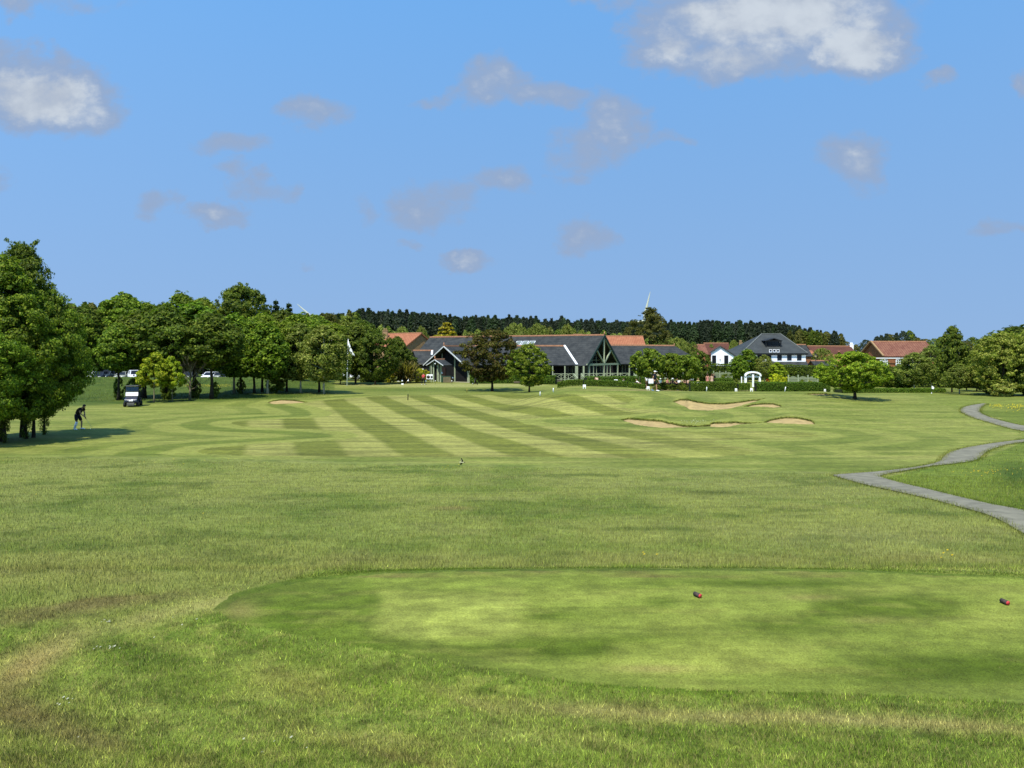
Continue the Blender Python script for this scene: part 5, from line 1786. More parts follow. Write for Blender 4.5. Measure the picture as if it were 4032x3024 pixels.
def brick_house():
    Y = 150.0
    A, B = P(3430, 1345, Y + 5), P(3646, 1345, Y + 3)
    hf = Vector((.35, -4.6, 0))
    e, I = house_simple("brick_house", "red brick house with weathered red pantiled roof and white sash windows on the right", "house", A, B, hf, 2.95, PANT_R, BRICK, 8.5)
    def q(o):
        o.matrix_parent_inverse = I
        return o
    for s in (0,):
        mb = MB()
        mb.bar(A + Vector((-.06, 0, .12)), A + hf + Vector((-.06, 0, -2.85)), .34, .2)
        mb.bar(A + Vector((-.06, 0, .12)), A - hf + Vector((-.06, 0, -2.85)), .34, .2)
        q(mb.build("verge", mat("verge_stone", alb(196, 160, 128), .9, .2, 4), e))
    k = 1 - .35 / hf.length
    yb = A.y + hf.y * k - .02
    for px, w, nb in ((3480, 1.5, 2), (3537, 1.0, 1), (3583, 1.0, 1), (3630, 1.0, 1)):
        yy = yb + (px - 3430) / (3646 - 3430) * -2.0
        c = P(px, 1427, yy)
        q(window(e, (c.x, yy, c.z), w, 1.12, (0, -1, 0), WHITE, (2 * nb, 3), .11, .1))
    q(MB().bar(P(3445, 1410, yb - .2), P(3640, 1410.5, yb - 2.2), .1, .14).build("gutter", WHITE, e))
    q(MB().bar(P(3512, 1410, yb - .1), P(3512, 1419, yb - .1), .2, .14).build("rain_hopper", WHITE, e))


brick_house()


# ------------------------------------------------------------------ fences, arch, boards, poles
def panel_fence(label, p0, p1, n, h):
    e = thing("panel_fence", label, "fence", p0, 0, "pale green scalloped fences")
    d = (p1 - p0) / n
    m = mat("fence_wood", alb(158, 170, 146), .9, .2, 5, stretch=(1, 1, 4))
    for i in range(n + 1):
        o = Vector(d * i)
        MB().box((o.x, o.y, h * .56), (.12, .12, h * 1.16)).build("post", SAGE, e)
        if i < n:
            poly = [Vector((0, 0, .05))]
            pts = [(0, .05)] + [(t, h * (.9 + .12 * math.sin(math.pi * t))) for t in np.linspace(0, 1, 9)] + [(1, .05)]
            ii = d.normalized()
            w = d.length - .12
            V = [o + ii * (.06 + w * t) + Vector((0, 0, z)) for t, z in pts]
            pm = MB().prism(V, Vector((0, .035, 0)))
            for r in range(8):
                z = .1 + r * h * .105
                pm.bar(o + ii * .08 + Vector((0, -.012, z)), o + ii * (w + .04) + Vector((0, -.012, z)), .02, .035)
            pm.build("panel", m, e)
    return e


panel_fence("pale green scalloped fence left of the white arch, behind the ladies in pink", onground(2738, 116), onground(2882, 116), 6, 1.55)
panel_fence("pale green scalloped fence right of the white arch, behind the long hedge", onground(3104, 95), onground(3220, 94), 3, 1.62)


def arch():
    Y = 104.0
    b = onground(2962, Y)
    e = thing("garden_arch", "white arched garden gateway with centre posts between the hedges", "arch", b)
    X = lambda px: (px - 2962) / F * Y
    zt = P(0, 1462, Y).z - b.z
    zs = P(0, 1481, Y).z - b.z
    for px, w in ((2935, .34), (2991, .28)):
        MB().box((X(px), 0, zs / 2), (w * .85, .3, zs)).build("post", WHITE, e)
    MB().box((X(2931) - .12, .9, zs / 2 - .1), (.12, .12, zs)).build("post", WHITE, e)
    MB().box((X(2961), -.35, zs / 2 + .1), (.16, .12, zs + .3)).build("post", WHITE, e)
    MB().box((X(2966), -.1, zs / 2 + .1), (.12, .12, zs + .3)).build("post", WHITE, e)
    ar = MB()
    n = 14
    c0, R0 = (X(2930) + X(2996)) / 2, (X(2996) - X(2930)) / 2
    hz = zt - zs
    P0 = []
    for i in range(n + 1):
        t = math.pi * i / n
        P0.append((c0 - R0 * math.cos(t), zs + hz * math.sin(t) ** .8))
    inner = [(c0 - R0 * .83 * math.cos(math.pi * i / n), zs - .02 + (hz - .2) * math.sin(math.pi * i / n) ** .8) for i in range(n + 1)]
    for i in range(n):
        q4 = [Vector((P0[i][0], -.3, P0[i][1])), Vector((P0[i + 1][0], -.3, P0[i + 1][1])), Vector((inner[i + 1][0], -.3, inner[i + 1][1])), Vector((inner[i][0], -.3, inner[i][1]))]
        ar.prism(q4, (0, .3, 0))
    ar.build("arch_top", WHITE, e)
    fn = MB()
    fn.bar((X(2938), .05, zs - .1), (X(2988), .05, zs - .1), .08, .12)
    for k in range(1, 5):
        t = math.pi * k / 5
        fn.bar((c0, .05, zs - .1), (c0 - R0 * .8 * math.cos(t), .05, zs - .05 + (hz - .26) * math.sin(t)), .05, .05)
    fn.build("fanlight", WHITE, e)


arch()

GB2 = "small white boards by the hedge"
for px, py, w, h, lb in [(2301, 1524, .36, .46, "small white board on two legs at the foot of the stair rail"), (2552, 1533, .34, .44, "small white board on two legs beside the walking golfer"),
                         (2898, 1537, .26, .36, "small white board left of the short hedge block"), (2959, 1538, .30, .38, "small white board right of the short hedge block, below the arch"),
                         (3248, 1533, .22, .3, "tiny white board at the right end of the long hedge")]:
    b = onground(px, 70.2)
    w, h = w * .78, h * .80
    e = thing("white_board", lb, "sign", b, 0, GB2)
    MB().box((0, 0, h * .68), (w, .04, h * .62)).build("panel", WHITE, e, bevel=.02)
    for s in (-1, 1): MB().box((s * w * .36, .0, h * .2), (.05, .036, h * .44)).build("leg", WHITE, e)
GST = "white marker stakes"
for px, py, h, lb, c in [(2178, 1518, .38, "white stake by the bunker edge in front of the stemmed hedge", WHITE), (2126, 1543, .4, "white stake right of the lime tree trunk", WHITE), (2782, 1540, .42, "white stake before the middle of the long dark hedge", WHITE),
                         (3090, 1540, .44, "leaning white stake before the right long hedge", WHITE), (1838, 1545, .42, "faded yellow stake on the slope left of the bronze tree", mat("yellow_stake", alb(214, 200, 110), .8, .1, 3)),
                         (1606, 1576, .62, "black stake on the fairway in front of the practice green", BLACK)]:
    b = onground(px, 70.4) if px in (2178, 2782, 3090, 2126) else G(px, py)
    mb = MB()
    mb.tube([(0, 0, -.05), (0.02, 0, h * .9), (.02, 0, h)], [.045, .045, .03], 7)
    o = mb.build("marker_stake", c)
    o.location = b
    tag(o, lb, "stake", GST)
    if px == 3090: o.rotation_euler.y = .14


def flag():
    b = onground(1366, 104)
    h = P(0, 1338, 104).z - b.z
    e = thing("flagpole", "tall white flagpole with a limp white flag before the dark sycamores", "flagpole", b)
    MB().tube([(0, 0, -.1), (.08, 0, h * .5), (.17, 0, h)], [.075, .06, .04], 8).ball((.17, 0, h + .04), .06).build("pole", WHITE, e)
    rng = random.Random(3)
    V, Fs = [], []
    nx, nz = 9, 12
    for j in range(nz + 1):
        t = j / nz
        z = h - .05 - t * 1.95
        x0 = .19 + t * .05 + max(0, t - .55) * .55
        x1 = x0 + .06 + .62 * min(1, t * 1.15) * (1 - .35 * max(0, t - .6))
        for i in range(nx + 1):
            s = i / nx
            V.append((x0 + (x1 - x0) * s, .12 * math.sin(s * 9 + t * 3) * (.3 + t), z - .22 * s - .05 * math.sin(s * 7)))
    for j in range(nz):
        for i in range(nx):
            Fs.append((j * (nx + 1) + i, j * (nx + 1) + i + 1, (j + 1) * (nx + 1) + i + 1, (j + 1) * (nx + 1) + i))
    f = MB().add(V, Fs, True).build("flag", WHITE, e)
    sd = f.modifiers.new('cloth', 'SOLIDIFY')
    sd.thickness = .012


flag()

GPG = "practice green pins"
PIN = mat("pin_rod", alb(60, 70, 56), .6, .1, 3)
for px, py, k, lb in [(1478, 1510, 0, "white topped practice pin furthest left on the putting green"), (1583, 1513, 0, "white topped practice pin right of the white box on the putting green"), (1607, 1512, 1, "practice pin with small upright white flag left of the man in red"),
                      (1676, 1514, 0, "round topped practice pin just right of the man in red"), (1714, 1513, 2, "thin practice pin with tiny white top before the porch"), (1779, 1513, 2, "thin practice pin with tiny white top right of the porch")]:
    b = G(px, py)
    e = thing("practice_pin", lb, "golf pin", b, 0, GPG)
    MB().tube([(0, 0, -.03), (0, 0, .46)], .014, 6).build("rod", PIN, e)
    m = MB()
    if k == 0: m.ball((0, 0, .47), (.13, .08, .12))
    elif k == 1: m.ball((-.02, 0, .45), (.11, .07, .1)).prism([(.0, 0, .5), (.09, 0, .5), (.06, 0, .72), (.02, 0, .7)], (0, .03, 0))
    else: m.ball((0, 0, .47), (.055, .045, .08))
    m.build("top", WHITE, e)
for px, py, lb in [(1494, 1503, "white box shaped tee marker left on the practice green"), (1569, 1503, "white box shaped tee marker behind the round topped pins"), (1585, 1515, "low white block below a practice pin")]:
    b = G(px, py)
    o = MB().box((0, 0, .09), (.32, .2, .2)).build("white_block", WHITE, bevel=.02)
    o.location = b
    tag(o, lb, "marker", "white blocks on the practice green")


def small_flag():
    b = G(3668, 1551)
    e = thing("pin_flag", "short golf pin with white flag before the birches on the right", "golf flag", b)
    h = P(0, 1519, b.y).z - b.z
    MB().tube([(0, 0, -.03), (0, 0, h)], .013, 6).build("pole", PIN, e)
    MB().prism([(0, 0, h), (.16, 0, h - .04), (.27, 0, h - .18), (.22, 0, h - .34), (0, 0, h - .30)], (0, .03, 0)).build("flag", WHITE, e)
    MB().tube([(0, 0, 0), (0, 0, .12)], .04, 8).build("hole_cup", WHITE, e)


small_flag()


def street_lamp():
    b = onground(3212, 140)
    h = P(0, 1392, 140).z - b.z
    e = thing("street_lamp", "lantern topped lamp post beside the low orange roofs", "lamp", b)
    MB().tube([(0, 0, 0), (0, 0, h - .8)], [.08, .05], 8).build("post", BLACK, e)
    MB().tube([(0, 0, h - .8), (0, 0, h - .3)], [.14, .26], 6).build("lantern", mat("lantern_glass", alb(216, 196, 150), .3, .1, 2), e)
    MB().tube([(0, 0, h - .3), (0, 0, h - .1), (0, 0, h)], [.3, .1, .02], 6).build("cap", BLACK, e)


street_lamp()

# outdoor unit, planters and bins by the porch
b = onground(1692, 114.6)
e = thing("air_conditioner", "white outdoor air unit with dark fan by the porch posts", "air unit", b)
zz = P(0, 1484, 114.6).z - b.z
MB().box((0, 0, zz), (.95, .4, .72)).build("case", WHITE, e, bevel=.03)
MB().tube([(-.18, -.215, zz), (-.18, -.19, zz)], [.24, .24], 14).build("fan", BLACK, e)
MB().tube([(.3, -.215, zz), (.3, -.19, zz)], [.16, .16], 14).build("fan", BLACK, e)
b = onground(1755, 114.8)
e = thing("storage_box", "green and buff storage box by the clubhouse wall", "box", b)
MB().box((.2, 0, .42), (1.15, .5, .84)).box((.75, -.05, .2), (.5, .5, .42)).build("box", mat("buff_board", alb(140, 128, 106), .8, .2, 3), e, bevel=.03)
MB().box((-.5, 0, .5), (.35, .4, 1.0)).box((.2, 0, .92), (1.2, .5, .12)).build("lid", mat("green_plastic", alb(48, 84, 66), .5, .15, 3), e, bevel=.03)
GWL = "small wall lamps on the clubhouse"
for px, py, lb in [(1740, 1469, "white globe lamp on the porch corner post"), (1782, 1488, "low white lamp on the black boarded wall"), (1665, 1455, "white lamp left of the clubhouse gable")]:
    c = P(px, py, 116.2 if px == 1740 else 116.9)
    e = thing("wall_lamp", lb, "lamp", c, 0, GWL)
    MB().ball((0, 0, 0), (.13, .1, .14)).build("globe", WHITE, e)
    MB().box((.02, .15, -.16), (.1, .3, .12)).build("bracket", BLACK, e)


# golf bag on its trolley
def trolley(b, lb):
    e = thing("golf_trolley", lb, "golf trolley", b, .4)
    for s in (-1, 1):
        w = MB().tube([(s * .3, .1, .14), (s * .34, .1, .14)], .14, 14).build("wheel", BLACK, e)
        MB().tube([(s * .345, .1, .14), (s * .36, .1, .14)], .08, 10).build("rim", WHITE, w)
    MB().bar((-.3, .1, .14), (.3, .1, .14), .04).bar((0, .1, .14), (.0, -.35, .95), .045).bar((0, -.35, .95), (.0, -.5, 1.02), .05, .04).build("frame", BLACK, e)
    bag = MB().tube([(0, .18, .2), (0, .02, .55), (0, -.16, 1.0)], [.13, .14, .15], 10).build("bag", BLACK, e)
    MB().box((0, .16, .45), (.2, .12, .3), M=Matrix.Rotation(.4, 3, 'X')).build("pocket", WHITE, bag)
    cl = MB()
    for i in range(6):
        a = i * 1.05
        cl.tube([(.07 * math.cos(a), -.16 + .05 * math.sin(a), .98), (.09 * math.cos(a), -.24 + .05 * math.sin(a), 1.22 + .03 * (i % 3))], .012, 5)
        cl.ball((.09 * math.cos(a), -.25 + .05 * math.sin(a), 1.26 + .03 * (i % 3)), (.045, .03, .05), 6, 4)
    cl.build("clubs", WHITE, bag)
    return e


trolley(G(1872, 1515), "black golf bag on a two wheeled trolley by the bronze tree")


# tee markers: sawn logs with red painted ends
def tee_marker(px, py, lb, ang):
    b = G(px, py)
    e = thing("tee_marker", lb, "tee marker", b, 0, "red ended log tee markers")
    r = .028
    d = Vector((math.cos(math.radians(ang)), math.sin(math.radians(ang)), 0))
    mb = MB()
    pts = [d * -.045 + Vector((0, 0, r + .004)), d * .065 + Vector((0, 0, r + .004))]
    mb.tube(pts, r, 16)
    mb.build("log", mat("charred_log", alb(92, 78, 80), .85, .35, 40, bump=.6), e)
    MB().tube([d * -.0485 + Vector((0, 0, r + .004)), d * -.0455 + Vector((0, 0, r + .004))], r * .96, 16).build("painted_end", mat("red_paint", alb(255, 82, 100), .6, .15, 60), e)


tee_marker(2748, 2353, "red ended log tee marker on the middle of the tee", 116)
tee_marker(3958, 2381, "red ended log tee marker near the right picture edge", 98)


# wind turbines
def turbine(tip, hub_px, label, a0):
    Y = 1300.0
    hub = P(hub_px[0], hub_px[1], Y)
    gz = ZC - 5
    e = thing("wind_turbine", label, "wind turbine", (hub.x, hub.y + 6, gz), 0, "distant wind turbines")
    hz = hub.z - gz
    TW = mat("turbine_white", alb(244, 248, 250), .5, .03, .1)
    MB().tube([(0, 0, -2), (0, 0, hz - 1.6)], [2.2, 1.3], 16).build("tower", TW, e)
    MB().box((0, .5, hz), (3.2, 9, 3.4)).build("nacelle", TW, e, bevel=.6)
    MB().ball((0, -5.4, hz), (1.9, 2.2, 1.9)).build("hub", TW, e)
    for k in range(3):
        a = math.radians(a0 + 120 * k)
        u = Vector((math.sin(a), 0, math.cos(a)))
        v = Vector((math.cos(a), 0, -math.sin(a)))
        c = Vector((0, -5.6, hz))
        V = []
        st = [(.0, 1.1, 1.1), (.05, 1.1, 1.1), (.16, 2.5, .7), (.3, 2.2, .5), (.6, 1.4, .3), (.85, .85, .2), (1.0, .25, .1)]
        n = 10
        for f, w, t in st:
            for j in range(n):
                q_ = 2 * math.pi * j / n
                V.append(c + u * (1 + f * 49) + v * (math.cos(q_) * w - (w - 1.1) * .3) + Vector((0, math.sin(q_) * t, 0)))
        Fs = [(i * n + j, i * n + (j + 1) % n, (i + 1) * n + (j + 1) % n, (i + 1) * n + j) for i in range(len(st) - 1) for j in range(n)]
        MB().add(V, Fs, True).build("blade", TW, e)


turbine(None, (1258, 1273), "wind turbine with two white blades showing above the trees on the left", -49.5)
turbine(None, (2535, 1262), "wind turbine with one near upright blade above the tall feathery tree", 12.5)
# ------------------------------------------------------------------ people
SKIN = mat("skin", alb(226, 176, 148), .6, .06, 8)
HAIR_D = mat("dark_hair", alb(40, 32, 28), .7, .2, 30)
HAIR_R = mat("auburn_hair", alb(92, 48, 36), .7, .2, 30)
HAIR_F = mat("fair_hair", alb(176, 146, 100), .7, .2, 30)
EYE = mat("eye", (.01, .01, .012), .3, .05, 5)
CLOTH = {}


def cloth(name, *c):
    if name not in CLOTH: CLOTH[name] = mat("cloth_" + name, (.78, .78, .76) if min(c) > 235 else alb(*c), .9, .12, 6)
    return CLOTH[name]


def skin_mesh(name, J, E, m, parent, sub=1, root=None):
    """one continuous surface grown round joints; J: name -> (position, radius)"""
    keys = list(J)
    me = bpy.data.meshes.new(name)
    me.from_pydata([J[k][0] for k in keys], [(keys.index(a), keys.index(b)) for a, b in E], [])
    o = link(name, me, parent)
    o.modifiers.new('skin', 'SKIN')
    for i, k in enumerate(keys):
        r = J[k][1]
        me.skin_vertices[0].data[i].radius = r if hasattr(r, '__len__') else (r, r)
    me.skin_vertices[0].data[keys.index(root) if root else 0].use_root = True
    o.modifiers['skin'].use_smooth_shade = True
    s = o.modifiers.new('sub', 'SUBSURF')
    s.levels = s.render_levels = sub
    me.materials.append(m)
    return o


STAND = dict(pelvis=(0, 0, .95), waist=(0, 0, 1.10), chest=(0, 0, 1.30), neck=(0, .01, 1.47), head0=(0, 0, 1.55), head1=(0, -.015, 1.64), head2=(0, 0, 1.71),
             shL=(-.18, .01, 1.42), elL=(-.24, .03, 1.15), wrL=(-.24, -.05, .91), shR=(.18, .01, 1.42), elR=(.24, .03, 1.15), wrR=(.24, -.05, .91),
             hipL=(-.09, 0, .92), knL=(-.10, -.02, .50), anL=(-.10, .02, .09), toL=(-.11, -.15, .035), hipR=(.09, 0, .92), knR=(.10, -.02, .50), anR=(.10, .02, .09), toR=(.11, -.15, .035))
PUTT = dict(STAND, pelvis=(0, .12, .93), waist=(0, .07, 1.07), chest=(0, -.08, 1.24), neck=(0, -.20, 1.37), head0=(0, -.26, 1.42), head1=(0, -.33, 1.47), head2=(0, -.35, 1.55),
            shL=(-.18, -.14, 1.31), elL=(-.20, -.20, 1.05), wrL=(-.05, -.34, .86), shR=(.18, -.14, 1.31), elR=(.20, -.22, 1.05), wrR=(.04, -.36, .80),
            hipL=(-.10, .12, .90), knL=(-.17, .0, .50), anL=(-.20, .05, .09), toL=(-.24, -.12, .035), hipR=(.10, .12, .90), knR=(.17, .0, .50), anR=(.20, .05, .09), toR=(.24, -.12, .035))
WALK = dict(STAND, knL=(-.10, -.16, .52), anL=(-.10, -.20, .12), toL=(-.10, -.38, .06), knR=(.10, -.02, .50), anR=(.10, .26, .16), toR=(.10, .14, .05),
            elL=(-.23, .12, 1.16), wrL=(-.24, .06, .93), elR=(.24, -.05, 1.16), wrR=(.24, -.20, .97), head1=(0, -.03, 1.64))
SIT = dict(STAND, pelvis=(0, .05, .50), waist=(0, .06, .66), chest=(0, .03, .86), neck=(0, .02, 1.03), head0=(0, 0, 1.10), head1=(0, -.02, 1.19), head2=(0, -.005, 1.26),
           shL=(-.18, .03, .98), elL=(-.23, -.05, .74), wrL=(-.16, -.27, .68), shR=(.18, .03, .98), elR=(.23, -.05, .74), wrR=(.16, -.27, .68),
           hipL=(-.09, .02, .49), knL=(-.12, -.40, .50), anL=(-.12, -.40, .09), toL=(-.12, -.56, .035), hipR=(.09, .02, .49), knR=(.12, -.40, .50), anR=(.12, -.40, .09), toR=(.12, -.56, .035))
RECL = dict(SIT, waist=(0, .14, .62), chest=(0, .26, .78), neck=(0, .36, .92), head0=(0, .40, .98), head1=(0, .40, 1.07), head2=(0, .43, 1.13), shL=(-.18, .34, .88), shR=(.18, .34, .88),
            elL=(-.24, .16, .70), elR=(.24, .16, .70), wrL=(-.2, -.08, .66), wrR=(.2, -.08, .66), knL=(-.12, -.42, .52), anL=(-.12, -.78, .40), toL=(-.12, -.86, .52), knR=(.12, -.42, .46), anR=(.12, -.80, .38), toR=(.12, -.88, .5))
BEND = dict(STAND, waist=(0, -.06, 1.08), chest=(0, -.24, 1.20), neck=(0, -.38, 1.27), head0=(0, -.45, 1.29), head1=(0, -.53, 1.31), head2=(0, -.58, 1.37), shL=(-.18, -.32, 1.24), shR=(.18, -.32, 1.24),
            elL=(-.22, -.40, .98), elR=(.22, -.40, .98), wrL=(-.16, -.52, .80), wrR=(.16, -.52, .80))


def body(e, J, sc=1.0, fingers=True, legs_skin=True):
    V = lambda k: Vector(J[k])
    j = {k: (V(k), r) for k, r in dict(pelvis=(.14, .11), waist=(.125, .095), chest=(.155, .11), neck=(.055, .055), head0=(.062, .07), head1=(.078, .098), head2=(.058, .072),
                                       shL=.062, elL=.044, wrL=.031, shR=.062, elR=.044, wrR=.031, hipL=.088, knL=.058, anL=.042, toL=(.042, .03), hipR=.088, knR=.058, anR=.042, toR=(.042, .03)).items()}
    E = [('pelvis', 'waist'), ('waist', 'chest'), ('chest', 'neck'), ('neck', 'head0'), ('head0', 'head1'), ('head1', 'head2')]
    for s in 'LR':
        E += [('chest', 'sh' + s), ('sh' + s, 'el' + s), ('el' + s, 'wr' + s), ('pelvis', 'hip' + s), ('hip' + s, 'kn' + s), ('kn' + s, 'an' + s), ('an' + s, 'to' + s)]
        w, el = V('wr' + s), V('el' + s)
        d = (w - el).normalized()
        x = d.cross(Vector((0, -1, 0.2))).normalized()
        y = x.cross(d).normalized()
        sg = 1 if s == 'L' else -1
        j['palm' + s] = (w + d * .055, (.036, .018))
        E.append(('wr' + s, 'palm' + s))
        for i, L in enumerate((.066, .074, .07, .056)):
            r = w + d * .085 + x * (.027 - .018 * i) * sg
            k1, k2 = f'f{s}{i}a', f'f{s}{i}b'
            j[k1] = (r + d * L * .5 + y * .012, .0095)
            j[k2] = (r + d * L * .85 + y * .04, .008)
            E += [('palm' + s, k1), (k1, k2)]
        j['th' + s] = (w + d * .05 + x * .052 * sg + y * .02, .0105)
        j['th2' + s] = (w + d * .085 + x * .062 * sg + y * .035, .009)
        E += [('palm' + s, 'th' + s), ('th' + s, 'th2' + s)]
    b = skin_mesh("body", j, E, SKIN, e, 1, 'pelvis')
    return b


def frame_of_head(J):
    h0, h1 = Vector(J['head0']), Vector(J['head2'])
    up = (h1 - h0).normalized()
    fwd = Vector((0, -1, 0))
    fwd = (fwd - up * fwd.dot(up)).normalized()
    if 'look' in J: fwd = Vector(J['look']).normalized()
    return Vector(J['head1']), up, fwd


def head_bits(e, J, hair, cap=None, long_hair=False):
    c, up, fw = frame_of_head(J)
    sd = up.cross(fw)
    M = Matrix((sd, -fw, up)).transposed()
    mb = MB()
    tmp = MB().ball((0, 0, 0), (.088, .106, .10), 14, 9)
    for p in tmp.v:
        q = Vector(p)
        if q.y < -.03 and q.z < .045: q.y = max(q.y, -.03) + .02
        if q.z < -.04: q = Vector((q.x * .9, max(q.y, .01), -.04))
        mb.v.append(tuple(c + M @ (q + Vector((0, .012, .03)))))
    mb.f, mb.sm = tmp.f, [True] * len(tmp.f)
    if long_hair:
        mb.tube([c + M @ Vector((0, .06, .02)), c + M @ Vector((0, .10, -.1)), c + M @ Vector((0, .10, -.26))], [.08, .085, .05], 9)
    mb.build("hair", hair, e)
    f = MB()
    for s in (-1, 1): f.ball(c + M @ Vector((s * .032, -.088, .012)), (.011, .009, .008), 6, 4)
    f.ball(c + M @ Vector((0, -.094, -.052)), (.024, .008, .005), 6, 4)
    f.build("eyes_and_mouth", EYE, e)
    n = MB()
    n.ball(c + M @ Vector((0, -.102, -.016)), (.013, .02, .022), 6, 5)
    for s in (-1, 1): n.ball(c + M @ Vector((s * .083, .0, -.005)), (.012, .022, .032), 6, 5)
    n.build("nose_and_ears", SKIN, e)
    if cap:
        t = MB()
        t.ball(c + M @ Vector((0, .008, .048)), (.098, .112, .075), 12, 7)
        t.ball(c + M @ Vector((0, -.13, .045)), (.07, .075, .012), 10, 5)
        t.build("cap", cap, e)


def garment_top(e, J, m, sleeve=.55, k=1.5, name="shirt", long=False):
    V = lambda q: Vector(J[q])
    j = dict(pelvis=(V('pelvis').lerp(V('waist'), .1), (.19, .165)), waist=(V('waist'), (.132 * k, .104 * k)), chest=(V('chest'), (.16 * k, .118 * k)), neck=(V('chest').lerp(V('neck'), .85), (.085, .085)))
    E = [('pelvis', 'waist'), ('waist', 'chest'), ('chest', 'neck')]
    for s in 'LR':
        j['sh' + s] = (V('sh' + s), .098)
        j['el' + s] = (V('sh' + s).lerp(V('el' + s), 1.0 if long else sleeve), .08 if not long else .066)
        E += [('chest', 'sh' + s), ('sh' + s, 'el' + s)]
        if long:
            j['wr' + s] = (V('el' + s).lerp(V('wr' + s), .92), .042)
            E.append(('el' + s, 'wr' + s))
    return skin_mesh(name, j, E, m, e, 1)


def garment_legs(e, J, m, f=.9, name="trousers", full=False):
    V = lambda q: Vector(J[q])
    j = dict(waist=(V('waist').lerp(V('pelvis'), .4), (.165, .135)), pelvis=(V('pelvis'), (.185, .155)))
    E = [('waist', 'pelvis')]
    for s in 'LR':
        j['hip' + s] = (V('hip' + s), .118)
        E.append(('pelvis', 'hip' + s))
        if full:
            j['kn' + s] = (V('kn' + s), .085)
            j['an' + s] = (V('kn' + s).lerp(V('an' + s), .92), .06)
            E += [('hip' + s, 'kn' + s), ('kn' + s, 'an' + s)]
        else:
            j['kn' + s] = (V('hip' + s).lerp(V('kn' + s), f), .1)
            E.append(('hip' + s, 'kn' + s))
    return skin_mesh(name, j, E, m, e, 1)


def shoes(e, J, m):
    for s in 'LR':
        a, t = Vector(J['an' + s]), Vector(J['to' + s])
        d = (t - a)
        d.z = 0
        d.normalize()
        mb = MB()
        mb.tube([a - d * .05 + Vector((0, 0, -.035)), a + Vector((0, 0, -.025)), a.lerp(t, .6) + Vector((0, 0, -.01)), t + d * .05 + Vector((0, 0, .005))], [.04, .055, .052, .035], 8)
        mb.build("shoe", m, e)


def dress(e, J, m, zlow=.45):
    V = lambda q: Vector(J[q])
    w, p = V('waist'), V('pelvis')
    mb = MB()
    mb.tube([V('chest') + Vector((0, 0, .1)), V('chest'), w, p, Vector((p.x, p.y - .02, (p.z + zlow) / 2)), Vector((p.x, p.y - .02, zlow))], [.12, .165, .135, .185, .22, .25], 14)
    mb.build("dress", m, e)


def person(label, loc, rz, J, top, legs, hair=HAIR_D, cap=None, shoe=None, full=False, long=False, skirt=None, sc=1.0, group=None, long_hair=False):
    e = thing("person", label, "person", loc, rz, group)
    e.scale = (sc, sc, sc)
    body(e, J)
    head_bits(e, J, hair, cap, long_hair)
    if skirt: dress(e, J, skirt)
    else:
        garment_top(e, J, top, long=long)
        garment_legs(e, J, legs, full=full)
    shoes(e, J, shoe or cloth("white", 240, 240, 236))
    return e


BLK, NVY, WHT = cloth("black", 26, 26, 30), cloth("navy", 34, 38, 58), cloth("white", 244, 244, 242)
RED, PINK, ROSE, SKY_, GRY = cloth("red", 222, 84, 94), cloth("pink", 246, 206, 198), cloth("rose", 238, 160, 160), cloth("pale_blue", 150, 196, 226), cloth("grey", 120, 120, 126)
CREAM, BRN, YEL, TEAL = cloth("cream", 238, 222, 190), cloth("brown", 110, 84, 70), cloth("straw", 220, 206, 140), cloth("teal", 90, 130, 150)

# the golfer in black, side on, addressing the ball
gb = G(312, 1692)
PUTT_SIDE = dict(PUTT, hipL=(-.10, .16, .90), knL=(-.15, .06, .50), anL=(-.18, .20, .09), toL=(-.20, .04, .035), knR=(.15, -.06, .50), anR=(.18, -.02, .09), toR=(.20, -.18, .035))
g1 = person("golfer in black shirt and shorts with white socks, bending over a club", gb, math.radians(84), PUTT_SIDE, BLK, NVY, HAIR_D, None, WHT, sc=1.0)
for s in 'LR':
    a, k = Vector(PUTT_SIDE['an' + s]), Vector(PUTT_SIDE['kn' + s])
    if s == 'L':
        MB().tube([a + Vector((0, 0, -.02)), a.lerp(k, .5), a.lerp(k, 1.02)], [.056, .072, .076], 10).build("sock", WHT, g1)


def club(label, base, rz, sc, J):
    e = thing("golf_club", label, "golf club", base, rz)
    e.scale = (sc, sc, sc)
    h = (Vector(J['wrL']) + Vector(J['wrR'])) / 2 + Vector((0, -.03, -.05))
    top = h + Vector((0, .09, .2))
    foot = Vector((.0, -.92, .03))
    MB().tube([top, h, h.lerp(foot, .15)], .014, 7).build("grip", BLK, e)
    MB().tube([h.lerp(foot, .12), foot], [.008, .006], 6).build("shaft", mat("steel", alb(216, 216, 204), .3, .05, 5, .5, .4), e)
    MB().tube([foot + Vector((.0, .03, -.01)), foot + Vector((.0, -.05, -.008)), foot + Vector((.0, -.10, .0))], [.014, .022, .014], 7).build("club_head", mat("steel_head", alb(200, 200, 190), .35, .05, 5, .5, .5), e)


club("steel golf club held low by the golfer in black", gb, math.radians(84), 1.02, PUTT)
# man in red, seen from behind
rb = G(1667, 1515)
person("putting golfer in red top and black trousers seen from behind", rb, math.radians(186), PUTT, RED, BLK, HAIR_R, None, WHT, full=True, long=True, sc=1.0)
club("putter held by the golfer in red", rb, math.radians(186), 1.0, PUTT)
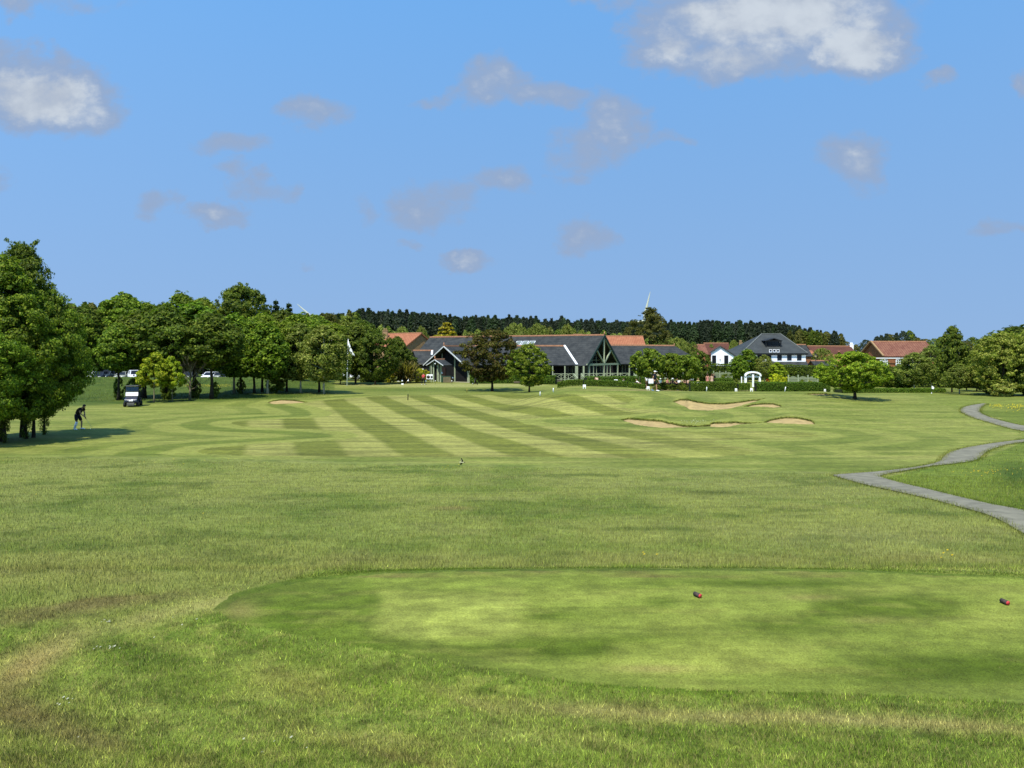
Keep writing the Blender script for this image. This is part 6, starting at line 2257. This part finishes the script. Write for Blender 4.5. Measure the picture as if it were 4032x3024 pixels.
# walking golfer by the hedge
wb = onground(2578, 69.3)
wsc = (1541 - 1460) / F * wb.y / 1.74
person("walking golfer in white cap, navy top and dark shorts by the hedge", wb, math.radians(68), WALK, NVY, BLK, HAIR_D, WHT, WHT, sc=wsc)
e = thing("shoulder_bag", "white shoulder bag hanging at the walking golfer's side", "bag", wb + Vector((-.36 * wsc, -.22, .86 * wsc)))
MB().box((0, 0, 0), (.42 * wsc, .2, .42 * wsc)).build("bag", WHT, e, bevel=.06)
MB().bar((-.1, 0, .2), (.18, .04, .62 * wsc), .03).bar((.12, 0, .2), (.2, .04, .62 * wsc), .03).build("strap", BLK, e)

# guests on the terrace
GP = "guests on the clubhouse terrace"


def at(px, Y): return onground(px, Y)


STY = []
for px, Y, rz, J, lb, top, legs, hair, cap, kw in [
        (2352, 102, 200, BEND, "guest in pale pink top bending over a table before the light hedge", PINK, GRY, HAIR_R, None, {}),
        (2376, 101, 90, RECL, "reclining guest in dark clothes beside the bending guest in pink", BRN, GRY, HAIR_D, None, {}),
        (2455, 100, 60, SIT, "seated guest in white shirt and dark trousers near the blue cushion", WHT, BLK, HAIR_D, None, {}),
        (2518, 100, 80, RECL, "guest in white stretched out on a lounger left of the walking golfer", WHT, CREAM, HAIR_F, None, {}),
        (2548, 97, 150, STAND, "standing guest in white top just left of the walking golfer", WHT, BRN, HAIR_D, None, {}),
        (2591, 111, 180, STAND, "guest in cream standing on the veranda steps behind the walking golfer", CREAM, GRY, HAIR_F, None, {}),
        (2608, 111, 170, STAND, "guest in white top and dark trousers standing by the veranda railing", WHT, BLK, HAIR_D, None, dict(full=True)),
        (2600, 100, 20, SIT, "seated guest in white cap and blue top right of the walking golfer", SKY_, NVY, HAIR_D, WHT, {}),
        (2628, 100, 40, SIT, "seated guest in rose pink left in the big group", ROSE, CREAM, HAIR_F, None, {}),
        (2649, 101, 330, SIT, "seated guest in black with white cap in the big group", BLK, GRY, HAIR_D, WHT, {}),
        (2666, 100, 10, SIT, "seated guest in dark clothes next to the white shirted one", BLK, NVY, HAIR_D, None, {}),
        (2673, 99, 300, SIT, "seated guest in bright white shirt in the middle of the group", WHT, BLK, HAIR_F, None, {}),
        (2687, 103, 180, STAND, "standing guest in cream behind the seated group", CREAM, CREAM, HAIR_D, None, {}),
        (2697, 101, 20, SIT, "seated guest in maroon and brown in the group", BRN, BRN, HAIR_R, None, {}),
        (2706, 100, 320, SIT, "seated guest in pale pink left of the white shirted stooping man", PINK, GRY, HAIR_R, None, {}),
        (2722, 102, 170, STAND, "man in white shirt and black trousers stooping behind the white tables", WHT, BLK, HAIR_D, None, dict(full=True, long=True)),
        (2749, 101, 30, SIT, "seated guest in straw yellow near the fence", YEL, CREAM, HAIR_F, None, {})]:
    person(lb, at(px, Y), math.radians(rz), J, top, legs, hair, cap, group=GP, **kw)
for px, Y, rz, lb, sk, hair in [(2786, 104, 160, "lady in rose pink dress on the right of the terrace", ROSE, HAIR_R), (2803, 104, 200, "lady in long white and peach dress beside the lady in rose", PINK, HAIR_R)]:
    person(lb, at(px, Y), math.radians(rz), STAND, sk, sk, hair, None, CREAM, skirt=sk, group=GP, long_hair=True)
person("man in dark suit half hidden behind the lady in the long dress", at(2811, 105), 0.3, STAND, BLK, BLK, HAIR_D, None, BLK, full=True, long=True, group=GP)


# terrace furniture
RATTAN = mat("rattan", alb(84, 72, 66), .85, .3, 30)


def armchair(label, base, rz, cush):
    e = thing("rattan_armchair", label, "chair", base, rz, "rattan armchairs on the terrace")
    MB().box((0, 0, .25), (.66, .62, .34)).build("seat", RATTAN, e, bevel=.03)
    MB().box((0, .30, .60), (.66, .1, .46)).build("backrest", RATTAN, e, bevel=.03)
    for s in (-1, 1):
        MB().box((s * .36, .0, .38), (.1, .66, .5)).build("armrest", RATTAN, e, bevel=.03)
        for t in (-1, 1): MB().box((s * .33, t * .26, .05), (.06, .06, .14)).build("leg", RATTAN, e)
    MB().box((0, -.02, .455), (.58, .54, .08)).build("cushion", cush, e, bevel=.03)
    return e


for px, Y, rz, lb, cu in [(2377, 101, 90, "dark rattan armchair under the reclining guest in dark clothes", CREAM), (2456, 100, 60, "rattan armchair of the guest in white shirt near the blue cushion", CREAM),
                          (2600, 100, 20, "rattan armchair of the guest with white cap and blue top", CREAM), (2628, 100, 40, "rattan armchair of the guest in rose pink", CREAM), (2649, 101, 330, "rattan armchair of the guest in black", CREAM),
                          (2666, 100, 10, "rattan armchair of the guest in dark clothes in the group", CREAM), (2673, 99, 300, "rattan armchair of the guest in bright white", CREAM), (2697, 101, 20, "rattan armchair of the guest in maroon", CREAM),
                          (2706, 100, 320, "rattan armchair of the guest in pale pink", CREAM), (2749, 101, 30, "rattan armchair of the guest in straw yellow", CREAM), (2425, 100, 175, "empty armchair with white back cushion before the light hedge", WHT)]:
    armchair(lb, at(px, Y), math.radians(rz), cu)
o = MB().box((0, 0, 0), (.5, .14, .38)).build("cushion", WHT, bevel=.05)
o.location = at(2425, 99.6) + Vector((0, 0, .98))
tag(o, "white cushion on the back of the empty armchair", "cushion")
o = MB().box((0, 0, 0), (.6, .4, .3)).build("cushion", cloth("bright_blue", 90, 170, 230), bevel=.1)
o.location = at(2466, 98) + Vector((0, 0, .62))
tag(o, "bright blue cushion beside the guest in white shirt", "cushion")
for px, Y, rz, lb in [(2519, 100, 80, "sun lounger carrying the guest stretched out in white")]:
    e = thing("sun_lounger", lb, "lounger", at(px, Y), math.radians(rz))
    MB().box((0, -.35, .34), (.66, 1.3, .1)).build("seat", RATTAN, e, bevel=.03)
    MB().box((0, .42, .56), (.66, .1, .6), M=Matrix.Rotation(-.5, 3, 'X')).build("backrest", RATTAN, e, bevel=.03)
    for s in (-1, 1):
        for t in (-.9, .2): MB().box((s * .28, t, .14), (.07, .07, .32)).build("leg", RATTAN, e)
GTB = "tables on the terrace"
for px, Y, w, top, lb in [(2640, 98.6, 1.0, RATTAN, "low dark table before the guest in black"), (2688, 98.4, 1.1, RATTAN, "low dark table before the maroon guest"), (2739, 99, 1.1, WHT, "white clothed table left before the guest in straw yellow"),
                          (2764, 99.4, 1.0, WHT, "white clothed table by the lady in rose pink"), (2364, 100, .9, WHT, "pale table below the bending guest in pink"), (2412, 100, 1.2, RATTAN, "dark table between armchair and bending guest"), (2490, 100, 1.3, RATTAN, "dark table left of the lounger")]:
    e = thing("patio_table", lb, "table", at(px, Y), 0, GTB)
    MB().box((0, 0, .72), (w, .8, .05)).build("tabletop", top, e, bevel=.01)
    for s in (-1, 1):
        for t in (-1, 1): MB().box((s * (w / 2 - .08), t * .32, .35), (.06, .06, .70)).build("leg", RATTAN, e)
# terrace wall of dark timber behind the bushes
b0, b1 = at(2590, 96.5), at(2730, 97)
e = thing("terrace_wall", "low dark wall of the terrace behind the clipped bushes", "wall", (b0 + b1) / 2)
MB().box((0, 0, .32), ((b1 - b0).length, .25, .64)).build("wall", mat("dark_sleepers", alb(78, 62, 56), .9, .3, 4), e)
MB().box((0, 0, .66), ((b1 - b0).length + .1, .34, .05)).build("coping", mat("wall_coping", alb(96, 84, 78), .9, .2, 4), e)


# ------------------------------------------------------------------ golf cart
def golf_cart(base, rz):
    e = thing("golf_cart", "navy golf cart with folded windscreen painted white for sky glare facing the tee, under the trees", "golf cart", base, rz)
    nav = mat("navy_paint", alb(30, 36, 70), .3, .08, 3, .6)
    grey = mat("grey_plastic", alb(112, 112, 116), .6, .1, 6)
    blk = mat("black_plastic", alb(34, 35, 40), .5, .1, 6)
    tyre = mat("tyre", alb(40, 40, 42), .85, .15, 12)
    hub = mat("hubcap", alb(120, 118, 116), .4, .1, 6, .5, .3)
    b = MB()
    # cowl: nose profile across the width
    prof = [(-1.18, .34), (-1.22, .52), (-1.12, .70), (-.86, .84), (-.58, .92), (-.52, .62), (-.52, .30)]
    b.prism([(-.52, y, z) for y, z in prof], (1.04, 0, 0))
    bo = b.build("front_cowl", nav, e, bevel=.06)
    MB().box((.02, -1.225, .57), (.34, .02, .12)).box((.12, -1.2, .64), (.16, .02, .08)).build("emblem", WHITE, bo)
    for s in (-1, 1):
        MB().ball((s * .40, -1.17, .60), (.09, .05, .06), 10, 6).build("headlight", mat("headlight_glass", alb(150, 156, 176), .1, .05, 3, .8), e)
        MB().tube([(s * .53, -1.0, .33), (s * .53, -.9, .50), (s * .53, -.72, .54), (s * .53, -.55, .36)], .05, 6).build("mudguard", nav, e)
    MB().box((0, -1.22, .24), (.62, .12, .26)).build("bumper", grey, e, bevel=.04)
    MB().box((0, .1, .30), (1.08, 1.5, .10)).build("floor", blk, e)
    MB().prism([(-.56, .35, .36), (-.56, .35, .62), (-.56, .9, .74), (-.56, 1.15, .70), (-.56, 1.15, .34)], (1.12, 0, 0)).build("rear_body", nav, e, bevel=.05)
    MB().box((0, .42, .74), (1.0, .5, .14)).build("seat", mat("seat_vinyl", alb(84, 82, 80), .6, .1, 8), e, bevel=.04)
    MB().box((0, .70, 1.02), (1.0, .1, .40), M=Matrix.Rotation(-.18, 3, 'X')).build("backrest", mat("seat_vinyl_dark", alb(64, 62, 64), .6, .1, 8), e, bevel=.04)
    MB().box((0, -.46, .80), (1.0, .18, .26)).build("dashboard", blk, e, bevel=.03)
    st = MB()
    st.tube([(-.26, -.42, .8), (-.26, -.18, 1.0)], .025, 7)
    n = 16
    st.tube([(-.26 + .18 * math.cos(2 * math.pi * i / n), -.16 + .08 * math.sin(2 * math.pi * i / n), 1.0 + .15 * math.sin(2 * math.pi * i / n)) for i in range(n + 1)], .016, 5, False)
    st.build("steering_wheel", blk, e)
    for s in (-1, 1):
        MB().bar((s * .52, -.60, .90), (s * .50, -.36, 1.80), .045).build("front_strut", blk, e)
        MB().bar((s * .52, .98, .74), (s * .50, .86, 1.80), .05).build("rear_strut", blk, e)
    MB().box((0, .24, 1.835), (1.14, 1.55, .07)).build("roof", blk, e, bevel=.03)
    MB().box((0, -.56, 1.83), (1.0, .05, .035)).build("roof_edge_highlight", mat("roof_highlight_pale", alb(170, 172, 176), .4, .1, 5), e, bevel=.01)  # pale bar painted in as the highlight along the roof front
    # windscreen: upper clear half over the folded lower half, painted white for the sky's glare
    ws = MB()
    for z, y in ((.93, -.62), (1.33, -.515), (1.76, -.40)):
        ws.bar((-.5, y, z), (.5, y, z), .035)
    ws.build("windscreen_frame", mat("screen_frame", alb(150, 152, 156), .4, .1, 5), e)
    gl = bpy.data.materials.new("clear_screen")
    gl.use_nodes = True
    g = NG(gl.node_tree)
    tr, gs, mx, out = g.n('ShaderNodeBsdfTransparent'), g.n('ShaderNodeBsdfGlossy'), g.n('ShaderNodeMixShader'), g.n('ShaderNodeOutputMaterial')
    tr.inputs[0].default_value = (.5, .55, .53, 1)
    gs.inputs[1].default_value = .05
    mx.inputs[0].default_value = .05
    g.put(mx.inputs[1], tr.outputs[0]); g.put(mx.inputs[2], gs.outputs[0]); g.put(out.inputs[0], mx.outputs[0])
    MB().prism([(-.49, -.515, 1.34), (.49, -.515, 1.34), (.49, -.41, 1.74), (-.49, -.41, 1.74)], (0, .012, .0)).build("upper_screen", gl, e)
    MB().prism([(-.5, -.64, .96), (.5, -.64, .96), (.5, -.545, 1.26), (-.5, -.545, 1.26)], (0, .02, .0)).build("lower_screen", WHITE, e)
    for s in (-1, 1):
        for y in (-.86, .80):
            w = MB().tube([(s * .40, y, .22), (s * .46, y, .22), (s * .60, y, .22), (s * .63, y, .22)], [.19, .225, .225, .19], 18).build("wheel", tyre, e)
            MB().tube([(s * .632, y, .22), (s * .64, y, .22)], [.12, .10], 12).build("hubcap", hub, w)
    MB().tube([(-.2, 1.25, .55), (-.2, 1.35, 1.35)], [.14, .16], 10).build("golf_bag", blk, e)
    return e


golf_cart(G(524, 1599), math.radians(17))


# ------------------------------------------------------------------ cars
def car(label, base, rz, paint, kind='hatch', group="cars in the car park"):
    e = thing("parked_car", label, "car", base, rz, group)
    tall = {'hatch': 1.46, 'suv': 1.72, 'estate': 1.48}[kind]
    hb = .92 if kind != 'suv' else 1.05
    L = 2.1
    # body: sections along the length (y), width and height
    mb = MB()
    n = 12
    st = [(-L, .62, .38, .62), (-L * .97, .78, .28, .72), (-L * .8, .86, .24, hb - .10), (-L * .45, .89, .22, hb - .02), (L * .3, .90, .22, hb + .02), (L * .8, .88, .24, hb), (L * .97, .82, .30, hb - .05), (L, .7, .4, hb - .15)]
    V = []
    for y, w, z0, z1 in st:
        for j in range(n):
            t = 2 * math.pi * (j + .5) / n
            cx, sz = math.cos(t), math.sin(t)
            x = w * math.copysign(abs(cx) ** .4, cx)
            z = (z0 + z1) / 2 + (z1 - z0) / 2 * math.copysign(abs(sz) ** .4, sz)
            V.append((x, y, z))
    Fs = [(i * n + j, i * n + (j + 1) % n, (i + 1) * n + (j + 1) % n, (i + 1) * n + j) for i in range(len(st) - 1) for j in range(n)] + [tuple(range(n)), tuple(range((len(st) - 1) * n, len(st) * n))]
    mb.add(V, Fs, True)
    # cabin roof and pillars
    y0, y1, y2, y3 = -.95, -.25, (1.2 if kind != 'estate' else 1.55), (1.75 if kind != 'estate' else 1.95)
    mb.box((0, (y1 + y2) / 2, tall - .03), (1.24, y2 - y1, .06))
    for s in (-1, 1):
        mb.bar((s * .76, y0, hb - .05), (s * .60, y1, tall - .04), .07)
        mb.bar((s * .76, y3, hb - .05), (s * .60, y2, tall - .04), .12)
        mb.bar((s * .78, .45, hb - .05), (s * .61, .45, tall - .04), .06)
    mb.build("body", paint, e)
    gl = MB()
    zt = tall - .07
    gl.prism([(-.72, y0 + .06, hb - .04), (.72, y0 + .06, hb - .04), (.58, y1 + .02, zt), (-.58, y1 + .02, zt)], (0, .02, 0))
    ws = gl.build("windscreen", GLASS, e)
    g2 = MB()
    g2.prism([(-.72, y3 - .06, hb - .04), (.72, y3 - .06, hb - .04), (.58, y2 - .02, zt), (-.58, y2 - .02, zt)], (0, -.02, 0))
    g2.build("rear_window", GLASS, e)
    for s in (-1, 1):
        MB().prism([(s * .76, y0 + .15, hb - .04), (s * .76, y3 - .15, hb - .04), (s * .59, y2 - .05, zt), (s * .59, y1 + .05, zt)], (-s * .02, 0, 0)).build("side_window", GLASS, e)
        MB().ball((s * .66, -L * .95, .66), (.17, .1, .075), 10, 6).build("headlight", mat("car_headlight", alb(220, 224, 230), .1, .05, 3, .8), e)
        MB().box((s * .95, y0 + .25, hb + .06), (.18, .09, .13)).build("mirror", paint, e, bevel=.03)
        for y in (-1.3, 1.3):
            w = MB().tube([(s * .66, y, .32), (s * .70, y, .32), (s * .86, y, .32), (s * .89, y, .32)], [.28, .325, .325, .28], 18).build("wheel", mat("car_tyre", alb(38, 38, 40), .85, .1, 10), e)
            MB().tube([(s * .892, y, .32), (s * .9, y, .32)], [.2, .18], 12).build("rim", mat("alloy", alb(170, 172, 176), .35, .05, 5, .5, .6), w)
    MB().box((0, -L - .005, .47), (.52, .02, .11)).build("number_plate", WHITE, e)
    MB().box((0, -L * .985, .62), (.8, .06, .12)).build("grille", BLACK, e)
    return e


CP = {k: mat("car_" + k, (.8, .8, .8) if k == 'white' else alb(*c), .3, .06, 2, .6) for k, c in dict(white=(240, 242, 244), navy=(48, 58, 84), blue=(70, 86, 108), silver=(186, 192, 198), grey=(104, 108, 116), red=(178, 44, 56), black=(40, 42, 48)).items()}
for px, Y, rz, c, k, lb in [
        (352, 131, 5, 'white', 'hatch', "white car partly hidden behind the near clump"), (395, 131, 8, 'navy', 'hatch', "low dark blue car left of the taller blue car"), (428, 133, -4, 'blue', 'suv', "tall slate blue car in the car park"),
        (482, 132, 10, 'silver', 'hatch', "silver car right of the slim young tree"), (530, 130, 34, 'white', 'suv', "large white car behind the golf cart"), (700, 132, 15, 'black', 'hatch', "black car glimpsed left of the leafless tree"),
        (745, 132, 0, 'grey', 'hatch', "grey car glimpsed through the leafless branches"), (826, 131, 0, 'white', 'hatch', "white car right of the leafless tree"), (858, 132, 6, 'silver', 'hatch', "silver car among the pale cars in the middle"),
        (896, 131, -4, 'black', 'hatch', "black car at the right end of the middle cars")]:
    car(lb, at(px, Y), math.radians(rz), CP[c], k)
for px, Y, rz, c, k, lb in [(1373, 122, 20, 'white', 'hatch', "white car right of the flagpole foot"), (1398, 121, 60, 'silver', 'hatch', "silver car with long bonnet under the dark sycamores"), (1432, 124, 80, 'red', 'estate', "red car under the dark sycamores"), (1478, 123, 70, 'silver', 'hatch', "silver blue car under the broad dark tree")]:
    b = at(px, Y)
    b.z = ZC - (1494 - HY) / F * Y
    car(lb, b, math.radians(rz), CP[c], k)


# ------------------------------------------------------------------ lapwing in flight over the rough
def bird():
    c = P(1819, 1820, 26.5)
    e = thing("flying_bird", "black and white bird flying low over the rough, one wing raised", "bird", c, .2)
    e.scale = (.62, .62, .62)
    bk, wh = mat("dark_plumage", alb(40, 38, 30), .8, .1, 8), mat("pale_plumage", alb(240, 236, 205), .8, .05, 8)
    MB().tube([(.13, -.02, -.02), (.08, -.02, -.015), (.0, 0, -.01), (-.09, .02, .0), (-.15, .03, .005)], [.008, .03, .042, .03, .008], 9).build("body", wh, e)
    MB().ball((.14, -.025, 0), (.03, .024, .026)).tube([(.16, -.03, -.002), (.19, -.035, -.008)], [.008, .002], 5).build("head", bk, e)
    def wing(pts, w, m, nm):
        V, n = [], len(pts)
        for (p, ww) in zip(pts, w):
            V += [Vector(p) + Vector((ww, 0, 0)), Vector(p) - Vector((ww, 0, 0)), Vector(p) - Vector((ww, -.01, 0)), Vector(p) + Vector((ww, .01, 0))]
        Fs = []
        for i in range(n - 1):
            for j in range(4): Fs.append((i * 4 + j, i * 4 + (j + 1) % 4, i * 4 + 4 + (j + 1) % 4, i * 4 + 4 + j))
        Fs += [(0, 1, 2, 3), tuple(range(4 * n - 4, 4 * n))]
        return MB().add(V, Fs).build(nm, m, e)
    a = wing([(.0, -.02, .01), (-.02, -.05, .09), (-.05, -.06, .17)], [.055, .05, .02], wh, "wing")
    b_ = wing([(.04, -.03, .01), (.012, -.065, .10), (-.035, -.07, .21), (-.04, -.07, .24)], [.03, .035, .03, .008], bk, "wing_tip")
    wing([(.0, .03, -.02), (-.03, .05, -.08), (-.06, .06, -.15)], [.055, .06, .03], bk, "wing")


bird()
o = MB().ball((0, 0, .021), .0214, 12, 8).build("golf_ball", WHITE)
o.location = G(356, 1691)
tag(o, "white golf ball on the grass in front of the golfer in black", "golf ball")
# ------------------------------------------------------------------ grass blades and flowers (nobody could count them)
BLADE = col_mat("grass_blade", False, 0.7, 0.25, 0.0, 0.12, .72)


def blades(name, label, n, Yr, hr, wr, seed, keep, bright=1.0, straw=.10, dens_pow=1.0, lean=.5, margin=1.25, var=.38):
    rng = np.random.default_rng(seed)
    Y = (Yr[0] ** (1 - dens_pow) + rng.random(n) * (Yr[1] ** (1 - dens_pow) - Yr[0] ** (1 - dens_pow))) ** (1 / (1 - dens_pow)) if dens_pow != 1 else Yr[0] * (Yr[1] / Yr[0]) ** rng.random(n)
    px = CX + (rng.random(n) * 2 - 1) * 2016 * margin
    k = keep(px, Y)
    px, Y = px[k], Y[k]
    n = len(Y)
    X = (px - CX) / F * Y
    z = H(px, Y)
    c = turf(px, Y)
    s = rng.random(n)
    tuft = fbm(X / .055, Y / .055, 63, 2)
    c = c * (np.exp(rng.normal(size=(n, 1)) * var) * (1 + (tuft[:, None] - .45) * 3.2 * var)) * bright
    st = s < straw
    c[st] = np.array(alb(200, 190, 130)) * rng.uniform(.6, 1.15, (st.sum(), 1))
    dk = s > .86
    c[dk] *= .6
    patch = fbm(X / .35, Y / .35, 61, 3)
    h = rng.uniform(hr[0], hr[1], n) * (.5 + patch)
    w = rng.uniform(wr[0], wr[1], n) * (.5 + Y / (Yr[0] + Yr[1]))
    a = rng.uniform(0, 2 * np.pi, n)
    sx, sy = np.cos(a) * w, np.sin(a) * w
    la = rng.uniform(0, 2 * np.pi, n)
    ln = rng.uniform(.1, lean, n) * h
    B = np.stack([X, Y, z - .003], 1)
    V = np.stack([B + np.stack([sx, sy, 0 * w], 1), B - np.stack([sx, sy, 0 * w], 1), B + np.stack([np.cos(la) * ln, np.sin(la) * ln, h], 1)], 1).reshape(-1, 3)
    me = np_mesh(name, V, np.arange(3 * n).reshape(n, 3), BLADE, np.clip(c, 0, 1))
    tag(link(name, me), label, "grass", None, 'stuff')


def on_tee(px, Y):
    return inside(TEE, px, HY + F * base_drop(px, Y) / Y)


def off_path(px, Y):
    X = (px - CX) / F * Y
    a, b = PATH
    poly = [tuple(p) for p in a] + [tuple(p) for p in b[::-1]]
    return ~inside(poly, X, Y)


def not_sand(px, Y):
    m, _ = bunk_mask(px, Y)
    return ~m


blades("apron_grass", "uneven grass on the slope around the tee", 520000, (4.3, 13.0), (.016, .05), (.0018, .0038), 71, lambda px, Y: ~on_tee(px, Y) & (HY + F * base_drop(px, Y) / Y > apron_edge(px)), 1.38, .16, 1.25, .9, 1.55, .46)
blades("tee_grass", "short mown grass of the tee", 290000, (7.0, 12.0), (.006, .018), (.0016, .003), 72, on_tee, 1.15, .03, 1.0, .8, 1.55, .2)
blades("rough_grass", "long rough grass between the tee and the fairway", 440000, (9.2, 34), (.03, .085), (.003, .006), 74, lambda px, Y: (HY + F * base_drop(px, Y) / Y < apron_edge(px) + 4) & ~on_tee(px, Y) & (HY + F * base_drop(px, Y) / Y > 1800 + px * .02) & off_path(px, Y), 1.58, .05, 1.0, .6, 1.25, .22)
blades("bank_grass", "long grass under the trees on the left bank", 130000, (66, 108), (.06, .2), (.008, .018), 75, lambda px, Y: (px < 1300) & (HY + F * base_drop(px, Y) / Y < 1588 - px * .015), 1.25, .03, .4, .5)
blades("verge_grass", "long grass beside the winding path", 110000, (15, 50), (.04, .12), (.004, .009), 76, lambda px, Y: (px > 3300) & inside([(3560, 1540), (5200, 1500), (5200, 2300), (4032, 2040), (3470, 1890), (3640, 1845), (3900, 1800), (4032, 1745), (4032, 1720), (3900, 1640), (3800, 1600)], px, HY + F * base_drop(px, Y) / Y) & off_path(px, Y), 1.4, .04, .8, .6, 1.5)


def edge_grass():
    """tufts along the front and left edge of the tee"""
    e = [(835, 2400), (870, 2365), (900, 2345), (1000, 2310), (1200, 2275), (1500, 2250), (1900, 2240), (2400, 2237), (2900, 2237), (3400, 2245), (4000, 2268), (4600, 2300)]
    rng = np.random.default_rng(79)
    t = rng.random(26000) * (len(e) - 1)
    ex, ey = np.array(e, float).T
    px, py = np.interp(t, np.arange(len(e)), ex), np.interp(t, np.arange(len(e)), ey) + rng.normal(size=len(t)) * 5 - 4
    f = np.array([G0(x, y) for x, y in zip(np.linspace(700, 4700, 200), np.interp(np.linspace(700, 4700, 200), ex, ey))])
    Y = np.interp(px, np.linspace(700, 4700, 200), f) * (1 - (py - np.interp(px, ex, ey)) / 850)
    k = (px > 1080 + rng.random(len(px)) * 400) & (rng.random(len(px)) < .25 + fbm(px / 160, Y * 0 + 1, 91, 3))
    px, Y = px[k], Y[k]
    n = len(px)
    X = (px - CX) / F * Y
    z = H(px, Y)
    B = np.stack([X, Y, z], 1)
    a = rng.uniform(0, 6.28, n)
    w = rng.uniform(.0015, .003, n)
    h = rng.uniform(.012, .036, n)
    S = np.stack([np.cos(a) * w, np.sin(a) * w, 0 * w], 1)
    T = np.stack([rng.normal(size=n) * .015, rng.normal(size=n) * .015, h], 1)
    V = np.stack([B + S, B - S, B + T], 1).reshape(-1, 3)
    c = np.array(alb(100, 126, 40)) * rng.uniform(.7, 1.7, (n, 1))
    tag(link("edge_grass", np_mesh("edge_grass", V, np.arange(3 * n).reshape(n, 3), BLADE, c)), "darker tufts along the front edge of the tee", "grass", None, 'stuff')


edge_grass()


def lip():
    rng = np.random.default_rng(78)
    V, c = [], []
    for b in BUNK.values():
        n = int((b['px'][-1] - b['px'][0]) * 5)
        px = rng.uniform(b['px'][0], b['px'][-1], n)
        Y = np.interp(px, b['px'], b['Yb']) + rng.uniform(-.10, .22, n)
        X = (px - CX) / F * Y
        z = H(px, Y) - .03
        h = rng.uniform(.02, .06, n)
        w = rng.uniform(.010, .02, n)
        B = np.stack([X, Y, z], 1)
        V.append(np.stack([B + np.array([1, 0, 0]) * w[:, None], B - np.array([1, 0, 0]) * w[:, None], B + np.stack([rng.normal(size=n) * .05, -rng.uniform(.02, .12, n), h * rng.uniform(-.4, 1, n)], 1)], 1).reshape(-1, 3))
        c.append(np.array(alb(112, 128, 54)) * rng.uniform(.5, 1.3, (n, 1)))
    V, c = np.concatenate(V), np.concatenate(c)
    tag(link("lip_grass", np_mesh("lip_grass", V, np.arange(len(V)).reshape(-1, 3), BLADE, c)), "ragged grass overhanging the bunker rims", "grass", None, 'stuff')


lip()


def path_edges():
    rng = np.random.default_rng(92)
    V, c = [], []
    for e in PATH:
        e = np.array(e)
        d = np.linalg.norm(np.diff(e, axis=0), axis=1)
        t = np.cumsum(np.concatenate([[0], d]))
        n = int(t[-1] * 170)
        u = rng.random(n) * t[-1]
        X, Y = np.interp(u, t, e[:, 0]) + rng.normal(size=n) * .10, np.interp(u, t, e[:, 1]) + rng.normal(size=n) * .10
        px = CX + X / Y * F
        z = H(px, Y)
        col = turf(px, Y)
        h = rng.uniform(.04, .12, n)
        w = rng.uniform(.004, .009, n)
        a = rng.uniform(0, 6.28, n)
        B = np.stack([X, Y, z], 1)
        S = np.stack([np.cos(a) * w, np.sin(a) * w, 0 * w], 1)
        V.append(np.stack([B + S, B - S, B + np.stack([rng.normal(size=n) * .03, rng.normal(size=n) * .03, h], 1)], 1).reshape(-1, 3))
        c.append(col * rng.uniform(.6, 1.7, (n, 1)))
    V, c = np.concatenate(V), np.clip(np.concatenate(c), 0, 1)
    tag(link("path_edge_grass", np_mesh("path_edge_grass", V, np.arange(len(V)).reshape(-1, 3), BLADE, c)), "grass growing over the edges of the winding path", "grass", None, 'stuff')


path_edges()


def flowers(name, label, spots, size, col, seed, hz=(.1, .3)):
    rng = np.random.default_rng(seed)
    V, Fc, c = [], [], []
    for px, py, a, b, n in spots:
        for _ in range(n):
            x, y = px + rng.normal() * a * .5, py + rng.normal() * b * .5
            p = G(x, y)
            r = size * rng.uniform(.6, 1.3)
            z = p.z + rng.uniform(*hz)
            k = len(V)
            ph = rng.uniform(0, 6.28)
            V += [(p.x + r * math.cos(ph + t), p.y + r * math.sin(ph + t) * .8, z + r * .5 * math.sin(ph + t + 1)) for t in (0, 1.26, 2.51, 3.77, 5.03)] + [(p.x, p.y, z + r * .35)]
            cc = np.array(alb(*col)) * rng.uniform(.75, 1.15)
            for i in range(5):
                Fc.append((k + i, k + (i + 1) % 5, k + 5))
                c.append(cc)
    tag(link(name, np_mesh(name, np.array(V), np.array(Fc), BLADE, np.clip(np.array(c), 0, 1))), label, "flowers", None, 'stuff')


flowers("buttercups", "drifts of yellow buttercups in the long grass", [(730, 1523, 40, 6, 70), (800, 1524, 70, 6, 150), (860, 1524, 60, 6, 120), (700, 1496, 30, 4, 50), (1115, 1530, 24, 4, 50), (440, 1493, 30, 5, 25),
                                                                           (3924, 1607, 32, 7, 50), (4006, 1609, 46, 7, 70), (4000, 1624, 50, 5, 14)], .045, (236, 218, 70), 81)
flowers("scattered_buttercups", "single yellow flowers scattered in the rough", [(440, 1826, 500, 12, 14), (1200, 1830, 900, 20, 14), (1760, 1855, 40, 8, 5), (3880, 1868, 140, 16, 40), (2540, 2205, 40, 6, 3), (3720, 2207, 50, 10, 4), (520, 2010, 600, 90, 5)], .019, (250, 216, 60), 82, (.08, .16))
flowers("daisies", "little white daisies in the turf left of the tee", [(425, 2555, 60, 14, 12), (420, 2452, 24, 8, 6), (260, 2770, 30, 20, 7), (600, 2470, 300, 60, 4), (900, 2950, 700, 60, 6)], .011, (250, 250, 246), 83, (.01, .03))
flowers("clover", "white clover patch above the lower bunkers", [(2750, 1664, 70, 8, 45)], .03, (226, 232, 200), 84, (.02, .1))
